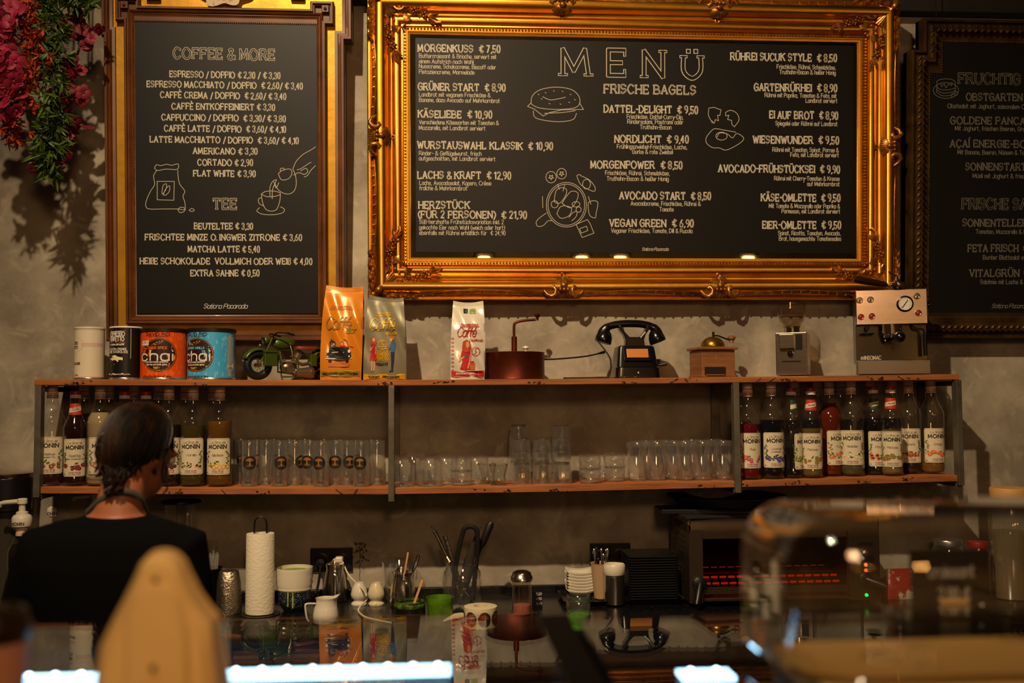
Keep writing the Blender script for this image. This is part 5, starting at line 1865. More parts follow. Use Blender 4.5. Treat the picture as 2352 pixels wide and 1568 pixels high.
def bottle(label, px, tall, Y, liq, fill, la=0., name='', sub='', fr=('8a4a2a', 'b57a4a'), leaf=LEAFP, side='both', ribbon=None, front=True, seed=1, group='syrup bottles'):
    t = put('syrup_bottle', label, 'bottle', px, Y, low=True, group=None)
    p = W(px, 1010, Y)
    t.location.x = p.x
    t.location.z = zlow(p.x)
    prof = TALL if tall else SHORT
    ang = math.atan2(t.location.x, t.location.y - EYE.y)
    MB().lathe(prof, 36).build('glass', BGLASS, t)
    if liq:
        MB().lathe(inner(prof, fill), 30).build('syrup', liquid(liq), t, smooth=30)
    ct = .340 if tall else .318
    if tall:
        mb = MB().lathe([(.0158, .292), (.0182, .292), (.0176, .312), (.0170, .3155), (.0168, ct - .002), (.0150, ct), (0, ct)], 28)
        for zz in (.2945, .3165):
            mb.lathe([(.0186 - (zz - .292) * .06, zz), (.0186 - (zz - .292) * .06, zz + .0022)], 28, 1)
        mp = lambda x, z, l=0.: ((.0183 - (z - .292) * .05 + .0004 + l) * math.sin(x / .018 - ang), -(.0183 - (z - .292) * .05 + .0004 + l) * math.cos(x / .018 - ang), z)
        if front:
            for k in (-1, 0):
                write(mb, 'MONIN', -.022 + .026 * (k + 1), .0 + .026 * (k + 1), .2985, .0058, mp, .0009, 1, .0003, serif=True)
            write(mb, 'Le Sirop', -.012, .012, .3065, .004, mp, .0005, 1, .0003, slant=.3)
        else:
            write(mb, 'MONIN', -.015, .015, .299, .0058, mp, .0009, 1, .0003, serif=True)
        mb.build('cap', [CAPC, DKRED], t)
    else:
        mb = MB().lathe([(.0158, .294), (.0178, .294), (.0178, .2975), (.0170, .2985), (.0178, .2995), (.0178, .303), (.0170, .304), (.0174, .3055)], 28)
        mb.lathe([(.0174, .3055), (.0174, ct - .0015), (.016, ct), (0, ct)], 28, 1)
        mb.build('screw_cap', [CAPW, CAPR], t)
    if ribbon:
        r0, r1 = .0206, .0172
        mb = MB()
        n = 24
        zz = (.238, .249, .264, .276)
        a0 = -ang
        rad = lambda z: .0210 - (z - .238) * .10
        for j, mi in ((0, 0), (1, 1), (2, 0)):
            vs = []
            for i in range(n + 1):
                a = -1.5 + 3.0 * i / n
                sl = .0035 * a
                za, zb2 = zz[j] + (sl if j else 0), zz[j + 1] + (sl if j < 2 else 0)
                for z in (za, zb2):
                    vs.append((rad(z) * math.sin(a + a0 + la), -rad(z) * math.cos(a + a0 + la), z))
            mb.add(vs, [(2 * i, 2 * i + 2, 2 * i + 3, 2 * i + 1) for i in range(n)], mi)
        mp = lambda x, z, l=0.: ((rad(z) + .0005 + l) * math.sin(x / .02 + a0 + la), -(rad(z) + .0005 + l) * math.cos(x / .02 + a0 + la), z)
        for k, w in enumerate(ribbon[1]):
            write(mb, w, -.012, .012, .2575 - k * .0065 + (.001 if len(ribbon[1]) > 1 else -.004), .0048, mp, .0006, 2, slant=.25, gap=.7, skew=.12)
        mb.build('neck_band', [P(ribbon[0]), LPAPER, INK], t)
    if front:
        mb = make_label(t, prof, tall, la, ang, name, sub, (5, 6, 3, side), seed)
        mb.build('label', [LPAPER, INK, PINKI, leaf, GREYI, P(fr[0]), P(fr[1])], t, smooth=0)
    return t


bottle('clear bottle with hazelnut label and dark syrup in its base, leftmost on lower board', 119, True, -.205, '2a0f08', .125, -.20, 'Haselnuss', 'NOISETTE', ('6a3a22', 'a8764a'), seed=2)
bottle('dark ruby syrup bottle with red and white neck band', 172, False, -.205, '1c0606', .232, 0, 'Chocolat Ruby', 'RUBY CHOCOLATE', ('6a1c26', '8e3a34'), LEAFD, ribbon=('b32c1a', ('Ruby', 'Chocolate')), seed=3)
bottle('bottle of milky white syrup beside the head of the person', 229, True, -.20, '948462', .247, .2, 'Mandel', '', ('9a6a52', 'c8a080'), LEAFP, 'l', seed=4)
bottle('short bottle with white screw cap above the crown of the head', 285, False, -.20, '20100a', .17, 0, '', '', seed=5)
bottle('short bottle with white screw cap second from the right above the head', 334, False, -.20, '3a240e', .17, 0, '', '', seed=6)
bottle('bottle with dark chocolate label just right of the head', 387, True, -.20, '1a0d06', .208, 0, 'Schokolade', 'COOKIE', ('3a1a12', '5a3020'), LEAFD, 'r', seed=7)
bottle('bottle of pale yellow vanilla syrup with blue strip on label', 443, True, -.20, '3e3412', .205, -.18, 'Vanille', '', ('cbb184', '2a1a14'), LEAFP, seed=8)
bottle('bottle of golden banana syrup, rightmost in the left group', 504, True, -.20, '5e3c12', .222, -.15, 'Gelbe Banane', '', ('c79a22', 'd8c48a'), LEAFD, seed=9)
for i, (px, lq, fl_, lab) in enumerate(((192, '3a2a18', .24, 'tall capped bottle behind the ruby bottle'), (249, '2e2012', .2, 'tall capped bottle behind the milky bottle'), (306, '382818', .21, 'tall capped bottle behind the crown of the head'),
                                  (363, '2c2014', .2, 'tall capped bottle behind the right side of the head'), (425, '2a2015', .19, 'tall capped bottle behind the vanilla bottle'), (489, '30261a', .19, 'tall capped bottle behind the banana bottle'))):
    bottle(lab, px, True, -.075, lq, fl_, front=False, seed=20 + i)
lab = [
    ('bottle of crimson rose syrup next to the right steel post', 1719, True, -.205, '5a0c14', .195, .33, 'Rose', '', ('b04050', 'd07078'), LEAFP, 'l', None),
    ('bottle of black lavender syrup with violet flowers on label', 1773, True, -.205, '0c0a10', .208, .35, 'Lavendel', 'LAVENDER', ('3a3670', '6a62a0'), LEAFD, 'both', None),
    ('short bottle turned to show its back label, green neck band', 1819, False, -.20, '0e0b08', .085, 1.35, '', '', ('6a7a2a', '9aa050'), LEAFP, 'both', ('1f3a22', ('Cocos',))),
    ('short pistachio bottle with red neck band left of the amber bottle', 1864, False, -.212, '5e4a24', .175, .07, 'Pistazie', '', ('8a7a2a', '8e5a44'), LEAFP, 'both', ('b32c1a', ('Pistazie',))),
    ('bottle of amber orange syrup with cut fruit on label', 1907, True, -.150, '561a06', .262, .85, 'Kürbis', '', ('c8642a', 'e0905a'), LEAFP, 'l', None),
    ('bottle of pale elderflower syrup with white blossoms on label', 1957, True, -.175, '4a4430', .075, 0, 'Holunderblüten', '', ('c8c08a', 'd8d4b0'), LEAFD, 'both', None),
    ('short dark peach bottle with green neck band', 2008, False, -.16, '0d0808', .205, .55, 'Pfirsich', '', ('c8642a', '3a1c30'), LEAFP, 'both', ('1f3a22', ('Pfirsich',))),
    ('short pistachio bottle with red neck band right of the peach bottle', 2048, False, -.21, '6a5a30', .165, .05, 'Pistazie', '', ('8a7a2a', '8e5a44'), LEAFP, 'both', ('b32c1a', ('Pistazie',))),
    ('bottle with almond label set back between pistachio and orange', 2089, True, -.14, '24150c', .060, 0, 'Amaretto', '', ('b06a32', '7a3a1c'), LEAFD, 'both', None),
    ('bottle with orange fruit label, rightmost on the lower board', 2141, True, -.165, '6a4a16', .070, .45, 'Orange', '', ('d0562a', 'e08a4a'), LEAFP, 'l', None)]
for i, (l_, px, tall, Y, lq, fl_, la, nm, sb, fr, lf, sd, rb) in enumerate(lab):
    bottle(l_, px, tall, Y, lq, fl_, la, nm, sb, fr, lf, sd, rb, seed=40 + i)
for i, (px, tall, lq, l_) in enumerate(((1703, False, '6a1a10', 'short bottle half hidden behind the right steel post'), (1828, True, '2a2016', 'tall capped bottle behind the bottle showing its back label'), (1880, True, '2a2016', 'tall capped bottle behind the left pistachio bottle'),
                                  (1932, True, '2a2016', 'tall capped bottle behind the gap between amber and elderflower'), (2000, True, '2a1c10', 'tall capped bottle behind the dark peach bottle'), (2052, True, '2a2016', 'tall capped bottle behind the right pistachio bottle'))):
    bottle(l_, px, tall, -.06, lq, .2, front=False, seed=60 + i)

# ================================================================== drinking glasses on the lower board
GEDGE = mat('thick_glass', '#f2f6f2', .02, trans=1., ior=1.45)


def hollow(prof, th):
    """thin shell profile closed into a wall"""
    return prof + [(max(r - th, .0004), z) for r, z in reversed(prof)]


def glass_thing(name, label, cat, px, Y, parts, group=None, dz=0., rz=0.):
    t = put(name, label, cat, px, Y, low=True, group=group)
    p = W(px, 1080, Y)
    t.location.x, t.location.z = p.x, zlow(p.x) + dz
    t.rotation_euler.z = rz
    for n, mb, m in parts:
        mb.build(n, m, t)
    return t


# logo glasses
GOLDI = mat('gold_logo_ink', '#a8702a', .5, .2)


def sticker(t, a, r=.0268, rad=.0232, zc=.081):
    mp = lambda x, z, l=0.: ((r + .0006 + l) * math.sin(x / r + a), -(r + .0006 + l) * math.cos(x / r + a), z + zc)

    def disc(mb, R_, l, m):
        vs = [mp(0, 0, l)]
        for q in (.5, 1.):
            vs += [mp(R_ * q * math.cos(k * pi / 14), R_ * q * math.sin(k * pi / 14), l) for k in range(28)]
        fs = [(0, 1 + k, 1 + (k + 1) % 28) for k in range(28)] + [(1 + k, 29 + k, 29 + (k + 1) % 28, 1 + (k + 1) % 28) for k in range(28)]
        mb.add(vs, fs, m)
    mb = MB()
    disc(mb, rad, 0, 1)
    disc(mb, rad, .0004, 0)
    L = .0008
    mq = lambda x, z, l=0.: mp(x * 1.33, z * 1.33, l)
    for k in range(5):
        rr = .0035 + .0016 * k
        mb.ribbon([(rr * math.cos(u), .0042 + rr * .72 * math.sin(u)) for u in [(.1 + 2.94 * j / 12) for j in range(13)]], .0008, mq, 2, L)
    for k in range(9):
        u = .25 + 2.64 * k / 8
        mb.ribbon([(0.002 * math.cos(u), .004 + .0015 * math.sin(u)), (.0095 * math.cos(u), .0042 + .0068 * math.sin(u))], .0006, mq, 2, L)
    mb.ribbon([(0, .005), (0, -.004)], .0022, mq, 2, L)
    for sx in (-1, 1):
        mb.ribbon([(0, -.003), (sx * .004, -.0058)], .0009, mq, 2, L)
    mb.blob(0, -.0062, .0016, .0016, mq, 2, L)
    write(mb, 'CAFENZO', -.0125, .0125, -.0125, .0036, mp, .0006, 2, L)
    return mb.build('round_sticker', [INK, LPAPER, GOLDI], t, smooth=0)


LG = [(.0262, .001), (.0270, .004), (.0270, .150), (.0264, .155)]


def logo_glass():
    mb = MB().lathe(hollow(LG, .0016), 32, closed=True)
    return [('glass_wall', mb, CLEAR), ('inner_wall', MB().lathe([(0, .016), (.018, .018), (.0215, .024), (.0222, .136), (.0262, .152)], 28), CLEAR), ('thick_base', MB().lathe([(0, .0015), (.024, .0015), (.0252, .004), (.024, .008), (0, .009)], 28), GEDGE)]


gA = [(571, .15), (641, .28), (737, -.3), (829, -.15)]
gB = [(611, -2.4), (677, .9), (711, -.35), (771, -.1), (797, .35), (866, 2.9)]
gC = [(553, .3), (590, 0), (629, .3), (664, -.2), (700, 2.8), (744, 2.6), (781, .7), (817, .2), (853, 2.6)]
first = None
idx = 0
where = {-.205: 'in the front row', -.15: 'in the middle row', -.085: 'in the back row'}
for Y, row in ((-.205, gA), (-.15, gB), (-.085, gC)):
    for j, (px, a) in enumerate(row):
        face = 'black tree sticker' if abs(a) < 1.5 else 'white sticker back'
        place = ('leftmost' if j == 0 else 'rightmost' if j == len(row) - 1 else ('second', 'third', 'fourth', 'fifth', 'sixth', 'seventh', 'eighth')[j - 1] + ' from the left')
        t = glass_thing('logo_glass', 'tall glass with ' + face + ', ' + place + ' ' + where[Y], 'glass', px, Y, logo_glass(), 'tall logo glasses on the lower board')
        ang = math.atan2(t.location.x, t.location.y - EYE.y)
        sticker(t, a - ang)

# domed glass cups standing upside down
CUP = [(.044, 0), (.0445, .004), (.0445, .070), (.042, .086), (.034, .097), (.020, .1015), (0, .102)]


def cup_parts(s=1.):
    mb = MB().lathe([(r * s, z * s) for r, z in CUP], 36).lathe([(r * s * .9, z * s * .93 + .001) for r, z in CUP], 36)
    h = MB().tube(catmull([(.043 * s, 0, .078 * s), (.062 * s, 0, .074 * s), (.068 * s, 0, .05 * s), (.060 * s, 0, .026 * s), (.043 * s, 0, .02 * s)], 5), .0048 * s, 8)
    return [('glass_wall', mb, CLEAR), ('handle', h, CLEAR), ('rim', MB().lathe(hollow([(.0445 * s, 0), (.0452 * s, .002), (.0445 * s, .004)], .004), 32, closed=True), GEDGE)]


for px, Y, s, rz, l_ in ((922, -.205, 1, .5, 'upturned glass cup beside the middle steel post, front'), (988, -.205, 1, .2, 'upturned glass cup, second from the middle post, front'), (950, -.10, 1.08, .9, 'upturned glass cup behind the two front cups'),
                         (1024, -.12, 1, -.4, 'upturned glass cup behind the bubble cups'), (1094, -.12, 1., .3, 'upturned glass cup with handle left of the tumbler stacks')):
    glass_thing('glass_cup', l_, 'cup', px, Y, cup_parts(s), 'upturned glass cups', 0, rz)

# bulging cups stacked two high
BUB = hollow([(.030, .0), (.037, .006), (.0385, .014), (.036, .021), (.0385, .028), (.0395, .036), (.037, .043), (.0385, .050), (.0385, .056)], .0022)


def bub_parts(handle):
    out = [('glass_wall', MB().lathe(BUB, 36, closed=True), CLEAR), ('thick_base', MB().lathe([(0, .001), (.028, .001), (.031, .004), (.028, .007), (0, .007)], 28), GEDGE)]
    if handle:
        out.append(('handle', MB().tube(catmull([(.038, 0, .048), (.054, 0, .045), (.056, 0, .028), (.050, 0, .012), (.037, 0, .010)], 5), .0042, 8), CLEAR))
    return out


for px, Y, l_, hd in ((1060, -.20, 'bubble shaped glass cup near the middle of the shelf', 0), (1355, -.20, 'ribbed glass cup with handle left of the tall tumblers', 1), (1411, -.15, 'ribbed glass cup next to the tall tumblers', 1)):
    glass_thing('bubble_cup', l_ + ', lower of two', 'cup', px, Y, bub_parts(hd), 'stacked bubble cups', 0, .4)
    glass_thing('bubble_cup', l_ + ', upper of two', 'cup', px, Y, bub_parts(hd), 'stacked bubble cups', .045, .3)

# small waisted espresso glasses
WAIST = hollow([(.030, 0), (.031, .004), (.025, .022), (.0235, .032), (.029, .056), (.033, .068), (.031, .072)], .003)
for px, Y, l_ in ((1118, -.16, 'small waisted shot glass behind its twin'), (1145, -.215, 'small waisted shot glass at the front edge')):
    glass_thing('shot_glass', l_, 'glass', px, Y, [('glass_wall', MB().lathe(WAIST, 32, closed=True), GEDGE)], 'waisted shot glasses')


# faceted tumblers stacked upside down
def tumbler():
    mb = MB()
    prof = [(.0355, 0), (.0360, .003), (.0350, .010), (.0340, .030), (.030, .060), (.0285, .072), (.026, .074)]
    out = hollow(prof, .003)
    seg = 36
    vs, fs = [], []
    for r, z in out:
        for k in range(seg):
            a = 2 * pi * k / seg
            f = 1 - .025 * (abs(math.cos(4.5 * a))) * (1 if .008 < z < .064 else 0)
            vs.append((r * f * math.cos(a), r * f * math.sin(a), z))
    n = len(out)
    for i in range(n):
        j = (i + 1) % n
        for k in range(seg):
            k2 = (k + 1) % seg
            fs.append((i * seg + k, i * seg + k2, j * seg + k2, j * seg + k))
    mb.add(vs, fs)
    return [('glass_wall', mb, CLEAR), ('thick_base', MB().lathe([(0, .066), (.0255, .066), (.028, .069), (.026, .0745), (0, .0745)], 24), GEDGE)]


ordn = ('bottom', 'second', 'third', 'top')
for nm, px, Y, n in (('front left stack', 1198, -.20, 3), ('stack behind the front left stack', 1191, -.095, 4), ('middle stack', 1246, -.20, 3), ('stack behind the middle stack', 1243, -.10, 3), ('right stack', 1290, -.20, 4)):
    for k in range(n):
        w = 'top' if k == n - 1 else ordn[k]
        glass_thing('tumbler', 'faceted glass tumbler, ' + w + ' of the ' + nm, 'glass', px + (k % 2) * .6, Y, tumbler(), 'faceted tumblers in stacks', .0435 * k, k * .3)

# tall tumblers with a patterned rim band
TT = [(.030, .001), (.0325, .004), (.0335, .110), (.0345, .118), (.0345, .137), (.0335, .139)]


def tall_tumbler():
    mb = MB()
    prof = hollow(TT, .0022)
    seg = 40
    vs, fs = [], []
    for r, z in prof:
        for k in range(seg):
            a = 2 * pi * k / seg
            f = 1 - .018 * (k % 2) * (1 if .003 < z < .112 else 0)
            vs.append((r * f * math.cos(a), r * f * math.sin(a), z))
    n = len(prof)
    for i in range(n):
        j = (i + 1) % n
        for k in range(seg):
            k2 = (k + 1) % seg
            fs.append((i * seg + k, i * seg + k2, j * seg + k2, j * seg + k))
    mb.add(vs, fs)
    band = MB()
    for k in range(34):
        a = 2 * pi * k / 34
        for zz in (.121, .127, .133):
            band.ball((.0348 * math.cos(a + zz * 9), .0348 * math.sin(a + zz * 9), zz), .0022, 5, 4)
    return [('glass_wall', mb, CLEAR), ('rim_pattern', band, CLEAR), ('thick_base', MB().lathe([(0, .0015), (.029, .0015), (.031, .004), (.029, .008), (0, .008)], 24), GEDGE)]


for j, (px, Y) in enumerate(((1463, -.15), (1509, -.15), (1548, -.14), (1574, -.18), (1613, -.19), (1661, -.19))):
    glass_thing('tall_tumbler', 'tall ridged tumbler with patterned rim, ' + ('leftmost', 'second from the left', 'third from the left', 'fourth from the left', 'second from the right', 'rightmost')[j] + ' of the front row', 'glass', px, Y, tall_tumbler(), 'tall ridged tumblers')
for j, (px, Y) in enumerate(((1487, -.08), (1530, -.075), (1592, -.09), (1638, -.09))):
    glass_thing('tall_tumbler', 'tall ridged tumbler with patterned rim, ' + ('leftmost', 'second from the left', 'third from the left', 'rightmost')[j] + ' of the back row', 'glass', px, Y, tall_tumbler(), 'tall ridged tumblers')
# ================================================================== back worktop
ZC = .885
GRAN = mat('black_worktop', '#0c0c0d', .22, noise=(60, '#1a1a1b', .5, .62))
CAB = mat('black_cabinet', '#121110', .5)
xa, xb = -2.3, 3.2
t = thing('back_counter', 'long black worktop with low upstand below the wall shelf', 'counter', (.4, -.38, 0))
MB().box((0, -.02, ZC - .02), (xb - xa, .76, .04)).build('worktop', GRAN, t, smooth=0, bevel=.003)
MB().box((0, .362, ZC + .012), (xb - xa, .02, .032)).build('upstand', GRAN, t, smooth=0, bevel=.004)
MB().box((0, .0, (ZC - .04) / 2), (xb - xa - .02, .68, ZC - .04)).build('cabinet', CAB, t, smooth=0)


def on(name, label, cat, px, py, group=None, rz=0., dz=0.):
    p = WZ(px, py, ZC + dz)
    t = thing(name, label, cat, p, rz, group)
    t['m_'] = (p - EYE).dot(fwd) / FPX
    return t, t['m_']


def fin(*ts):
    for t in ts:
        if 'm_' in t: del t['m_']


def shell(mb, prof, seg=36, th=.002, m=0, c=(0, 0, 0)):
    return mb.lathe(hollow(prof, th), seg, m, c, closed=True)


WPOR = mat('white_porcelain', '#cfc6b2', .2, coat=.4)
SST = mat('polished_stainless', '#c9c2b6', .22, 1.)
MATCHA = mat('matcha_green', '#6d8a12', .7, noise=(60, '#a2ab3c', .4, .65))
WOODL = mat('pale_wood', '#b98a4e', .6)
BPLA = mat('black_plastic', '#0e0e0e', .4)
WPLA = mat('white_plastic', '#cfc5b0', .4)

# kitchen roll on a holder
PAPER = mat('embossed_paper', '#d6ccb4', .9, bump=(80, .55, (1, 1, 1.8)))
t, m = on('kitchen_roll_holder', 'white kitchen roll on black wire holder with round loop', 'kitchen roll', 597, 1410)
MB().lathe([(46 * m, 0), (46 * m, 2 * m), (0, 3 * m)], 36).build('base_plate', BLKM, t)
mb = MB().lathe([(11 * m, 4 * m), (32.5 * m, 4 * m), (33 * m, 10 * m), (31.8 * m, 182 * m), (31 * m, 184 * m), (11 * m, 184 * m), (10.5 * m, 180 * m), (10.5 * m, 5 * m)], 48, closed=True)
mb.build('paper_roll', PAPER, t)
MB().tube([(-14 * m, 0, 4 * m), (-14 * m, 0, 205 * m)] + [(14 * m * math.cos(a), 0, 205 * m + 17 * m * math.sin(a)) for a in [pi - k * pi / 8 for k in range(1, 8)]] + [(14 * m, 0, 205 * m), (14 * m, 0, 4 * m)], 2.1 * m, 8).build('wire_loop', BLKM, t)
fin(t)

# matcha bowl standing in a speckled bowl
t, m = on('speckled_bowl', 'dark blue speckled bowl with green drips under the white bowl', 'bowl', 676, 1400)
SPK = mat('speckled_glaze', '#0d1a2c', .3, noise=(260, '#aab0b4', .56, .66), coat=.4)
mb = MB()
shell(mb, [(0, .001), (22 * m, 0), (26 * m, 3 * m), (35 * m, 16 * m), (37.5 * m, 30 * m), (37 * m, 45 * m)], 40, 3 * m)
mb.build('bowl_body', SPK, t)
mb = MB()
for a, h0 in ((-.25, 12), (.05, 8)):
    for k in range(6):
        z = (44 - (44 - h0) * k / 6) * m
        mb.ball((37.6 * m * math.sin(a), -37.6 * m * math.cos(a), z), (1.8 * m, .8 * m, 4 * m), 6, 5)
mb.build('matcha_drips', MATCHA, t)
zt_ = 40 * m
p = V(t.location)
tb = thing('matcha_bowl', 'white ridged bowl with spout holding frothy green matcha', 'bowl', (p.x, p.y, p.z + zt_))
prof = [(24 * m, 0), (34 * m, 2 * m), (40 * m, 9 * m), (39.5 * m, 15 * m), (42 * m, 22 * m), (40.5 * m, 29 * m), (42.5 * m, 36 * m), (41 * m, 43 * m), (42.5 * m, 50 * m), (41.5 * m, 57 * m)]
mb = MB()
shell(mb, [(0, 0)] + prof, 44, 3 * m)
mb.leaf((-38 * m, 0, 52 * m), (-1, 0, .35), 14 * m, 16 * m, -4 * m, (0, 0, 1))
mb.build('bowl_body', WPOR, tb)
MB().lathe([(38.5 * m, 49 * m), (30 * m, 50 * m), (0, 49.5 * m)], 36).build('matcha', MATCHA, tb)
fin(t)

# wall sockets
SOCK = mat('socket_black', '#101216', .4)


def socket(label, px0, px1, py0, py1, plugs):
    a, b = W(px0, py0, -.008), W(px1, py1, -.008)
    w, h = b.x - a.x, a.z - b.z
    t = thing('wall_socket', label, 'wall socket', ((a.x + b.x) / 2, 0, (a.z + b.z) / 2))
    MB().box((0, -.006, 0), (w, .012, h)).build('cover_plate', SOCK, t, smooth=0, bevel=.002)
    for k, s in enumerate((-1, 1)):
        c = MB().lathe([(.024, 0), (.024, .003), (.021, .004), (.019, -.003), (0, -.003)], 28, 0, (s * w * .235, -.0135, 0), Rx(pi / 2))
        c.build('socket_well', BPLA, t)
        MB().tube([(s * w * .235 + q, -.0125, h * .42 * r) for q, r in ((-.034, -1), (.034, -1), (.034, 1), (-.034, 1))], .0007, 4, closed=True).build('insert_edge', BPLA, t)
    return t, w, h


s1, w_, h_ = socket('black double wall socket with a black and a white plug', 713, 810, 1259, 1310, 1)
pl = thing('black_plug', 'black plug with cable in the left socket behind the bowls', 'plug', (s1.location.x - w_ * .235, -.012, s1.location.z - .006))
mb = MB().lathe([(.019, 0), (.019, .022), (.014, .034), (0, .036)], 20, 0, (0, 0, 0), Rx(pi / 2)).tube(catmull([(0, -.028, -.005), (0, -.04, -.03), (-.012, -.06, -.10), (-.05, -.10, -.17), (-.06, -.14, s1.location.z * 0 - .2)], 6), .0045, 8)
mb.build('plug_body', BPLA, pl)
pl = thing('white_charger', 'white plug in the right half of the left wall socket', 'plug', (s1.location.x + w_ * .235, -.012, s1.location.z + .006))
MB().box((-.004, -.028, .0), (.028, .052, .022)).build('plug_body', WPLA, pl, smooth=0, bevel=.006)
q0 = V((s1.location.x + w_ * .235, -.06, s1.location.z))
pts = [W(787, 1290, -.07), W(800, 1318, -.10), W(822, 1342, -.16), W(836, 1356, -.22), W(842, 1368, -.28)]
c2 = [WZ(843, 1376, ZC + .03), WZ(826, 1394, ZC + .016), WZ(824, 1404, ZC + .006), WZ(838, 1416, ZC + .006), WZ(868, 1424, ZC + .006), WZ(900, 1430, ZC + .006)]
MB().tube([v - V(pl.location) for v in catmull(pts + c2, 6)], .0028, 7).build('cable', WPLA, pl)
s2, w_, h_ = socket('black double wall socket behind the cutlery cup', 1355, 1448, 1248, 1301, 0)


# splash stain on the plaster beside the left socket
rnd = random.Random(21)
mb = MB()
wm = lambda x, z, l=0.: (x, -.0006 - l, z)
for k in range(46):
    a, b = rnd.gauss(828, 8), 1246 + abs(rnd.gauss(0, 24))
    q = W(a, b, 0)
    mb.blob(q.x, q.z, rnd.uniform(.0012, .006), rnd.uniform(.0012, .005), wm, 0, k * 6e-6, 8, rnd.uniform(0, 3), .3)
for px, y0, y1 in ((826, 1262, 1338), (833, 1262, 1290), (821, 1256, 1276)):
    mb.ribbon([(W(px + rnd.uniform(-1.5, 1.5), y, 0).x, W(px, y, 0).z) for y in range(y0, y1, 7)], .0022, wm, 0, .0004)
st = mb.build('splash_stain', mat('coffee_splash', '#3e3226', .7), bpy.data.objects['wall_back'], smooth=0)
# steel milk pitchers
def pitcher(label, px, py, w, h, matl, rz=0., white=False):
    t, m = on('milk_pitcher', label, 'milk pitcher', px, py, None, rz)
    r = w * m / 2
    H_ = h * m
    prof = [(r * .94, 0), (r, .003), (r, H_ * .35), (r * .9, H_ * .62), (r * .74, H_ * .86), (r * .78, H_ * .97), (r * .80, H_)]
    mb = MB()
    out = [(0, .001)] + prof + [(a - .0022, b) for a, b in reversed(prof)] + [(0, .004)]
    seg = 40
    vs, fs = [], []
    for rr, z in out:
        for k in range(seg):
            a = 2 * pi * k / seg
            u = max(0, z / H_ - .7) / .3
            sp = math.exp(-((a - pi / 2) / .33) ** 2)      # pouring lip at local +y
            q = rr * (1 + .38 * sp * u)
            vs.append((q * math.cos(a), q * math.sin(a), z + .10 * H_ * sp * u * u * (1 if rr > 0 else 0)))
    for i in range(len(out) - 1):
        for k in range(seg):
            k2 = (k + 1) % seg
            fs.append((i * seg + k, i * seg + k2, (i + 1) * seg + k2, (i + 1) * seg + k))
    mb.add(vs, fs)
    mb.build('jug', matl, t, smooth=50)
    pts = [(0, -r * .82, H_ * .80), (0, -r * 1.45, H_ * .82), (0, -r * 1.62, H_ * .72), (0, -r * 1.5, H_ * .25), (0, -r * 1.35, H_ * .12)]
    MB().tube(catmull(pts, 5), r * .16, 8, flat=.5).build('handle', matl, t)
    fin(t)
    return t


pitcher('tall steel milk pitcher under the left wall socket', 769, 1379, 54, 84, SST, .12)
pitcher('steel milk pitcher in front of the large glass bowl', 925, 1392, 60, 78, SST, .25)
pitcher('white enamel milk pitcher at the front edge of the counter', 748, 1429, 58, 56, WPOR, -1.25)
for i, (px, l_) in enumerate(((825, 'cream ceramic whisk stand, left of the pair'), (864, 'green splashed ceramic whisk stand, right of the pair'))):
    t, m = on('whisk_stand', l_, 'whisk stand', px, 1388)
    mb = MB().lathe([(0, 0), (18 * m, 0), (18.5 * m, 3 * m), (13 * m, 9 * m), (13 * m, 11 * m), (18 * m, 17 * m), (19.5 * m, 25 * m), (16 * m, 38 * m), (11 * m, 48 * m), (10 * m, 50 * m), (8.5 * m, 49 * m), (10 * m, 40 * m), (0, 38 * m)], 36)
    mb.build('stand_body', mat('spotted_ceramic', '#c9bb9a', .3, noise=(120, '#7f8a3a', .60, .66), coat=.3) if i else WPOR, t)
    fin(t)
# large glass bowl with bamboo whisk
t, m = on('glass_bowl', 'large clear glass bowl behind the steel pitcher', 'bowl', 918, 1376)
mb = MB()
shell(mb, [(0, .001), (30 * m, 0), (34 * m, 6 * m), (36 * m, 40 * m), (41 * m, 84 * m), (43 * m, 88 * m)], 44, 2 * m)
mb.build('glass_wall', CLEAR, t)
tw = thing('bamboo_whisk', 'green stained bamboo whisk lying in the large glass bowl', 'whisk', V(t.location) + V((0, 0, 8 * m)))
mb = MB()
for k in range(26):
    a = k / 26 * 2 * pi
    o = V((math.cos(a) * 3 * m, math.sin(a) * 3 * m, 0))
    mb.tube([V((-24 * m, 0, 18 * m)) + o * .6, V((-6 * m, 0, 14 * m)) + o * 1.4, V((12 * m, 0, 16 * m)) + o * 3.6, V((22 * m, 0, 22 * m)) + o * 3.2], .8 * m, 4)
mb.build('tines', MATCHA, tw)
MB().tube([(-28 * m, 0, 20 * m), (-14 * m, 0, 15 * m)], 4.5 * m, 10).build('handle', WOODL, tw)
fin(t)
# stirrers in the front steel pitcher
pb = WZ(925, 1392, ZC)
sp = thing('wooden_stirrer', 'wooden stirring stick standing in the steel pitcher', 'stirrer', pb + V((0, 0, .006)))
MB().tube([(-.012, 0, .0), (.018, .012, .175)], .0035, 6, flat=.4).build('stick', WOODL, sp)
sp = thing('wire_frother', 'small wire frothing whisk standing in the steel pitcher', 'whisk', pb + V((.012, 0, .006)))
MB().tube(catmull([(0, -.01, 0), (.018, 0, .10), (.034, .004, .155), (.041, .004, .168), (.045, .004, .160), (.036, .004, .13), (.016, .008, .09), (.004, .004, .02)], 5), .0016, 6).build('wire', BLKM, sp)

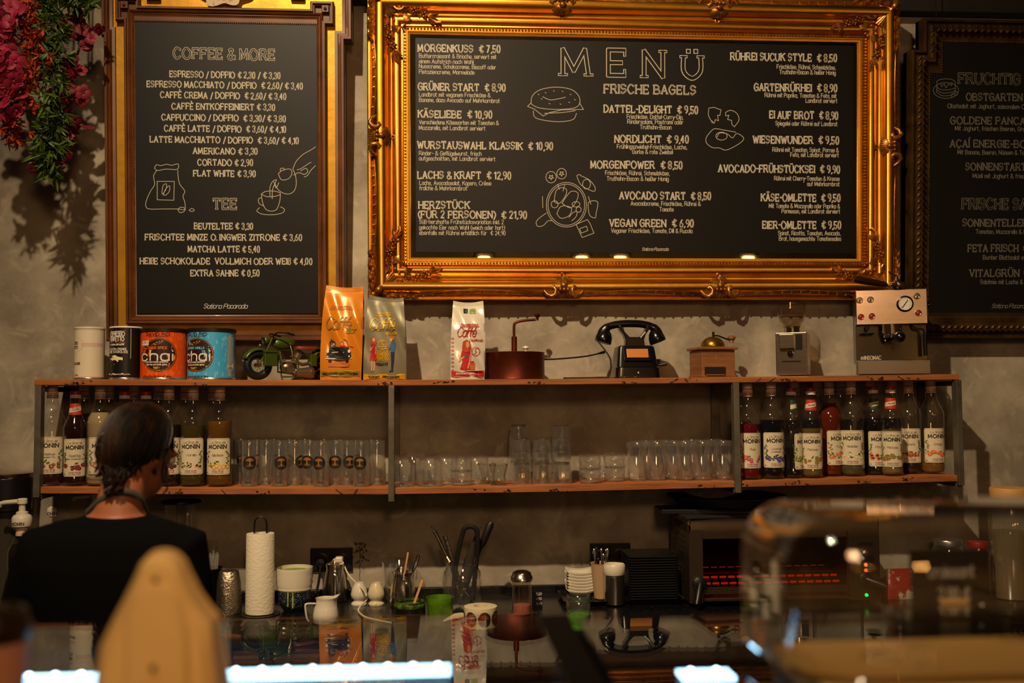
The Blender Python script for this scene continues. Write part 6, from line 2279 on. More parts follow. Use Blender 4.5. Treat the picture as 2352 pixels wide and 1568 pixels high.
# matcha tin, green cup, sticker roll
t, m = on('matcha_tin', 'open black tin with green matcha powder and wooden spatula', 'tin', 941, 1434)
GREENT = mat('green_stained_rim', '#27380c', .5, noise=(50, '#55701a', .45, .6))
mb = MB()
shell(mb, [(0, .001), (35 * m, 0), (36 * m, 2 * m), (36 * m, 42 * m)], 40, 2 * m)
mb.build('tin_body', BPLA, t)
mb = MB()
shell(mb, [(35 * m, 40 * m), (36.5 * m, 42 * m), (36.5 * m, 47 * m), (33.5 * m, 49 * m), (33.5 * m, 54 * m)], 40, 2 * m)
mb.build('green_rim', GREENT, t)
MB().lathe([(33 * m, 34 * m), (0, 36 * m)], 30).build('matcha_powder', MATCHA, t)
sp = thing('wooden_spatula', 'flat wooden spatula standing in the matcha tin', 'spatula', V(t.location) + V((.006, 0, .05)))
MB().tube([(0, 0, -.008), (.034, .02, .085)], .0042, 6, flat=.45).build('stick', WOODL, sp)
fin(t)
t, m = on('drinking_cup', 'small green cup coated with matcha beside the tin', 'cup', 1011, 1432)
mb = MB()
shell(mb, [(0, .001), (25 * m, 0), (27 * m, 3 * m), (31 * m, 58 * m), (31.5 * m, 61 * m)], 36, 2 * m)
mb.build('cup_body', mat('bright_green_cup', '#5d8a10', .35, noise=(8, '#34500c', .35, .6)), t)
MB().lathe([(28 * m, 34 * m), (0, 34 * m)], 30).build('matcha', MATCHA, t)
fin(t)
t, m = on('sticker_roll', 'roll of black round stickers on cream backing paper', 'sticker roll', 1104, 1436)
r = 38 * m
mb = MB().lathe([(15 * m, 3 * m), (r, 0), (r, 44 * m), (34 * m, 45 * m), (15 * m, 45 * m)], 48, closed=True)
mb.build('paper_roll', mat('backing_paper', '#cdbf98', .6), t)
mp = cylmap(r)
mb = MB()
for k in range(-2, 3):
    cx_ = k * 33 * m
    a0 = .2
    f = lambda x, z, l=0.: mp(x + a0 * r, z, l)
    vs = [f(cx_, 20 * m, .0006)]
    for qq in (.5, 1):
        vs += [f(cx_ + 15 * m * qq * math.cos(j * pi / 10), 20 * m + 17 * m * qq * math.sin(j * pi / 10), .0006) for j in range(20)]
    mb.add(vs, [(0, 1 + j, 1 + (j + 1) % 20) for j in range(20)] + [(1 + j, 21 + j, 21 + (j + 1) % 20, 1 + (j + 1) % 20) for j in range(20)], 0)
    for rr in (5, 8, 11):
        mb.ribbon([(cx_ + rr * m * .8 * math.cos(u), 21 * m + rr * m * .8 * math.sin(u)) for u in [.1 + 2.9 * j / 10 for j in range(11)]], 1.2 * m, f, 1, .0012)
    mb.ribbon([(cx_, 26 * m), (cx_, 13 * m)], 2 * m, f, 1, .0012)
mb.build('stickers', [INK, GOLDI], t, smooth=0)
MB().tube(catmull([(-34 * m, 18 * m, 22 * m), (-50 * m, 12 * m, 22 * m), (-70 * m, 4 * m, 20 * m), (-82 * m, 6 * m, 16 * m)], 4), 22 * m, 4, flat=.02).build('loose_end', mat('backing_paper', '#cdbf98', .6), t)
fin(t)

# utensil jar
t, m = on('utensil_jar', 'clear glass jar holding tongs, grater and knife', 'jar', 1062, 1393)
mb = MB()
shell(mb, [(0, .002), (40 * m, 0), (45 * m, 5 * m), (46 * m, 60 * m), (42 * m, 80 * m), (36 * m, 90 * m), (36 * m, 98 * m), (39 * m, 101 * m)], 44, 2 * m)
mb.build('glass_wall', CLEAR, t)
jb = V(t.location)
fin(t)


def tool(name, label, cat):
    return thing(name, label, cat, jb + V((0, 0, .006)))


def jp(px, py, y=0.):
    return ((px - 1062) * m, y, (1393 - py) * m - .006)


u = tool('hand_grater', 'steel hand grater leaning left in the utensil jar', 'grater')
MB().tube([jp(1052, 1330, .01), jp(1022, 1232, .02)], 6 * m, 10, flat=.4).build('grater_blade', mat('perforated_steel', '#9a9085', .3, .95, noise=(300, '#3a342c', .45, .55)), u)
MB().tube([jp(1050, 1385), jp(1052, 1330, .01)], 3 * m, 8).build('stem', SST, u)
u = tool('steel_peeler', 'steel tube handled peeler leaning left, outermost in the jar', 'peeler')
MB().tube([jp(1060, 1388, -.008), jp(1034, 1290, -.008)], 3 * m, 8).build('stem', SST, u)
MB().tube([jp(1026, 1277, -.004), jp(998, 1220, .0)], 5.5 * m, 12).build('handle', SST, u)
MB().tube([jp(1026, 1277, -.004), jp(1034, 1290, -.008)], 4 * m, 8).tube([jp(998, 1220), jp(992, 1215), jp(991, 1210), jp(995, 1209), jp(1000, 1217)], 1.3 * m, 6).build('ring', SST, u)
u = tool('black_tongs', 'black plastic tongs standing upright in the utensil jar', 'tongs')
mb = MB().tube(catmull([jp(1040, 1385, -.02), jp(1048, 1290, -.022), jp(1063, 1225, -.022), jp(1070, 1212, -.022), jp(1082, 1209, -.022), jp(1094, 1216, -.022), jp(1097, 1240, -.022), jp(1094, 1290, -.02), jp(1084, 1385, -.02)], 6), 5.5 * m, 8, flat=.5)
mb.build('tong_arms', BPLA, u)
u = tool('kitchen_knife', 'dark bladed kitchen knife with black handle leaning right in the jar', 'knife')
MB().tube([jp(1050, 1385, .02), jp(1080, 1290, .02), jp(1103, 1213, .02)], [9 * m, 12 * m, 3 * m], 8, flat=.12).build('blade', DSTEEL, u)
u = tool('black_spatula', 'spatula with rounded black handle, rightmost in the utensil jar', 'spatula')
mb = MB().tube([jp(1062, 1380, .012), jp(1104, 1262, .012), jp(1110, 1250, .012), jp(1127, 1210, .012), jp(1131, 1203, .012)], [3 * m, 4 * m, 8 * m, 9 * m, 5 * m], 12, flat=.6)
mb.build('handle', BPLA, u)
u = tool('copper_scoop', 'bright bent metal scoop inside the utensil jar', 'scoop')
MB().tube([jp(1044, 1330, -.03), jp(1092, 1382, -.03)], 10 * m, 8, flat=.1).build('scoop', mat('bright_copper', '#c98a4a', .2, 1.), u)

# sugar shaker, price card
t, m = on('sugar_shaker', 'ribbed glass shaker with steel dome lid and pink powder', 'shaker', 1199, 1410)
mb = MB()
seg = 32
prof = hollow([(22 * m, 2 * m), (25 * m, 0), (25 * m, 8 * m), (23 * m, 12 * m), (22 * m, 76 * m), (20 * m, 80 * m)], 2 * m)
vs, fs = [], []
for r, z in prof:
    for k in range(seg):
        a = 2 * pi * k / seg
        f = 1 - .06 * (k % 2)
        vs.append((r * f * math.cos(a), r * f * math.sin(a), z))
for i in range(len(prof)):
    j = (i + 1) % len(prof)
    for k in range(seg):
        fs.append((i * seg + k, i * seg + (k + 1) % seg, j * seg + (k + 1) % seg, j * seg + k))
MB().add(vs, fs).build('glass_wall', thin_glass('ribbed_glass', (.9, .88, .85), 1.45, .1), t)
MB().lathe([(0, 2 * m), (20 * m, 2 * m), (20 * m, 22 * m), (0, 26 * m)], 24).build('pink_powder', mat('pink_powder', '#a3604e', .9), t)
MB().lathe([(24 * m, 76 * m), (26 * m, 78 * m), (25 * m, 86 * m), (23 * m, 88 * m), (21 * m, 95 * m), (14 * m, 99 * m), (0, 100 * m)], 32).build('lid', SST, t)
fin(t)
t, m = on('price_card', 'small black price card with white handwriting behind the shaker', 'price card', 1234, 1396)
MB().box((0, 0, 19 * m), (24 * m, .003, 38 * m)).build('card', BPLA, t, smooth=0)
mb = MB()
for k, w in enumerate(('3,20', '4,50', '4,80')):
    write(mb, w, -2 * m, 10 * m, (30 - k * 11) * m, 5 * m, lambda x, z, l=0.: (x, -.002 - l, z), 1 * m)
mb.build('chalk_lettering', WHITEP, t, smooth=0)
fin(t)

# trays
TRAY = mat('black_tray', '#0d0d0e', .3, coat=.2)


def tray(label, px, py, w, dpt, rim):
    t, m = on('serving_tray', label, 'tray', px, py)
    x, y = w * m / 2, dpt / 2
    mb = MB()
    for i, (ins, z) in enumerate(((.012, 0), (0, rim), (-.004, rim + .001))):
        pass
    outer = [rrect(-x + a, -y + a, x - a, y - a, .025) for a in (.014, .004, 0, .003, .012)]
    zz = (0, rim, rim + .002, rim, .004)
    n = len(outer[0])
    vs = [(p_[0], p_[1], z) for o, z in zip(outer, zz) for p_ in o]
    fs = []
    for i in range(4):
        for k in range(n):
            k2 = (k + 1) % n
            fs.append((i * n + k, i * n + k2, (i + 1) * n + k2, (i + 1) * n + k))
    fs += [tuple(range(n))[::-1], tuple(4 * n + k for k in range(n))]
    mb.add(vs, fs)
    mb.build('tray_body', TRAY, t)
    fin(t)
    return t, m


tr, m = tray('black tray under the plates and cutlery cup', 1424, 1377, 276, .22, .016)
ty = .004
# square bowls
zz = ZC + .005
p = WZ(1333, 1366, zz)
m = (p - EYE).dot(fwd) / FPX
for k in range(7):
    t = thing('square_bowl', 'small white square bowl, ' + ('lowest', 'second from bottom', 'third from bottom', 'fourth from bottom', 'third from top', 'second from top', 'topmost')[k] + ' of the stack', 'bowl', (p.x, p.y, zz + k * 6.8 * m), .04 * (k % 3 - 1), 'stacked square bowls')
    vs, fs = [], []
    n = 10
    for i in range(n + 1):
        for j in range(n + 1):
            a, b = -1 + 2 * i / n, -1 + 2 * j / n
            q = max(abs(a), abs(b))
            vs.append((a * 32 * m, b * 32 * m, (2 + 12 * q ** 3 + 5 * (a * a * b * b)) * m))
    for i in range(n):
        for j in range(n):
            o = i * (n + 1) + j
            fs.append((o, o + n + 1, o + n + 2, o + 1))
    MB().add(vs, fs).build('bowl_body', WPOR, t, solid=.0026)
# cutlery cup
p = WZ(1382, 1374, zz)
t = thing('cutlery_cup', 'tan cup full of coffee spoons on the tray', 'cup', p)
mb = MB()
prof = hollow([(15 * m, 0), (17 * m, 2 * m), (24 * m, 78 * m), (25 * m, 80 * m)], 2 * m)
mb.lathe(prof, 16, closed=True)
mb.build('cup_body', mat('tan_plastic', '#a88a66', .5), t, smooth=20)
cp = V(p)
rnd = random.Random(5)
for k in range(9):
    a = k * .7
    rr = 14 * m
    s = thing('coffee_spoon', 'steel coffee spoon standing in the tan cup', 'spoon', cp + V((0, 0, .006)), 0, 'spoons in the tan cup')
    b0 = V((math.cos(a) * 6 * m, math.sin(a) * 6 * m, 0))
    tp = V((math.cos(a) * rr * 1.25, math.sin(a) * rr, (88 + rnd.uniform(-4, 18)) * m))
    MB().tube([b0, b0.lerp(tp, .8), tp], [1.4 * m, 1.6 * m, 3 * m], 6, flat=.5).ball(tp, (3.6 * m, 2.4 * m, 5 * m), 8, 6).build('spoon_body', SST if k % 3 else BPLA, s)
p = WZ(1412, 1386, zz)
t = thing('cocoa_shaker', 'steel shaker with cream plastic lid on the tray', 'shaker', p)
mb = MB().lathe([(21 * m, 0), (22 * m, 1 * m), (22 * m, 60 * m), (21 * m, 61 * m), (21 * m, 63 * m), (23 * m, 64 * m), (0, 66 * m)], 36)
mb.build('shaker_body', SST, t)
MB().lathe([(22.5 * m, 64 * m), (24 * m, 66 * m), (24 * m, 84 * m), (22 * m, 87 * m), (20 * m, 86 * m), (20 * m, 80 * m), (0, 80 * m)], 36).build('lid', WPLA, t)
# black square plates
p = WZ(1492, 1372, zz)
PLT = mat('black_plate', '#141312', .35)
N = 18
hh = (p.z - EYE.z)
for k in range(N):
    t = thing('black_plate', 'square black plate in the tall stack, ' + ('bottom one' if k == 0 else 'top one' if k == N - 1 else 'number %d counted from the bottom' % (k + 1)), 'plate', (p.x, p.y, zz + k * 5.7 * m), .0, 'stacked black plates')
    MB().slab(rrect(-46 * m, -46 * m, 46 * m, 46 * m, 6 * m, 3), 0, 1.5 * m).slab(rrect(-56 * m, -56 * m, 56 * m, 56 * m, 8 * m, 3), 1.5 * m, 4.2 * m).build('plate_body', PLT, t, smooth=0)
# bubble glass with green drink
t, m = on('bubble_glass', 'bubble shaped glass with green drink and bent straw', 'glass', 1329, 1458)
mb = MB()
pr = [(22 * m, 0), (27 * m, 6 * m), (28.5 * m, 15 * m), (25 * m, 25 * m), (28 * m, 34 * m), (29 * m, 44 * m), (25.5 * m, 53 * m), (28 * m, 62 * m), (28.5 * m, 72 * m), (25 * m, 80 * m), (27.5 * m, 86 * m), (27 * m, 91 * m)]
shell(mb, [(0, .001)] + pr, 36, 1.6 * m)
mb.build('glass_wall', CLEAR, t)
MB().lathe([(0, 2 * m)] + [(r - 2 * m, z + 2 * m) for r, z in pr[:6]] + [(0, 46 * m)], 32).build('green_drink', mat('green_drink', '#4f8a12', .25), t)
MB().tube([(-6 * m, 0, 30 * m), (8 * m, 0, 64 * m), (24 * m, -4 * m, 92 * m), (30 * m, -4 * m, 104 * m)], 3 * m, 8).build('glass_straw', CLEAR, t)
fin(t)

# ------------------------------------------------------------------ toaster oven
TSTEEL = mat('brown_tinted_steel', '#6e604c', .34, .9, noise=(4, '#574a3a', .3, .7))
pl_, pr_ = WZ(1585, 1396, ZC), WZ(2023, 1386, ZC)
m = ((pl_ - EYE).dot(fwd)) / FPX
yf = (pl_.y + pr_.y) / 2
wT = pr_.x - pl_.x
t = thing('toaster_oven', 'steel toaster oven with glowing red bars behind glass', 'toaster oven', ((pl_.x + pr_.x) / 2, yf, ZC))
hT = W(1585, 1193, yf).z - ZC
dT = -yf - .06
x0, x1 = -wT / 2, wT / 2


def tx(px):
    return W(px, 1300, yf).x - t.location.x


def tz(py):
    return W(1700, py, yf).z - ZC


gx0, gx1, gz0, gz1 = tx(1614), tx(1945), tz(1347), tz(1236)
MB().box((x0 + .003, dT / 2, hT / 2 + .008), (.006, dT, hT - .016)).build('side_panel', TSTEEL, t, smooth=0)
mb = MB()
for r in range(9):
    for c in range(3):
        mb.box((x0 - .0005, dT * (.28 + .16 * c), hT * (.78 - .065 * r)), (.002, .022, .006))
mb.build('side_grille', BPLA, t, smooth=0)
mb = MB()
for c in range(13):
    mb.box((x0 - .0012, dT * (.10 + .05 * c), hT - .030), (.002, .005, .026), 0, Rx(.15))
mb.build('top_grille', BPLA, t, smooth=0)
MB().box((x1 - .003, dT / 2, hT / 2 + .008), (.006, dT, hT - .016)).build('side_panel', TSTEEL, t, smooth=0)
MB().prism([], 0, 0) if 0 else None
prf = [(0, hT - .045), (0, hT - .02), (.005, hT - .008), (.016, hT - .001), (.03, hT), (dT, hT), (dT, hT - .045)]
vs = [(x, y, z) for x in (x0 - .001, x1 + .001) for y, z in prf]
n = len(prf)
MB().add(vs, [tuple(range(n)), tuple(range(n, 2 * n))[::-1]] + [(i, (i + 1) % n, n + (i + 1) % n, n + i)[::-1] for i in range(n)]).build('top_cover', TSTEEL, t, smooth=40)
MB().box((tx(1600) - .0, .004, hT / 2 - .01), (tx(1613) - x0, .010, hT - .05)).build('corner_post', TSTEEL, t, smooth=0)
fr = MB()
fr.box(((gx0 + gx1) / 2, .003, (gz1 + hT - .045) / 2), (gx1 - gx0, .008, hT - .045 - gz1))
fr.box(((gx0 + gx1) / 2, .003, (gz0 + tz(1363)) / 2), (gx1 - gx0, .008, gz0 - tz(1363)))
fr.build('door_frame', TSTEEL, t, smooth=0)
MB().box(((gx0 + gx1) / 2, .002, (.02 + tz(1372)) / 2), (gx1 - gx0, .010, tz(1372) - .02)).build('crumb_tray', TSTEEL, t, smooth=0, bevel=.002)
MB().box(((gx0 + gx1) / 2, .001, (gz0 + gz1) / 2), (gx1 - gx0, .003, gz1 - gz0)).build('door_glass', thin_glass('oven_glass', (.55, .38, .25), 1.45), t, smooth=0)
INSD = mat('oven_lining', '#6a4428', .5, .3)
mb = MB()
mb.box(((gx0 + gx1) / 2, dT - .02, hT / 2), (gx1 - gx0 + .02, .004, hT - .05)).box(((gx0 + gx1) / 2, dT / 2, .02), (gx1 - gx0 + .02, dT - .02, .003)).box((gx1 + .008, dT / 2, hT / 2), (.004, dT - .03, hT - .05))
mb.build('oven_lining', INSD, t, smooth=0)
HOT = mat('element_and_reflection_glow', '#ff2a08', .5, emit=('#ff3a12', .9))
for k, (py, ypos, zz_) in enumerate(((1330, .05, tz(1330)), (1341, .03, tz(1342)), (1315, .16, tz(1320)))):  # third, thin row imitates the glow mirrored by the wire rack
    for j in range(16):
        xx = gx0 + .012 + (gx1 - gx0 - .02) * j / 16
        MB().tube([(xx, ypos, zz_), (xx + (gx1 - gx0) / 16 * .68, ypos, zz_)], .0040 if k < 2 else .0012, 8).build('element_and_reflection', HOT, t)
mb = MB()
for k in range(22):
    y = .02 + (dT - .06) * k / 21
    mb.tube([(gx0, y, tz(1322)), (gx1, y, tz(1322))], .0014, 5)
for k in range(10):
    x = gx0 + (gx1 - gx0) * k / 9
    mb.tube([(x, .02, tz(1322) - .002), (x, dT - .04, tz(1322) - .002)], .0014, 5)
mb.build('wire_rack', SST, t)
MB().box(((gx1 + x1) / 2 + .004, .004, hT / 2 - .01), (x1 - gx1 - .008, .010, hT - .05)).build('control_panel', TSTEEL, t, smooth=0, bevel=.001)
cx_ = tx(1988)
zk = tz(1277)
MB().lathe([(.020, 0), (.019, .018), (.016, .020), (0, .020)], 26, 0, (cx_, -.002, zk), Rx(pi / 2)).build('timer_knob', SST, t)
MB().box((cx_, -.0015, tz(1254)), (.052, .002, .014)).build('badge', BPLA, t, smooth=0)
for py, c in ((1302, ('#ff5a18', 3.)), (1315, ('#ff4a14', 2.)), (1372, ('#17d84a', 1.6))):
    MB().ball((cx_, -.003, tz(py)), .0062, 12, 8).build('pilot_light', mat('lamp' + c[0], c[0], .3, emit=c), t)
for px, py, dx, dz in ((1605, 1338, -.022, -.06), (1985, 1334, .055, -.02)):
    hx, hz = tx(px), tz(py)
    h = MB().lathe([(.024, 0), (.024, .012), (.018, .016), (0, .016)], 26, 0, (hx, -.002, hz), Rx(pi / 2)).tube([(hx, -.016, hz), (hx + dx * .5, -.035, hz + dz * .5), (hx + dx, -.05, hz + dz)], [.011, .013, .010], 12)
    h.build('door_lever', BPLA, t)
for a in (x0 + .04, x1 - .04):
    for y in (.04, dT - .04):
        MB().lathe([(.014, 0), (.014, .02), (0, .02)], 16, 0, (a, y, 0)).build('foot', BPLA, t)
# pans and slate on the oven
zt2 = ZC + hT
p = W(1668, 1170, yf + .16)
t2 = thing('slate_board', 'dark slate board lying on the toaster oven', 'board', (p.x, yf + .16, zt2), .12)
MB().box((0, 0, .005), (.40, .27, .010)).build('board_body', mat('slate', '#191816', .6), t2, smooth=0, bevel=.002)
t2 = thing('baking_sheet', 'black baking sheet lying on the slate board', 'baking sheet', (p.x - .01, yf + .165, zt2 + .010), -.10)
MB().box((0, 0, .004), (.46, .22, .008)).box((0, -.107, .010), (.46, .006, .012)).build('sheet_body', BPLA, t2, smooth=0, bevel=.002)
t2 = thing('frying_pan', 'wide black pan on top of the toaster oven', 'pan', (W(1668, 1150, yf + .17).x, yf + .17, zt2 + .027))
mb = MB()
shell(mb, [(0, .001), (.150, 0), (.170, .010), (.205, .036), (.210, .038)], 48, .004)
mb.build('pan_body', mat('cast_iron', '#0c0c0c', .45), t2)

# ------------------------------------------------------------------ left end of the counter
t, m = on('bean_grinder', 'black cylindrical bean grinder with silver band at far left', 'coffee grinder', 8, 1400)
zz = lambda py: W(8, py, t.location.y).z - ZC
MB().lathe([(0, 0), (54 * m, 0), (54 * m, .03), (40 * m, .04), (38 * m, zz(1172)), (0, zz(1172))], 36).build('pedestal', mat('smoked_hopper_body', '#3a352c', .25), t)
MB().lathe([(40 * m, zz(1172)), (56 * m, zz(1168)), (58 * m, zz(1097)), (0, zz(1097))], 40).build('grinder_head', BPLA, t)
MB().lathe([(58 * m, zz(1097)), (59 * m, zz(1095)), (59 * m, zz(1086)), (54 * m, zz(1083)), (0, zz(1083))], 40).build('silver_band', SST, t)
fin(t)


def pump(label, px, py, ptop, rz, r1=None):
    t, m = on('pump_bottle', label, 'bottle', px, py, None, rz)
    H_ = W(px, ptop, t.location.y).z - ZC
    s = H_ - .335
    MB().lathe(TALL, 30).build('glass', BGLASS, t)
    MB().lathe(inner(TALL, .24), 26).build('syrup', liquid('1a0c06'), t)
    MB().lathe([(.0158, .27), (.0182, .27), (.0178, .30), (.017, .305), (0, .305)], 24).build('neck_cuff', CAPC, t)
    mb = MB().lathe([(.030, .300), (.031, .302), (.031, .328), (.026, .336), (.019, .339), (.018, .347), (.0105, .349), (.0105, H_ - .018), (.016, H_ - .017), (.016, H_ - .003), (.012, H_), (0, H_)], 28)
    mb.tube([(0, 0, H_ - .009), (-.06, 0, H_ - .014), (-.073, 0, H_ - .017), (-.076, 0, H_ - .028)], [.008, .0075, .0075, .006], 10)
    mb.build('dispenser_pump', WPLA, t)
    mp = cylmap(.0312, -rz - .12)
    mb = MB()
    write(mb, 'MONIN', -.020, .022, .306, .0088, mp, .0019, serif=True)
    mb.build('pump_lettering', INK, t, smooth=0)
    fin(t)


pump('syrup bottle with white pump dispenser, leftmost in view', 46, 1420, 1144, -.12)
pump('syrup bottle with white pump, only its stem showing over the shoulder', 122, 1378, 1118, .9)
pump('syrup bottle with white pump nozzle left of the neck of the person', 214, 1385, 1131, -.05)
t, m = on('blender_jar', 'clear jar with flat black lid behind the right shoulder', 'jar', 414, 1385)
Hj = W(414, 1151, t.location.y).z - ZC
MB().lathe(hollow([(.050, 0), (.052, .004), (.058, Hj - .02), (.058, Hj - .004)], .002), 36, closed=True).build('glass_wall', CLEAR, t)
MB().lathe([(.066, Hj - .006), (.068, Hj - .003), (.066, Hj + .004), (.0, Hj + .006)], 36).build('lid', BPLA, t)
fin(t)
t, m = on('straw_cup', 'black cup full of clear drinking straws beside the right arm', 'cup', 476, 1400)
mb = MB()
shell(mb, [(0, .001), (24 * m, 0), (34 * m, 94 * m), (35 * m, 96 * m)], 32, 1.5 * m)
mb.build('cup_body', mat('glossy_black_paper', '#0d0d0d', .2), t)
sb = V(t.location)
fin(t)
STRAW = thin_glass('clear_plastic', (.95, .94, .92), 1.5, .12, 1.6, haze=.07)
rnd = random.Random(8)
for k in range(22):
    a, rr = rnd.uniform(0, 2 * pi), 22 * m * math.sqrt(rnd.random())
    s = thing('drinking_straw', 'clear plastic straw standing in the black cup', 'straw', sb + V((0, 0, .006)), 0, 'straws in the black cup')
    b0 = V((math.cos(a) * rr * .8, math.sin(a) * rr * .8, 0))
    tp = V((math.cos(a) * rr * 1.3, math.sin(a) * rr * 1.2, (120 + rnd.uniform(-6, 10)) * m))
    MB().tube([b0, tp], 2.6 * m, 8).build('tube', STRAW, s)
DIMP = mat('dimpled_clear_plastic', '#b9b2a4', .12, .0, trans=.6, ior=1.3, bump=(150, .8))


def cupstack(label, px, py, n, w, h, pitch, matl):
    t0 = WZ(px, py, ZC)
    m = (t0 - EYE).dot(fwd) / FPX
    for k in range(n):
        t = thing('plastic_cup', label + (', lowest' if k == 0 else ', topmost' if k == n - 1 else ', number %d up' % (k + 1)), 'cup', t0 + V((0, 0, k * pitch * m)), 0, 'stacked clear plastic cups')
        mb = MB()
        mb.lathe(hollow([(w * .46 * m, 0), (w * .5 * m, .002), (w * .36 * m, h * m)], .0012), 28, closed=True)
        mb.lathe([(0, h * m - .001), (w * .36 * m, h * m - .001), (w * .36 * m, h * m + .0005), (0, h * m + .0005)], 28)
        mb.build('cup_body', matl, t)


cupstack('dimpled clear cup upside down left of the kitchen roll', 527, 1400, 5, 57, 70, 5, STRAW)
mcs = SST
t, m = on('ice_bucket', 'hammered steel tumbler left of the kitchen roll', 'tumbler', 525, 1408)
MB().lathe([(0, 0), (29 * m, 0), (30 * m, 4 * m), (27 * m, 70 * m), (22 * m, 95 * m), (20 * m, 97 * m), (0, 96 * m)], 40).build('tumbler_body', mat('hammered_steel', '#b0a490', .22, .95, bump=(140, 1.)), t)
fin(t)
for o in [o for o in COL.objects if o.name.startswith('plastic_cup')]:
    for c in list(o.children):
        bpy.data.objects.remove(c)
    bpy.data.objects.remove(o)
cupstack('clear takeaway cup upside down behind the straw cup', 488, 1372, 6, 44, 62, 14, STRAW)
# small black tray under the matcha things
tray('flat black tray under the whisk stands and pitchers', 880, 1372, 240, .16, .008) if 0 else None

# ------------------------------------------------------------------ right end, seen through the dome
def jar(label, px, py, w, ptop, matl, lidm, lidh=.03, fill=None, name='storage_jar'):
    t, m = on(name, label, 'jar', px, py)
    H_ = W(px, ptop, t.location.y).z - ZC
    r = w * m / 2
    MB().lathe(hollow([(r * .95, 0), (r, .005), (r, H_ - lidh - .02), (r * .85, H_ - lidh)], .0025), 36, closed=True).build('glass_wall', matl, t)
    if fill:
        MB().lathe([(0, .004), (r * .92, .004), (r * .94, H_ * .6), (0, H_ * .62)], 30).build('contents', fill, t)
    MB().lathe([(0, H_ - lidh), (r * .9, H_ - lidh), (r * .92, H_ - .004), (r * .88, H_), (0, H_)], 36).build('lid', lidm, t)
    fin(t)


jar('tall glass jar with thick wooden lid at far right', 2326, 1372, 92, 1119, CLEAR, WOODL, .035, mat('oat_contents', '#7a6544', .9))
jar('slim glass jar with red lid beside the wooden lidded jar', 2250, 1378, 50, 1243, CLEAR, mat('red_lid', '#8a1c18', .4), .02, mat('cream_contents', '#a8946c', .9))
jar('small glass jar of brown spice right of the toaster oven', 2180, 1352, 70, 1238, CLEAR, TINSIL, .02, mat('spice_contents', '#7a4a2a', .9))
t, m = on('snack_packet', 'red and white packet leaning right of the toaster oven', 'packet', 2075, 1372)
MB().loft([(0, 0, 0, 48 * m, 18 * m), (0, 0, 8 * m, 50 * m, 20 * m), (2 * m, 0, 40 * m, 46 * m, 14 * m), (4 * m, 0, 66 * m, 44 * m, 2 * m)], 24, power=3.5).build('pouch', mat('red_white_foil', '#8a2420', .3, noise=(14, '#b8ac9a', .5, .56), coat=.4), t)
fin(t)
# ================================================================== person at the back counter
YP = -1.36


def PP(px, py, dy=0.):
    return W(px, py, YP + dy)


SKIN = mat('skin', '#93583a', .5, sss=.08)
HAIR = mat('dark_brown_hair', '#0a0502', .5, spec=.25, noise=(30, '#3c1e0e', .45, .8, (1, 1, .1)))
SHIRT = mat('black_cotton', '#060606', .95, spec=.08, bump=(60, .1))
c0 = PP(264, 1200)
person = thing('person', 'person seen from behind in black shirt with grey apron strap and dark tied hair', 'person', (c0.x, YP, 0))
O = V((c0.x, YP, 0))


def rel(p):
    return V(p) - O


def torso(infl=0., top=1176, low=None):
    rows = [(top, 267, .052, .055, .03), (1186, 266, .074, .060, .02), (1200, 264, .108, .072, .01), (1218, 262, .146, .086, 0), (1246, 260, .180, .100, 0), (1290, 258, .192, .110, 0), (1350, 258, .184, .112, 0), (1420, 260, .172, .108, 0), (1500, 262, .160, .104, 0)]
    out = []
    for py, px, rx, ry, dy in rows:
        p = rel(PP(px, py, dy))
        out.append((p.x, p.y, p.z, rx + infl, ry + infl))
    return out


hipz = .93


def limbs(mb, infl, sleeve=False):
    for sg, sh, el in ((-1, rel(PP(104, 1268, .0)), rel(PP(40, 1470, .02))), (1, rel(PP(416, 1264, .0)), rel(PP(438, 1490, .02)))):
        hand = V((sg * .13, .56, .912)) if True else None
        wr = el.lerp(hand, .80)
        end = el.lerp(hand, .45) if sleeve else wr
        mb.tube([sh + V((-sg * .06, 0, .01)), sh, sh.lerp(el, .35), sh.lerp(el, .7), el, el.lerp(end, .4), end], [.056 + infl, .057 + infl, .051 + infl, .046 + infl, .042 + infl, .041 + infl, (.034 if sleeve else .026) + infl], 16)
    return mb


mb = MB()
hd = PP(319, 1029, .075)
H0 = rel(hd)
HR = Rz(-.50) @ Rx(-.42)


def hp_(x, y, z):
    return H0 + HR @ V((x, y, z))


# neck, trunk, arms, legs grown as one skin
sec = torso()
mb.loft(sec[::-1], 28)
nk = rel(PP(272, 1178, .015))
mb.tube([nk + V((0, .01, -.05)), nk, nk.lerp(H0, .45) + V((-.004, -.01, 0)), H0 + V((0, .0, -.02))], [.060, .054, .050, .052], 18)
mb.ball(H0, (.067, .085, .090), 28, 20, 0, HR)
mb.ball(hp_(0, .028, -.060), (.054, .062, .055), 20, 14, 0, HR)
mb.ball(hp_(0, .030, -.098), (.026, .030, .020), 14, 10, 0, HR)
mb.tube([hp_(0, .090, .0), hp_(0, .108, -.030), hp_(0, .098, -.040)], [.008, .013, .010], 10)
for s in (-1, 1):
    mb.ball(hp_(s * .066, .000, -.020), (.007, .016, .027), 14, 10, 0, HR)
    mb.tube([hp_(s * .02, .088, .016), hp_(s * .045, .076, .014)], .008, 8)
mb.tube([hp_(-.022, .086, -.064), hp_(0, .094, -.062), hp_(.022, .086, -.064)], .007, 8)
mb.loft([(0, 0, hipz - .06, .165, .110), (0, 0, hipz + .04, .172, .112), (0, 0, sec[-1][2] + .02, .160, .104)], 24)
limbs(mb, 0)
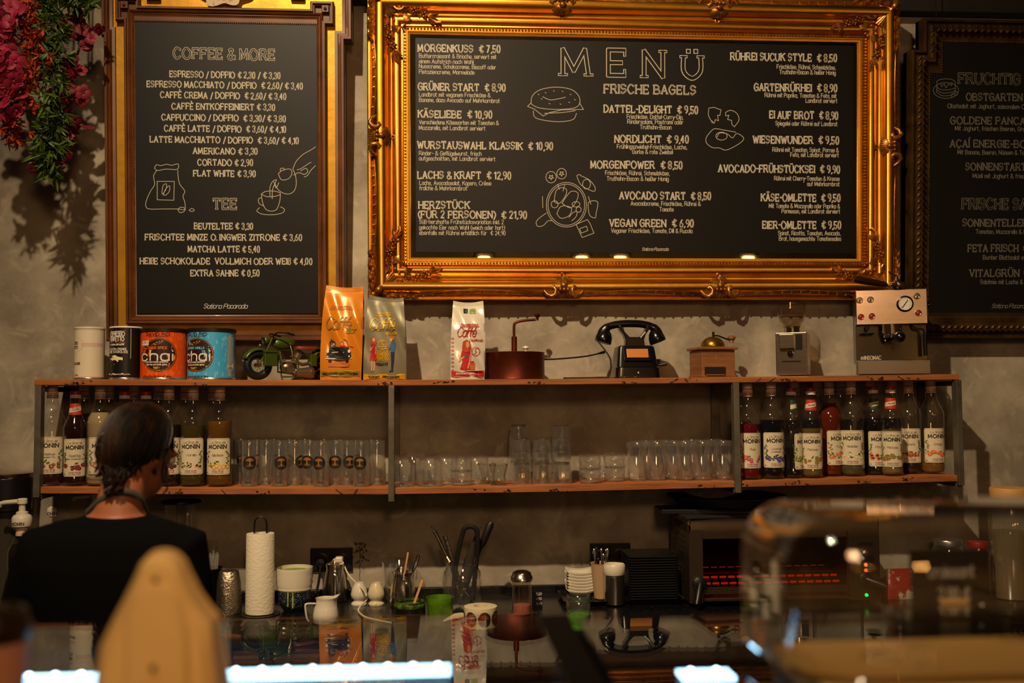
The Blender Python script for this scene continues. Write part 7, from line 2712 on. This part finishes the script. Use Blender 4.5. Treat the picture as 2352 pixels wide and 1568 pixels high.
for s in (-1, 1):
    mb.tube([V((s * .085, 0, hipz)), V((s * .092, .02, .52)), V((s * .095, .0, .28)), V((s * .095, -.01, .09))], [.088, .060, .052, .038], 14)
    mb.tube([V((s * .095, -.03, .05)), V((s * .10, .10, .035)), V((s * .105, .17, .03))], [.04, .036, .026], 12)
    # palm and five fingers resting on the worktop edge
    el = rel(PP(40, 1470, .02)) if s < 0 else rel(PP(438, 1490, .02))
    hand = V((s * .13, .56, .912))
    wr = el.lerp(hand, .80)
    dr = (hand - wr).normalized()
    sd = V((1, 0, 0))
    mb.tube([wr, wr + dr * .035, hand, hand + V((0, .035, 0))], [.025, .027, .030, .026], 12, flat=.6)
    for k, (off, ln) in enumerate(((-.027, .058), (-.009, .070), (.009, .074), (.027, .066))):
        a = hand + V((off * s * -1, .03, 0))
        mb.tube([a, a + V((0, ln * .5, .008)), a + V((0, ln * .85, -.002)), a + V((0, ln, -.010))], [.0095, .0090, .0080, .0065], 8)
    a = hand + V((-s * .028, -.01, 0))
    mb.tube([a, a + V((-s * .025, .022, .002)), a + V((-s * .030, .048, -.008))], [.012, .010, .0075], 8)
body = mb.build('body', SKIN, person, remesh=.0075)
# eyes
for s in (-1, 1):
    MB().ball(hp_(s * .031, .078, .0), .0115, 12, 8).build('eye', WPOR, person)
# hair: cap plus strands drawn to the nape
mb = MB()
M = HR
vs, fs = [], []
nu, nv = 30, 20
for j in range(nv + 1):
    for i in range(nu):
        a = 2 * pi * i / nu
        back = -math.sin(a)                     # +1 at the back of the head
        tmax = 1.45 + 1.05 * max(0, back) ** .7 + (.30 if abs(math.cos(a)) > .8 and back > -.2 else 0)
        th = tmax * j / nv
        q = 1.0 + .02 * math.sin(a * 7 + th * 3) * math.sin(th)
        vs.append(hp_(.0705 * q * math.sin(th) * math.cos(a), .0885 * q * math.sin(th) * math.sin(a) - .004, .0945 * math.cos(th) + .004))
for j in range(nv):
    for i in range(nu):
        i2 = (i + 1) % nu
        fs.append((j * nu + i, (j + 1) * nu + i, (j + 1) * nu + i2, j * nu + i2))
mb.add(vs, fs)
hair = mb.build('hair', mat('hair_undercoat', '#0b0503', .95, spec=.02), person)
rnd = random.Random(3)
tail0, tail1 = rel(PP(280, 1098, -.03)), rel(PP(258, 1122, -.040))
mb = MB()
for k in range(760):
    a = rnd.uniform(-pi - .25, .25)
    back = max(0, -math.sin(a))
    th0 = rnd.uniform(.02, .6)
    th1 = 1.78 + .72 * back ** .7 + rnd.uniform(-.12, .12)
    x_ = rnd.uniform(.965, 1.035)
    wv = rnd.uniform(0, 6)
    sw = rnd.uniform(-.18, .18)
    pts = []
    for j in range(7):
        th = th0 + (th1 - th0) * j / 6
        aa = a + (sw - .22 * math.cos(a)) * (j / 6) + .05 * math.sin(wv + j * 1.1)
        pts.append(hp_(.078 * x_ * math.sin(th) * math.cos(aa), .096 * x_ * math.sin(th) * math.sin(aa) - .004, .102 * x_ * math.cos(th) + .004))
    if back > .35:
        e = pts[-1].copy()
        if math.cos(a) < .35 and rnd.random() < .75:
            pts.append(e.lerp(tail0 + V((rnd.uniform(-.020, .034), rnd.uniform(-.008, .012), rnd.uniform(-.010, .016))), .6))
            pts.append(tail1 + V((rnd.uniform(-.020, .022), rnd.uniform(-.006, .012), rnd.uniform(-.012, .018))))
        else:
            pts.append(e + V((rnd.uniform(-.012, .006), rnd.uniform(-.004, .006), -rnd.uniform(.006, .024))))
    mb.tube(catmull(pts, 3), rnd.uniform(.0011, .0026), 4)
for px0, py0, pts in ((235, 1060, ((228, 1075), (240, 1098), (222, 1102), (198, 1099))), (390, 1040, ((384, 1062), (380, 1090), (384, 1120), (374, 1134))), (262, 1120, ((255, 1138), (268, 1144), (282, 1140), (286, 1136))), (378, 1030, ((376, 1060), (372, 1085), (376, 1110))),
                      (240, 1020, ((226, 1022), (219, 1040), (224, 1058))), (246, 990, ((232, 1000), (226, 1024), (236, 1070))), (270, 1090, ((244, 1112), (240, 1124)))):
    for o in (0, 2, -2):
        mb.tube(catmull([rel(PP(px0 + o, py0, 0))] + [rel(PP(a + o * .6, b, -.01)) for a, b in pts], 5), .0013, 4)
mb.build('loose_strands', HAIR, hair)
MB().ball(rel(PP(355, 1082, .035)), .0055, 10, 8).build('earring', BLKM, person)
# clothes
mb = MB()
mb.loft(torso(.011, 1180)[::-1], 32)
limbs(mb, .011, True)
mb.loft([(0, 0, hipz + .02, .186, .124), (0, 0, sec[-1][2] + .02, .170, .114)], 28)
mb.build('shirt', SHIRT, person, remesh=.0075)
mb = MB()
mb.loft([(0, 0, hipz - .06, .178, .122), (0, 0, hipz + .05, .182, .122), (0, 0, hipz + .10, .176, .116)], 24)
for s in (-1, 1):
    mb.tube([V((s * .085, 0, hipz)), V((s * .092, .02, .52)), V((s * .095, .0, .28)), V((s * .095, -.01, .08))], [.098, .070, .062, .056], 14)
mb.build('trousers', SHIRT, person, remesh=.011)
for s in (-1, 1):
    MB().loft([(s * .102, .06, 0, .048, .135), (s * .102, .06, .02, .049, .137), (s * .102, .055, .05, .042, .118), (s * .098, .02, .085, .040, .065)], 20).build('shoe', BLKM, person)
sp_ = catmull([rel(PP(a, b, dy)) for a, b, dy in ((196, 1182, .05), (216, 1160, .002), (238, 1143, -.020), (264, 1131, -.029), (292, 1128, -.027), (316, 1137, -.013), (330, 1152, .006), (340, 1180, .05))], 5)
vs, fs = [], []
for p in sp_:
    vs += [p + V((0, 0, .007)), p + V((0, -.003, -.007))]
for i in range(len(sp_) - 1):
    fs.append((2 * i, 2 * i + 2, 2 * i + 3, 2 * i + 1))
MB().add(vs, fs).build('apron_strap', mat('grey_canvas', '#3a352c', .85), person, solid=.003)

# ================================================================== glass display case in front
ZG = 1.262
ZR = 1.282
pf0 = WZ(600, 1422, ZG)
YB = pf0.y
YN = -2.78
xl, xg0, xg1, xr = -1.75, WZ(1240, 1420, ZG).x, WZ(1310, 1420, ZG).x, 1.75
TOPG = thin_glass('case_top_glass', (.80, .84, .84), 1.52, 0., .66)
BLKC = mat('black_case', '#050506', .7, spec=.1)
case = thing('display_case', 'glass topped display case with bright blue white strip lights', 'display case', ((xl + xr) / 2, (YB + YN) / 2, 0))
cx_, cy_ = case.location.x, case.location.y
for a, b, zg_ in ((xl, xg0, ZG), (xg1, xr, ZR)):
    yb_ = YB if zg_ == ZG else WZ(1500, 1419, ZR).y
    MB().box(((a + b) / 2 - cx_, (yb_ + YN) / 2 - cy_, zg_ - .004), (b - a, yb_ - YN, .008)).build('top_glass', TOPG, case, smooth=0)
MB().box(((xg0 + xg1) / 2 - cx_, 0, ZG - .03), (xg1 - xg0, YB - YN, .05)).build('divider', BLKC, case, smooth=0)
MB().box((0, (YB - YN) / 2 - .02, ZG / 2 - .01), (xr - xl, .03, ZG - .03)).build('back_panel', BLKC, case, smooth=0)
MB().box((0, -(YB - YN) / 2 + .02, ZG / 2 - .01), (xr - xl, .03, ZG - .03)).build('front_panel', BLKC, case, smooth=0)
for x in (xl, xr):
    MB().box((x - cx_, 0, ZG / 2 - .01), (.03, YB - YN, ZG - .03)).build('side_panel', BLKC, case, smooth=0)
MB().box((0, 0, .92), (xr - xl - .04, YB - YN - .05, .02)).build('inner_shelf', BLKC, case, smooth=0)
LED = mat('strip_and_reflection', '#bfe4ff', .5, emit=('#a9dcff', 9.0))
LEDD = mat('strip_diode', '#e8f6ff', .5, emit=('#d6f0ff', 20.0))
for a, b, py_ in ((48, 1035, 1550), (1560, 1682, 1550), (2110, 2420, 1464)):  # right-hand run is a glowing bar put in for a reflected strip
    p0, p1 = WZ(a, py_, 1.20), WZ(b, py_, 1.20)
    yy = (p0.y + p1.y) / 2 - cy_
    st = MB().box(((p0.x + p1.x) / 2 - cx_, yy, 1.200), (p1.x - p0.x, .046, .006)).build('strip_and_reflection', LED, case, smooth=0)
    n = max(2, int((p1.x - p0.x) / .036))
    mb = MB()
    for k in range(n):
        mb.ball((p0.x + (p1.x - p0.x) * (k + .5) / n - cx_, yy + .012, 1.203), .0050, 8, 6)
    mb.build('diodes', LEDD, st)

# wooden board, acrylic dome, price sign
YDB, YDF = -2.41, -2.68
xd0 = W(1672, 1300, YDB).x
xd1 = xd0 + .62
bd = thing('serving_board', 'mottled pale wooden board under the clear dome', 'board', ((xd0 + xd1) / 2, (YDB + YDF) / 2 - .02, ZR))
PALEB = mat('mottled_pale_board', '#c09a58', .5, noise=(14, '#4a3216', .58, .68), coat=.2)
MB().slab(rrect(-(xd1 - xd0) / 2 + .02, -.13, (xd1 - xd0) / 2, .075, .03), 0, .022).build('board_body', PALEB, bd, smooth=0, bevel=.004)
dome = thing('cake_dome', 'clear acrylic food dome with rounded corners at right', 'cake dome', ((xd0 + xd1) / 2, (YDB + YDF) / 2, ZR + .0225))
ZT = 1.470 - ZR - .0225
DOME = thin_glass('dome_acrylic', (.955, .96, .965), 1.5, .015, 1.5)
w, d_ = (xd1 - xd0) / 2, (YDB - YDF) / 2
R_ = .055
secs = [(0, 0)] + [(0, ZT - R_)] + [(R_ * (1 - math.cos(a)), ZT - R_ + R_ * math.sin(a)) for a in [pi / 2 * k / 8 for k in range(1, 9)]]


def domemesh(off, mb):
    rings = []
    for ins, z in secs:
        i2 = min(ins, R_ * .98)
        rings.append([(x, y, z - off * .6 * (z > ZT - R_)) for x, y in rrect(-w + i2 + off, -d_ + i2 + off, w - i2 - off, d_ - i2 - off, max(.07 - i2, .012), 8)])
    n = len(rings[0])
    vs = [p for r in rings for p in r]
    fs = []
    for i in range(len(rings) - 1):
        for k in range(n):
            k2 = (k + 1) % n
            fs.append((i * n + k, i * n + k2, (i + 1) * n + k2, (i + 1) * n + k))
    fs.append(tuple((len(rings) - 1) * n + k for k in range(n)))
    return mb.add(vs, fs)


domemesh(0, MB()).build('dome_shell', DOME, dome, smooth=60)
domemesh(.004, MB()).build('dome_inner_face', DOME, dome, smooth=60)
MB().tube([(x, y, .003) for x, y in rrect(-w, -d_, w, d_, .07, 8)], .0045, 8, closed=True).build('bottom_rim', thin_glass('dome_rim', (.8, .75, .65), 1.5, .05, 2.5), dome)
sg = thing('price_sign', 'black price sign in wooden clip reading croissant two euros', 'price sign', W(2188, 1440, -2.278).to_tuple())
sg.location.z = ZR
m = mpp(2188, -2.278)
MB().box((0, 0, .012), (60 * m, .03, .024)).build('wooden_clip', WOODL, sg, smooth=0, bevel=.003)
MB().box((0, 0, 74 * m), (182 * m, .003, 135 * m), 0, Rx(-.06)).build('card', BPLA, sg, smooth=0)
mb = MB()
f = lambda x, z, l=0.: (x, -.0035 - (74 * m - z) * .06 - l, z)
write(mb, 'croissant', -52 * m, 50 * m, 84 * m, 24 * m, f, 3 * m, gap=1.2)
write(mb, '2,00 €', -32 * m, 38 * m, 36 * m, 24 * m, f, 3 * m)
mb.build('chalk_lettering', CHALK, sg, smooth=0)
tr = thing('glass_tray', 'small clear glass tray on the case under the price sign', 'tray', W(2175, 1465, -2.332).to_tuple())
tr.location.z = ZR
tr.location.y = -2.332
MB().slab(rrect(-.075, -.03, .075, .03, .012), 0, .004).tube([(x, y, .018) for x, y in rrect(-.078, -.033, .078, .033, .014)], .003, 8, closed=True).slab(rrect(-.078, -.033, .078, .033, .014), .004, .018).build('tray_body', thin_glass('tray_glass', (.85, .92, .97), 1.5, .05, 2.2), tr, smooth=30)

# folded paper holder in the foreground
YK = -3.68 + 1.06
m = mpp(372, YK)
px0 = W(374, 1450, YK)
kp = thing('paper_holder', 'cream folded card holder with rounded top in the front', 'card holder', (px0.x, YK, ZG), .06)


def kq(px, py):
    p = W(px, py, YK)
    return (p.x - px0.x, max(.0005, p.z - ZG))


out = [kq(*a) for a in ((225, 1690), (236, 1568), (246, 1480), (250, 1462), (272, 1415), (300, 1360), (322, 1312), (330, 1292))]
out += [kq(372 + 43 * math.cos(a), 1300 - 32 * math.sin(a)) for a in [pi - k * pi / 10 for k in range(1, 10)]]
out += [kq(*a) for a in ((416, 1292), (424, 1312), (448, 1365), (474, 1405), (491, 1424), (498, 1480), (511, 1568), (522, 1690))]
KRAFT = mat('cream_card', '#f0cc88', .75, noise=(4, '#e2b566', .4, .7), bump=(8, .15))
n = len(out)
mb = MB()
z_ = [p[1] for p in out]
c_ = (0, .09)
vs = [(x, -.010 - .030 * max(0, (.2 - z) / .2), z) for x, z in out] + [(x, .010 + .030 * max(0, (.2 - z) / .2), z) for x, z in out]
mid = [(x * .80, -.022 - .034 * max(0, (.2 - z) / .2), z * .93 + .002) for x, z in out]
vs += mid
fs = [tuple(range(n, 2 * n))[::-1], tuple(range(2 * n, 3 * n))]
for i in range(n):
    j = (i + 1) % n
    fs += [(i, j, n + j, n + i), (2 * n + i, 2 * n + j, j, i)]
mb.add(vs, fs)
mb.build('card_body', KRAFT, kp, smooth=30, bevel=.003)
pn = [kq(*a) for a in ((318, 1690), (316, 1480), (312, 1400), (322, 1366))] + [kq(376 + 50 * math.cos(a), 1366 - 40 * math.sin(a)) for a in [pi - k * pi / 10 for k in range(1, 10)]] + [kq(*a) for a in ((430, 1366), (446, 1420), (452, 1480), (458, 1690))]
mb = MB()
N_ = len(pn)
vs = [(x, -.024 - .036 * max(0, (.2 - z) / .2), z) for x, z in pn] + [(x * .9, -.030 - .036 * max(0, (.2 - z) / .2), z * .985) for x, z in pn]
fs = [tuple(range(N_, 2 * N_))] + [(i, (i + 1) % N_, N_ + (i + 1) % N_, N_ + i) for i in range(N_)]
mb.add(vs, fs)
mb.build('front_flap', KRAFT, kp, smooth=40)
mb = MB()
for px, py in ((371, 1318), (378, 1500)):
    x, z = kq(px, py)
    yy = (-.022 if py < 1400 else -.031) - (.034 if py < 1400 else .036) * max(0, (.2 - z) / .2) - .001
    mb.tube([(x, yy, z + .002), (x + .001, yy, z - .003)], .003, 8)
mb.build('dark_slit', mat('slit_shadow', '#5a3a18', .9), kp)
# takeaway cup
YQ = -3.68 + 1.04
m = mpp(30, YQ)
pc = W(-26, 1480, YQ)
tc = thing('takeaway_cup', 'takeaway coffee cup with dark brown lid in the front corner', 'cup', (pc.x, YQ, ZG))
zf = lambda py: W(0, py, YQ).z - ZG
r1 = 94 * m
mb = MB().lathe([(0, 0), (r1 * .72, 0), (r1 * .74, .004), (r1 * .94, zf(1462)), (r1 * .98, zf(1458)), (0, zf(1458))], 44)
mb.build('cup_body', mat('speckled_pink_card', '#b9826a', .6, noise=(90, '#8a5a48', .62, .7)), tc)
MB().lathe([(r1 * 1.0, zf(1466)), (r1 * 1.02, zf(1452)), (r1 * 1.02, zf(1440)), (r1 * .95, zf(1432)), (r1 * .88, zf(1404)), (r1 * .84, zf(1398)), (r1 * .70, zf(1400)), (r1 * .66, zf(1408)), (0, zf(1408))], 44).ball((-.01, .0, zf(1404)), (.03, .02, zf(1385) - zf(1404)), 16, 10).build('lid', mat('dark_brown_lid', '#1f1509', .3), tc)

# ================================================================== flower garlands at the upper left
MAG = mat('magenta_petal', '#7c0c2a', .6, noise=(20, '#b02a50', .4, .7))
CRIM = mat('crimson_petal', '#5a0818', .6, noise=(20, '#861428', .4, .7))
ORB = mat('orange_petal', '#942a08', .6, noise=(30, '#c04a16', .4, .7))
BAM = mat('bamboo_leaf', '#2c400c', .5, noise=(20, '#5a7418', .4, .7))
STEM = mat('dark_stem', '#23200e', .8)


def rdir(rnd, dn=0.):
    v = V((rnd.gauss(0, 1), rnd.gauss(0, 1), rnd.gauss(0, 1) - dn))
    return v.normalized()


def garland(name, label, path, Y, seed, build, leafmat, part, stemr=.004):
    rnd = random.Random(seed)
    P0 = W(path[0][0], path[0][1], Y)
    t = thing(name, label, 'flower garland', P0)
    pts = catmull([W(a, b, Y + dy) - P0 for a, b, dy in path], 8)
    top = pts[0] + V((0, 0, .25))
    MB().tube([top] + pts, stemr, 6).build('stem', STEM, t)
    mb = MB()
    build(mb, pts, rnd)
    mb.build(part, leafmat, t, smooth=80)
    return t


def flowers(np_, sz, spread, cnt, cup=.5):
    def f(mb, pts, rnd):
        for k in range(cnt):
            c = pts[int(rnd.random() ** .8 * (len(pts) - 1))] + V((rnd.gauss(0, spread), rnd.gauss(0, spread * .6), rnd.gauss(0, spread * .6)))
            d = rdir(rnd)
            d.y = -abs(d.y) - .3
            d.normalize()
            u = d.orthogonal().normalized()
            v = d.cross(u)
            for q in range(np_):
                a = 2 * pi * q / np_ + rnd.uniform(-.2, .2)
                e = (u * math.cos(a) + v * math.sin(a)) + d * cup
                mb.leaf(c, e, sz * rnd.uniform(.8, 1.2), sz * .95, sz * .16, d, curl=-.35, rnd=True)
            mb.ball(c + d * sz * .15, sz * .14, 6, 4)
    return f


def sprays(ln, wd, cnt, spread, nl, dn=.8, fan=.7):
    def f(mb, pts, rnd):
        for k in range(cnt):
            i = int(rnd.random() * (len(pts) - 1))
            c = pts[i] + V((rnd.gauss(0, spread), rnd.gauss(0, spread * .7), rnd.gauss(0, spread * .5)))
            d = rdir(rnd, dn)
            mb.tube([pts[i], c], .0012, 4)
            for q in range(nl):
                e = (d + rdir(rnd) * fan).normalized()
                nrm = e.cross(rdir(rnd))
                if nrm.length < .1:
                    continue
                mb.leaf(c, e, ln * rnd.uniform(.7, 1.2), wd, .0015, nrm, curl=-.1)
    return f


garland('flower_garland', 'hanging magenta flowers with broad petals at the far left edge', ((4, -30, 0), (14, 40, -.02), (8, 110, -.03), (16, 190, -.02), (2, 270, 0)), -.42, 1, flowers(4, .034, .026, 62), MAG, 'blossoms')
garland('flower_garland', 'hanging orange blossom sprays between magenta flowers and green vine', ((62, 0, .02), (72, 60, 0), (78, 130, 0), (55, 210, 0), (30, 270, 0), (12, 318, 0)), -.38, 2, sprays(.030, .0065, 190, .030, 8, .35, .9), ORB, 'blossoms')
garland('leafy_vine', 'hanging green vine with narrow bamboo like leaves', ((112, -20, 0), (122, 60, 0), (118, 150, 0), (122, 240, 0), (112, 330, 0), (118, 408, 0)), -.36, 3, sprays(.050, .0085, 190, .020, 5, 1.0, .85), BAM, 'leaves')
garland('leafy_vine', 'short sprig of green leaves at the top beside the left menu', ((150, -40, 0), (176, -10, 0), (200, 12, 0)), -.34, 6, sprays(.050, .0085, 46, .022, 5, 1.0, .85), BAM, 'leaves')
garland('flower_garland', 'hanging crimson flowers behind the green vine', ((168, -10, 0), (176, 60, 0), (182, 110, 0), (160, 170, 0), (158, 240, 0), (150, 310, 0), (118, 400, 0)), -.28, 4, flowers(5, .026, .022, 85), CRIM, 'blossoms')

# ================================================================== pendant lamps on the guests' side (seen in the mirror strip)
nb = (b2.R @ V((0, -1, -.02))).normalized()
GLOW = mat('warm_bulb', '#ffd9a0', .5, emit=('#ffb45a', 70.0))
SHADE = mat('dark_shade', '#1a140e', .5)
for i, px in enumerate((1112, 1336, 1425, 1719)):
    b = b2.B(px, 588, -.007)
    hit = b2.p + b2.R @ b
    d = ray(px, 588).normalized()
    rr = d - nb * 2 * d.dot(nb)
    P_ = hit + rr * ((-5.6 - hit.y) / rr.y)
    t = thing('pendant_lamp', 'pendant lamp with glowing bulb mirrored under the middle menu, ' + ('leftmost', 'second from left', 'third from left', 'rightmost')[i], 'pendant lamp', P_, 0, 'pendant lamps over the guests')
    MB().ball((0, 0, 0), .045, 16, 12).build('bulb', GLOW, t)
    MB().lathe(hollow([(.11, .0), (.09, .06), (.03, .10), (.025, .14)], .003), 28, closed=True, c=(0, 0, .012)).build('lamp_shade', SHADE, t)
    MB().tube([(0, 0, .14), (0, 0, RZ1 - P_.z)], .004, 6).build('cord', BLKM, t)
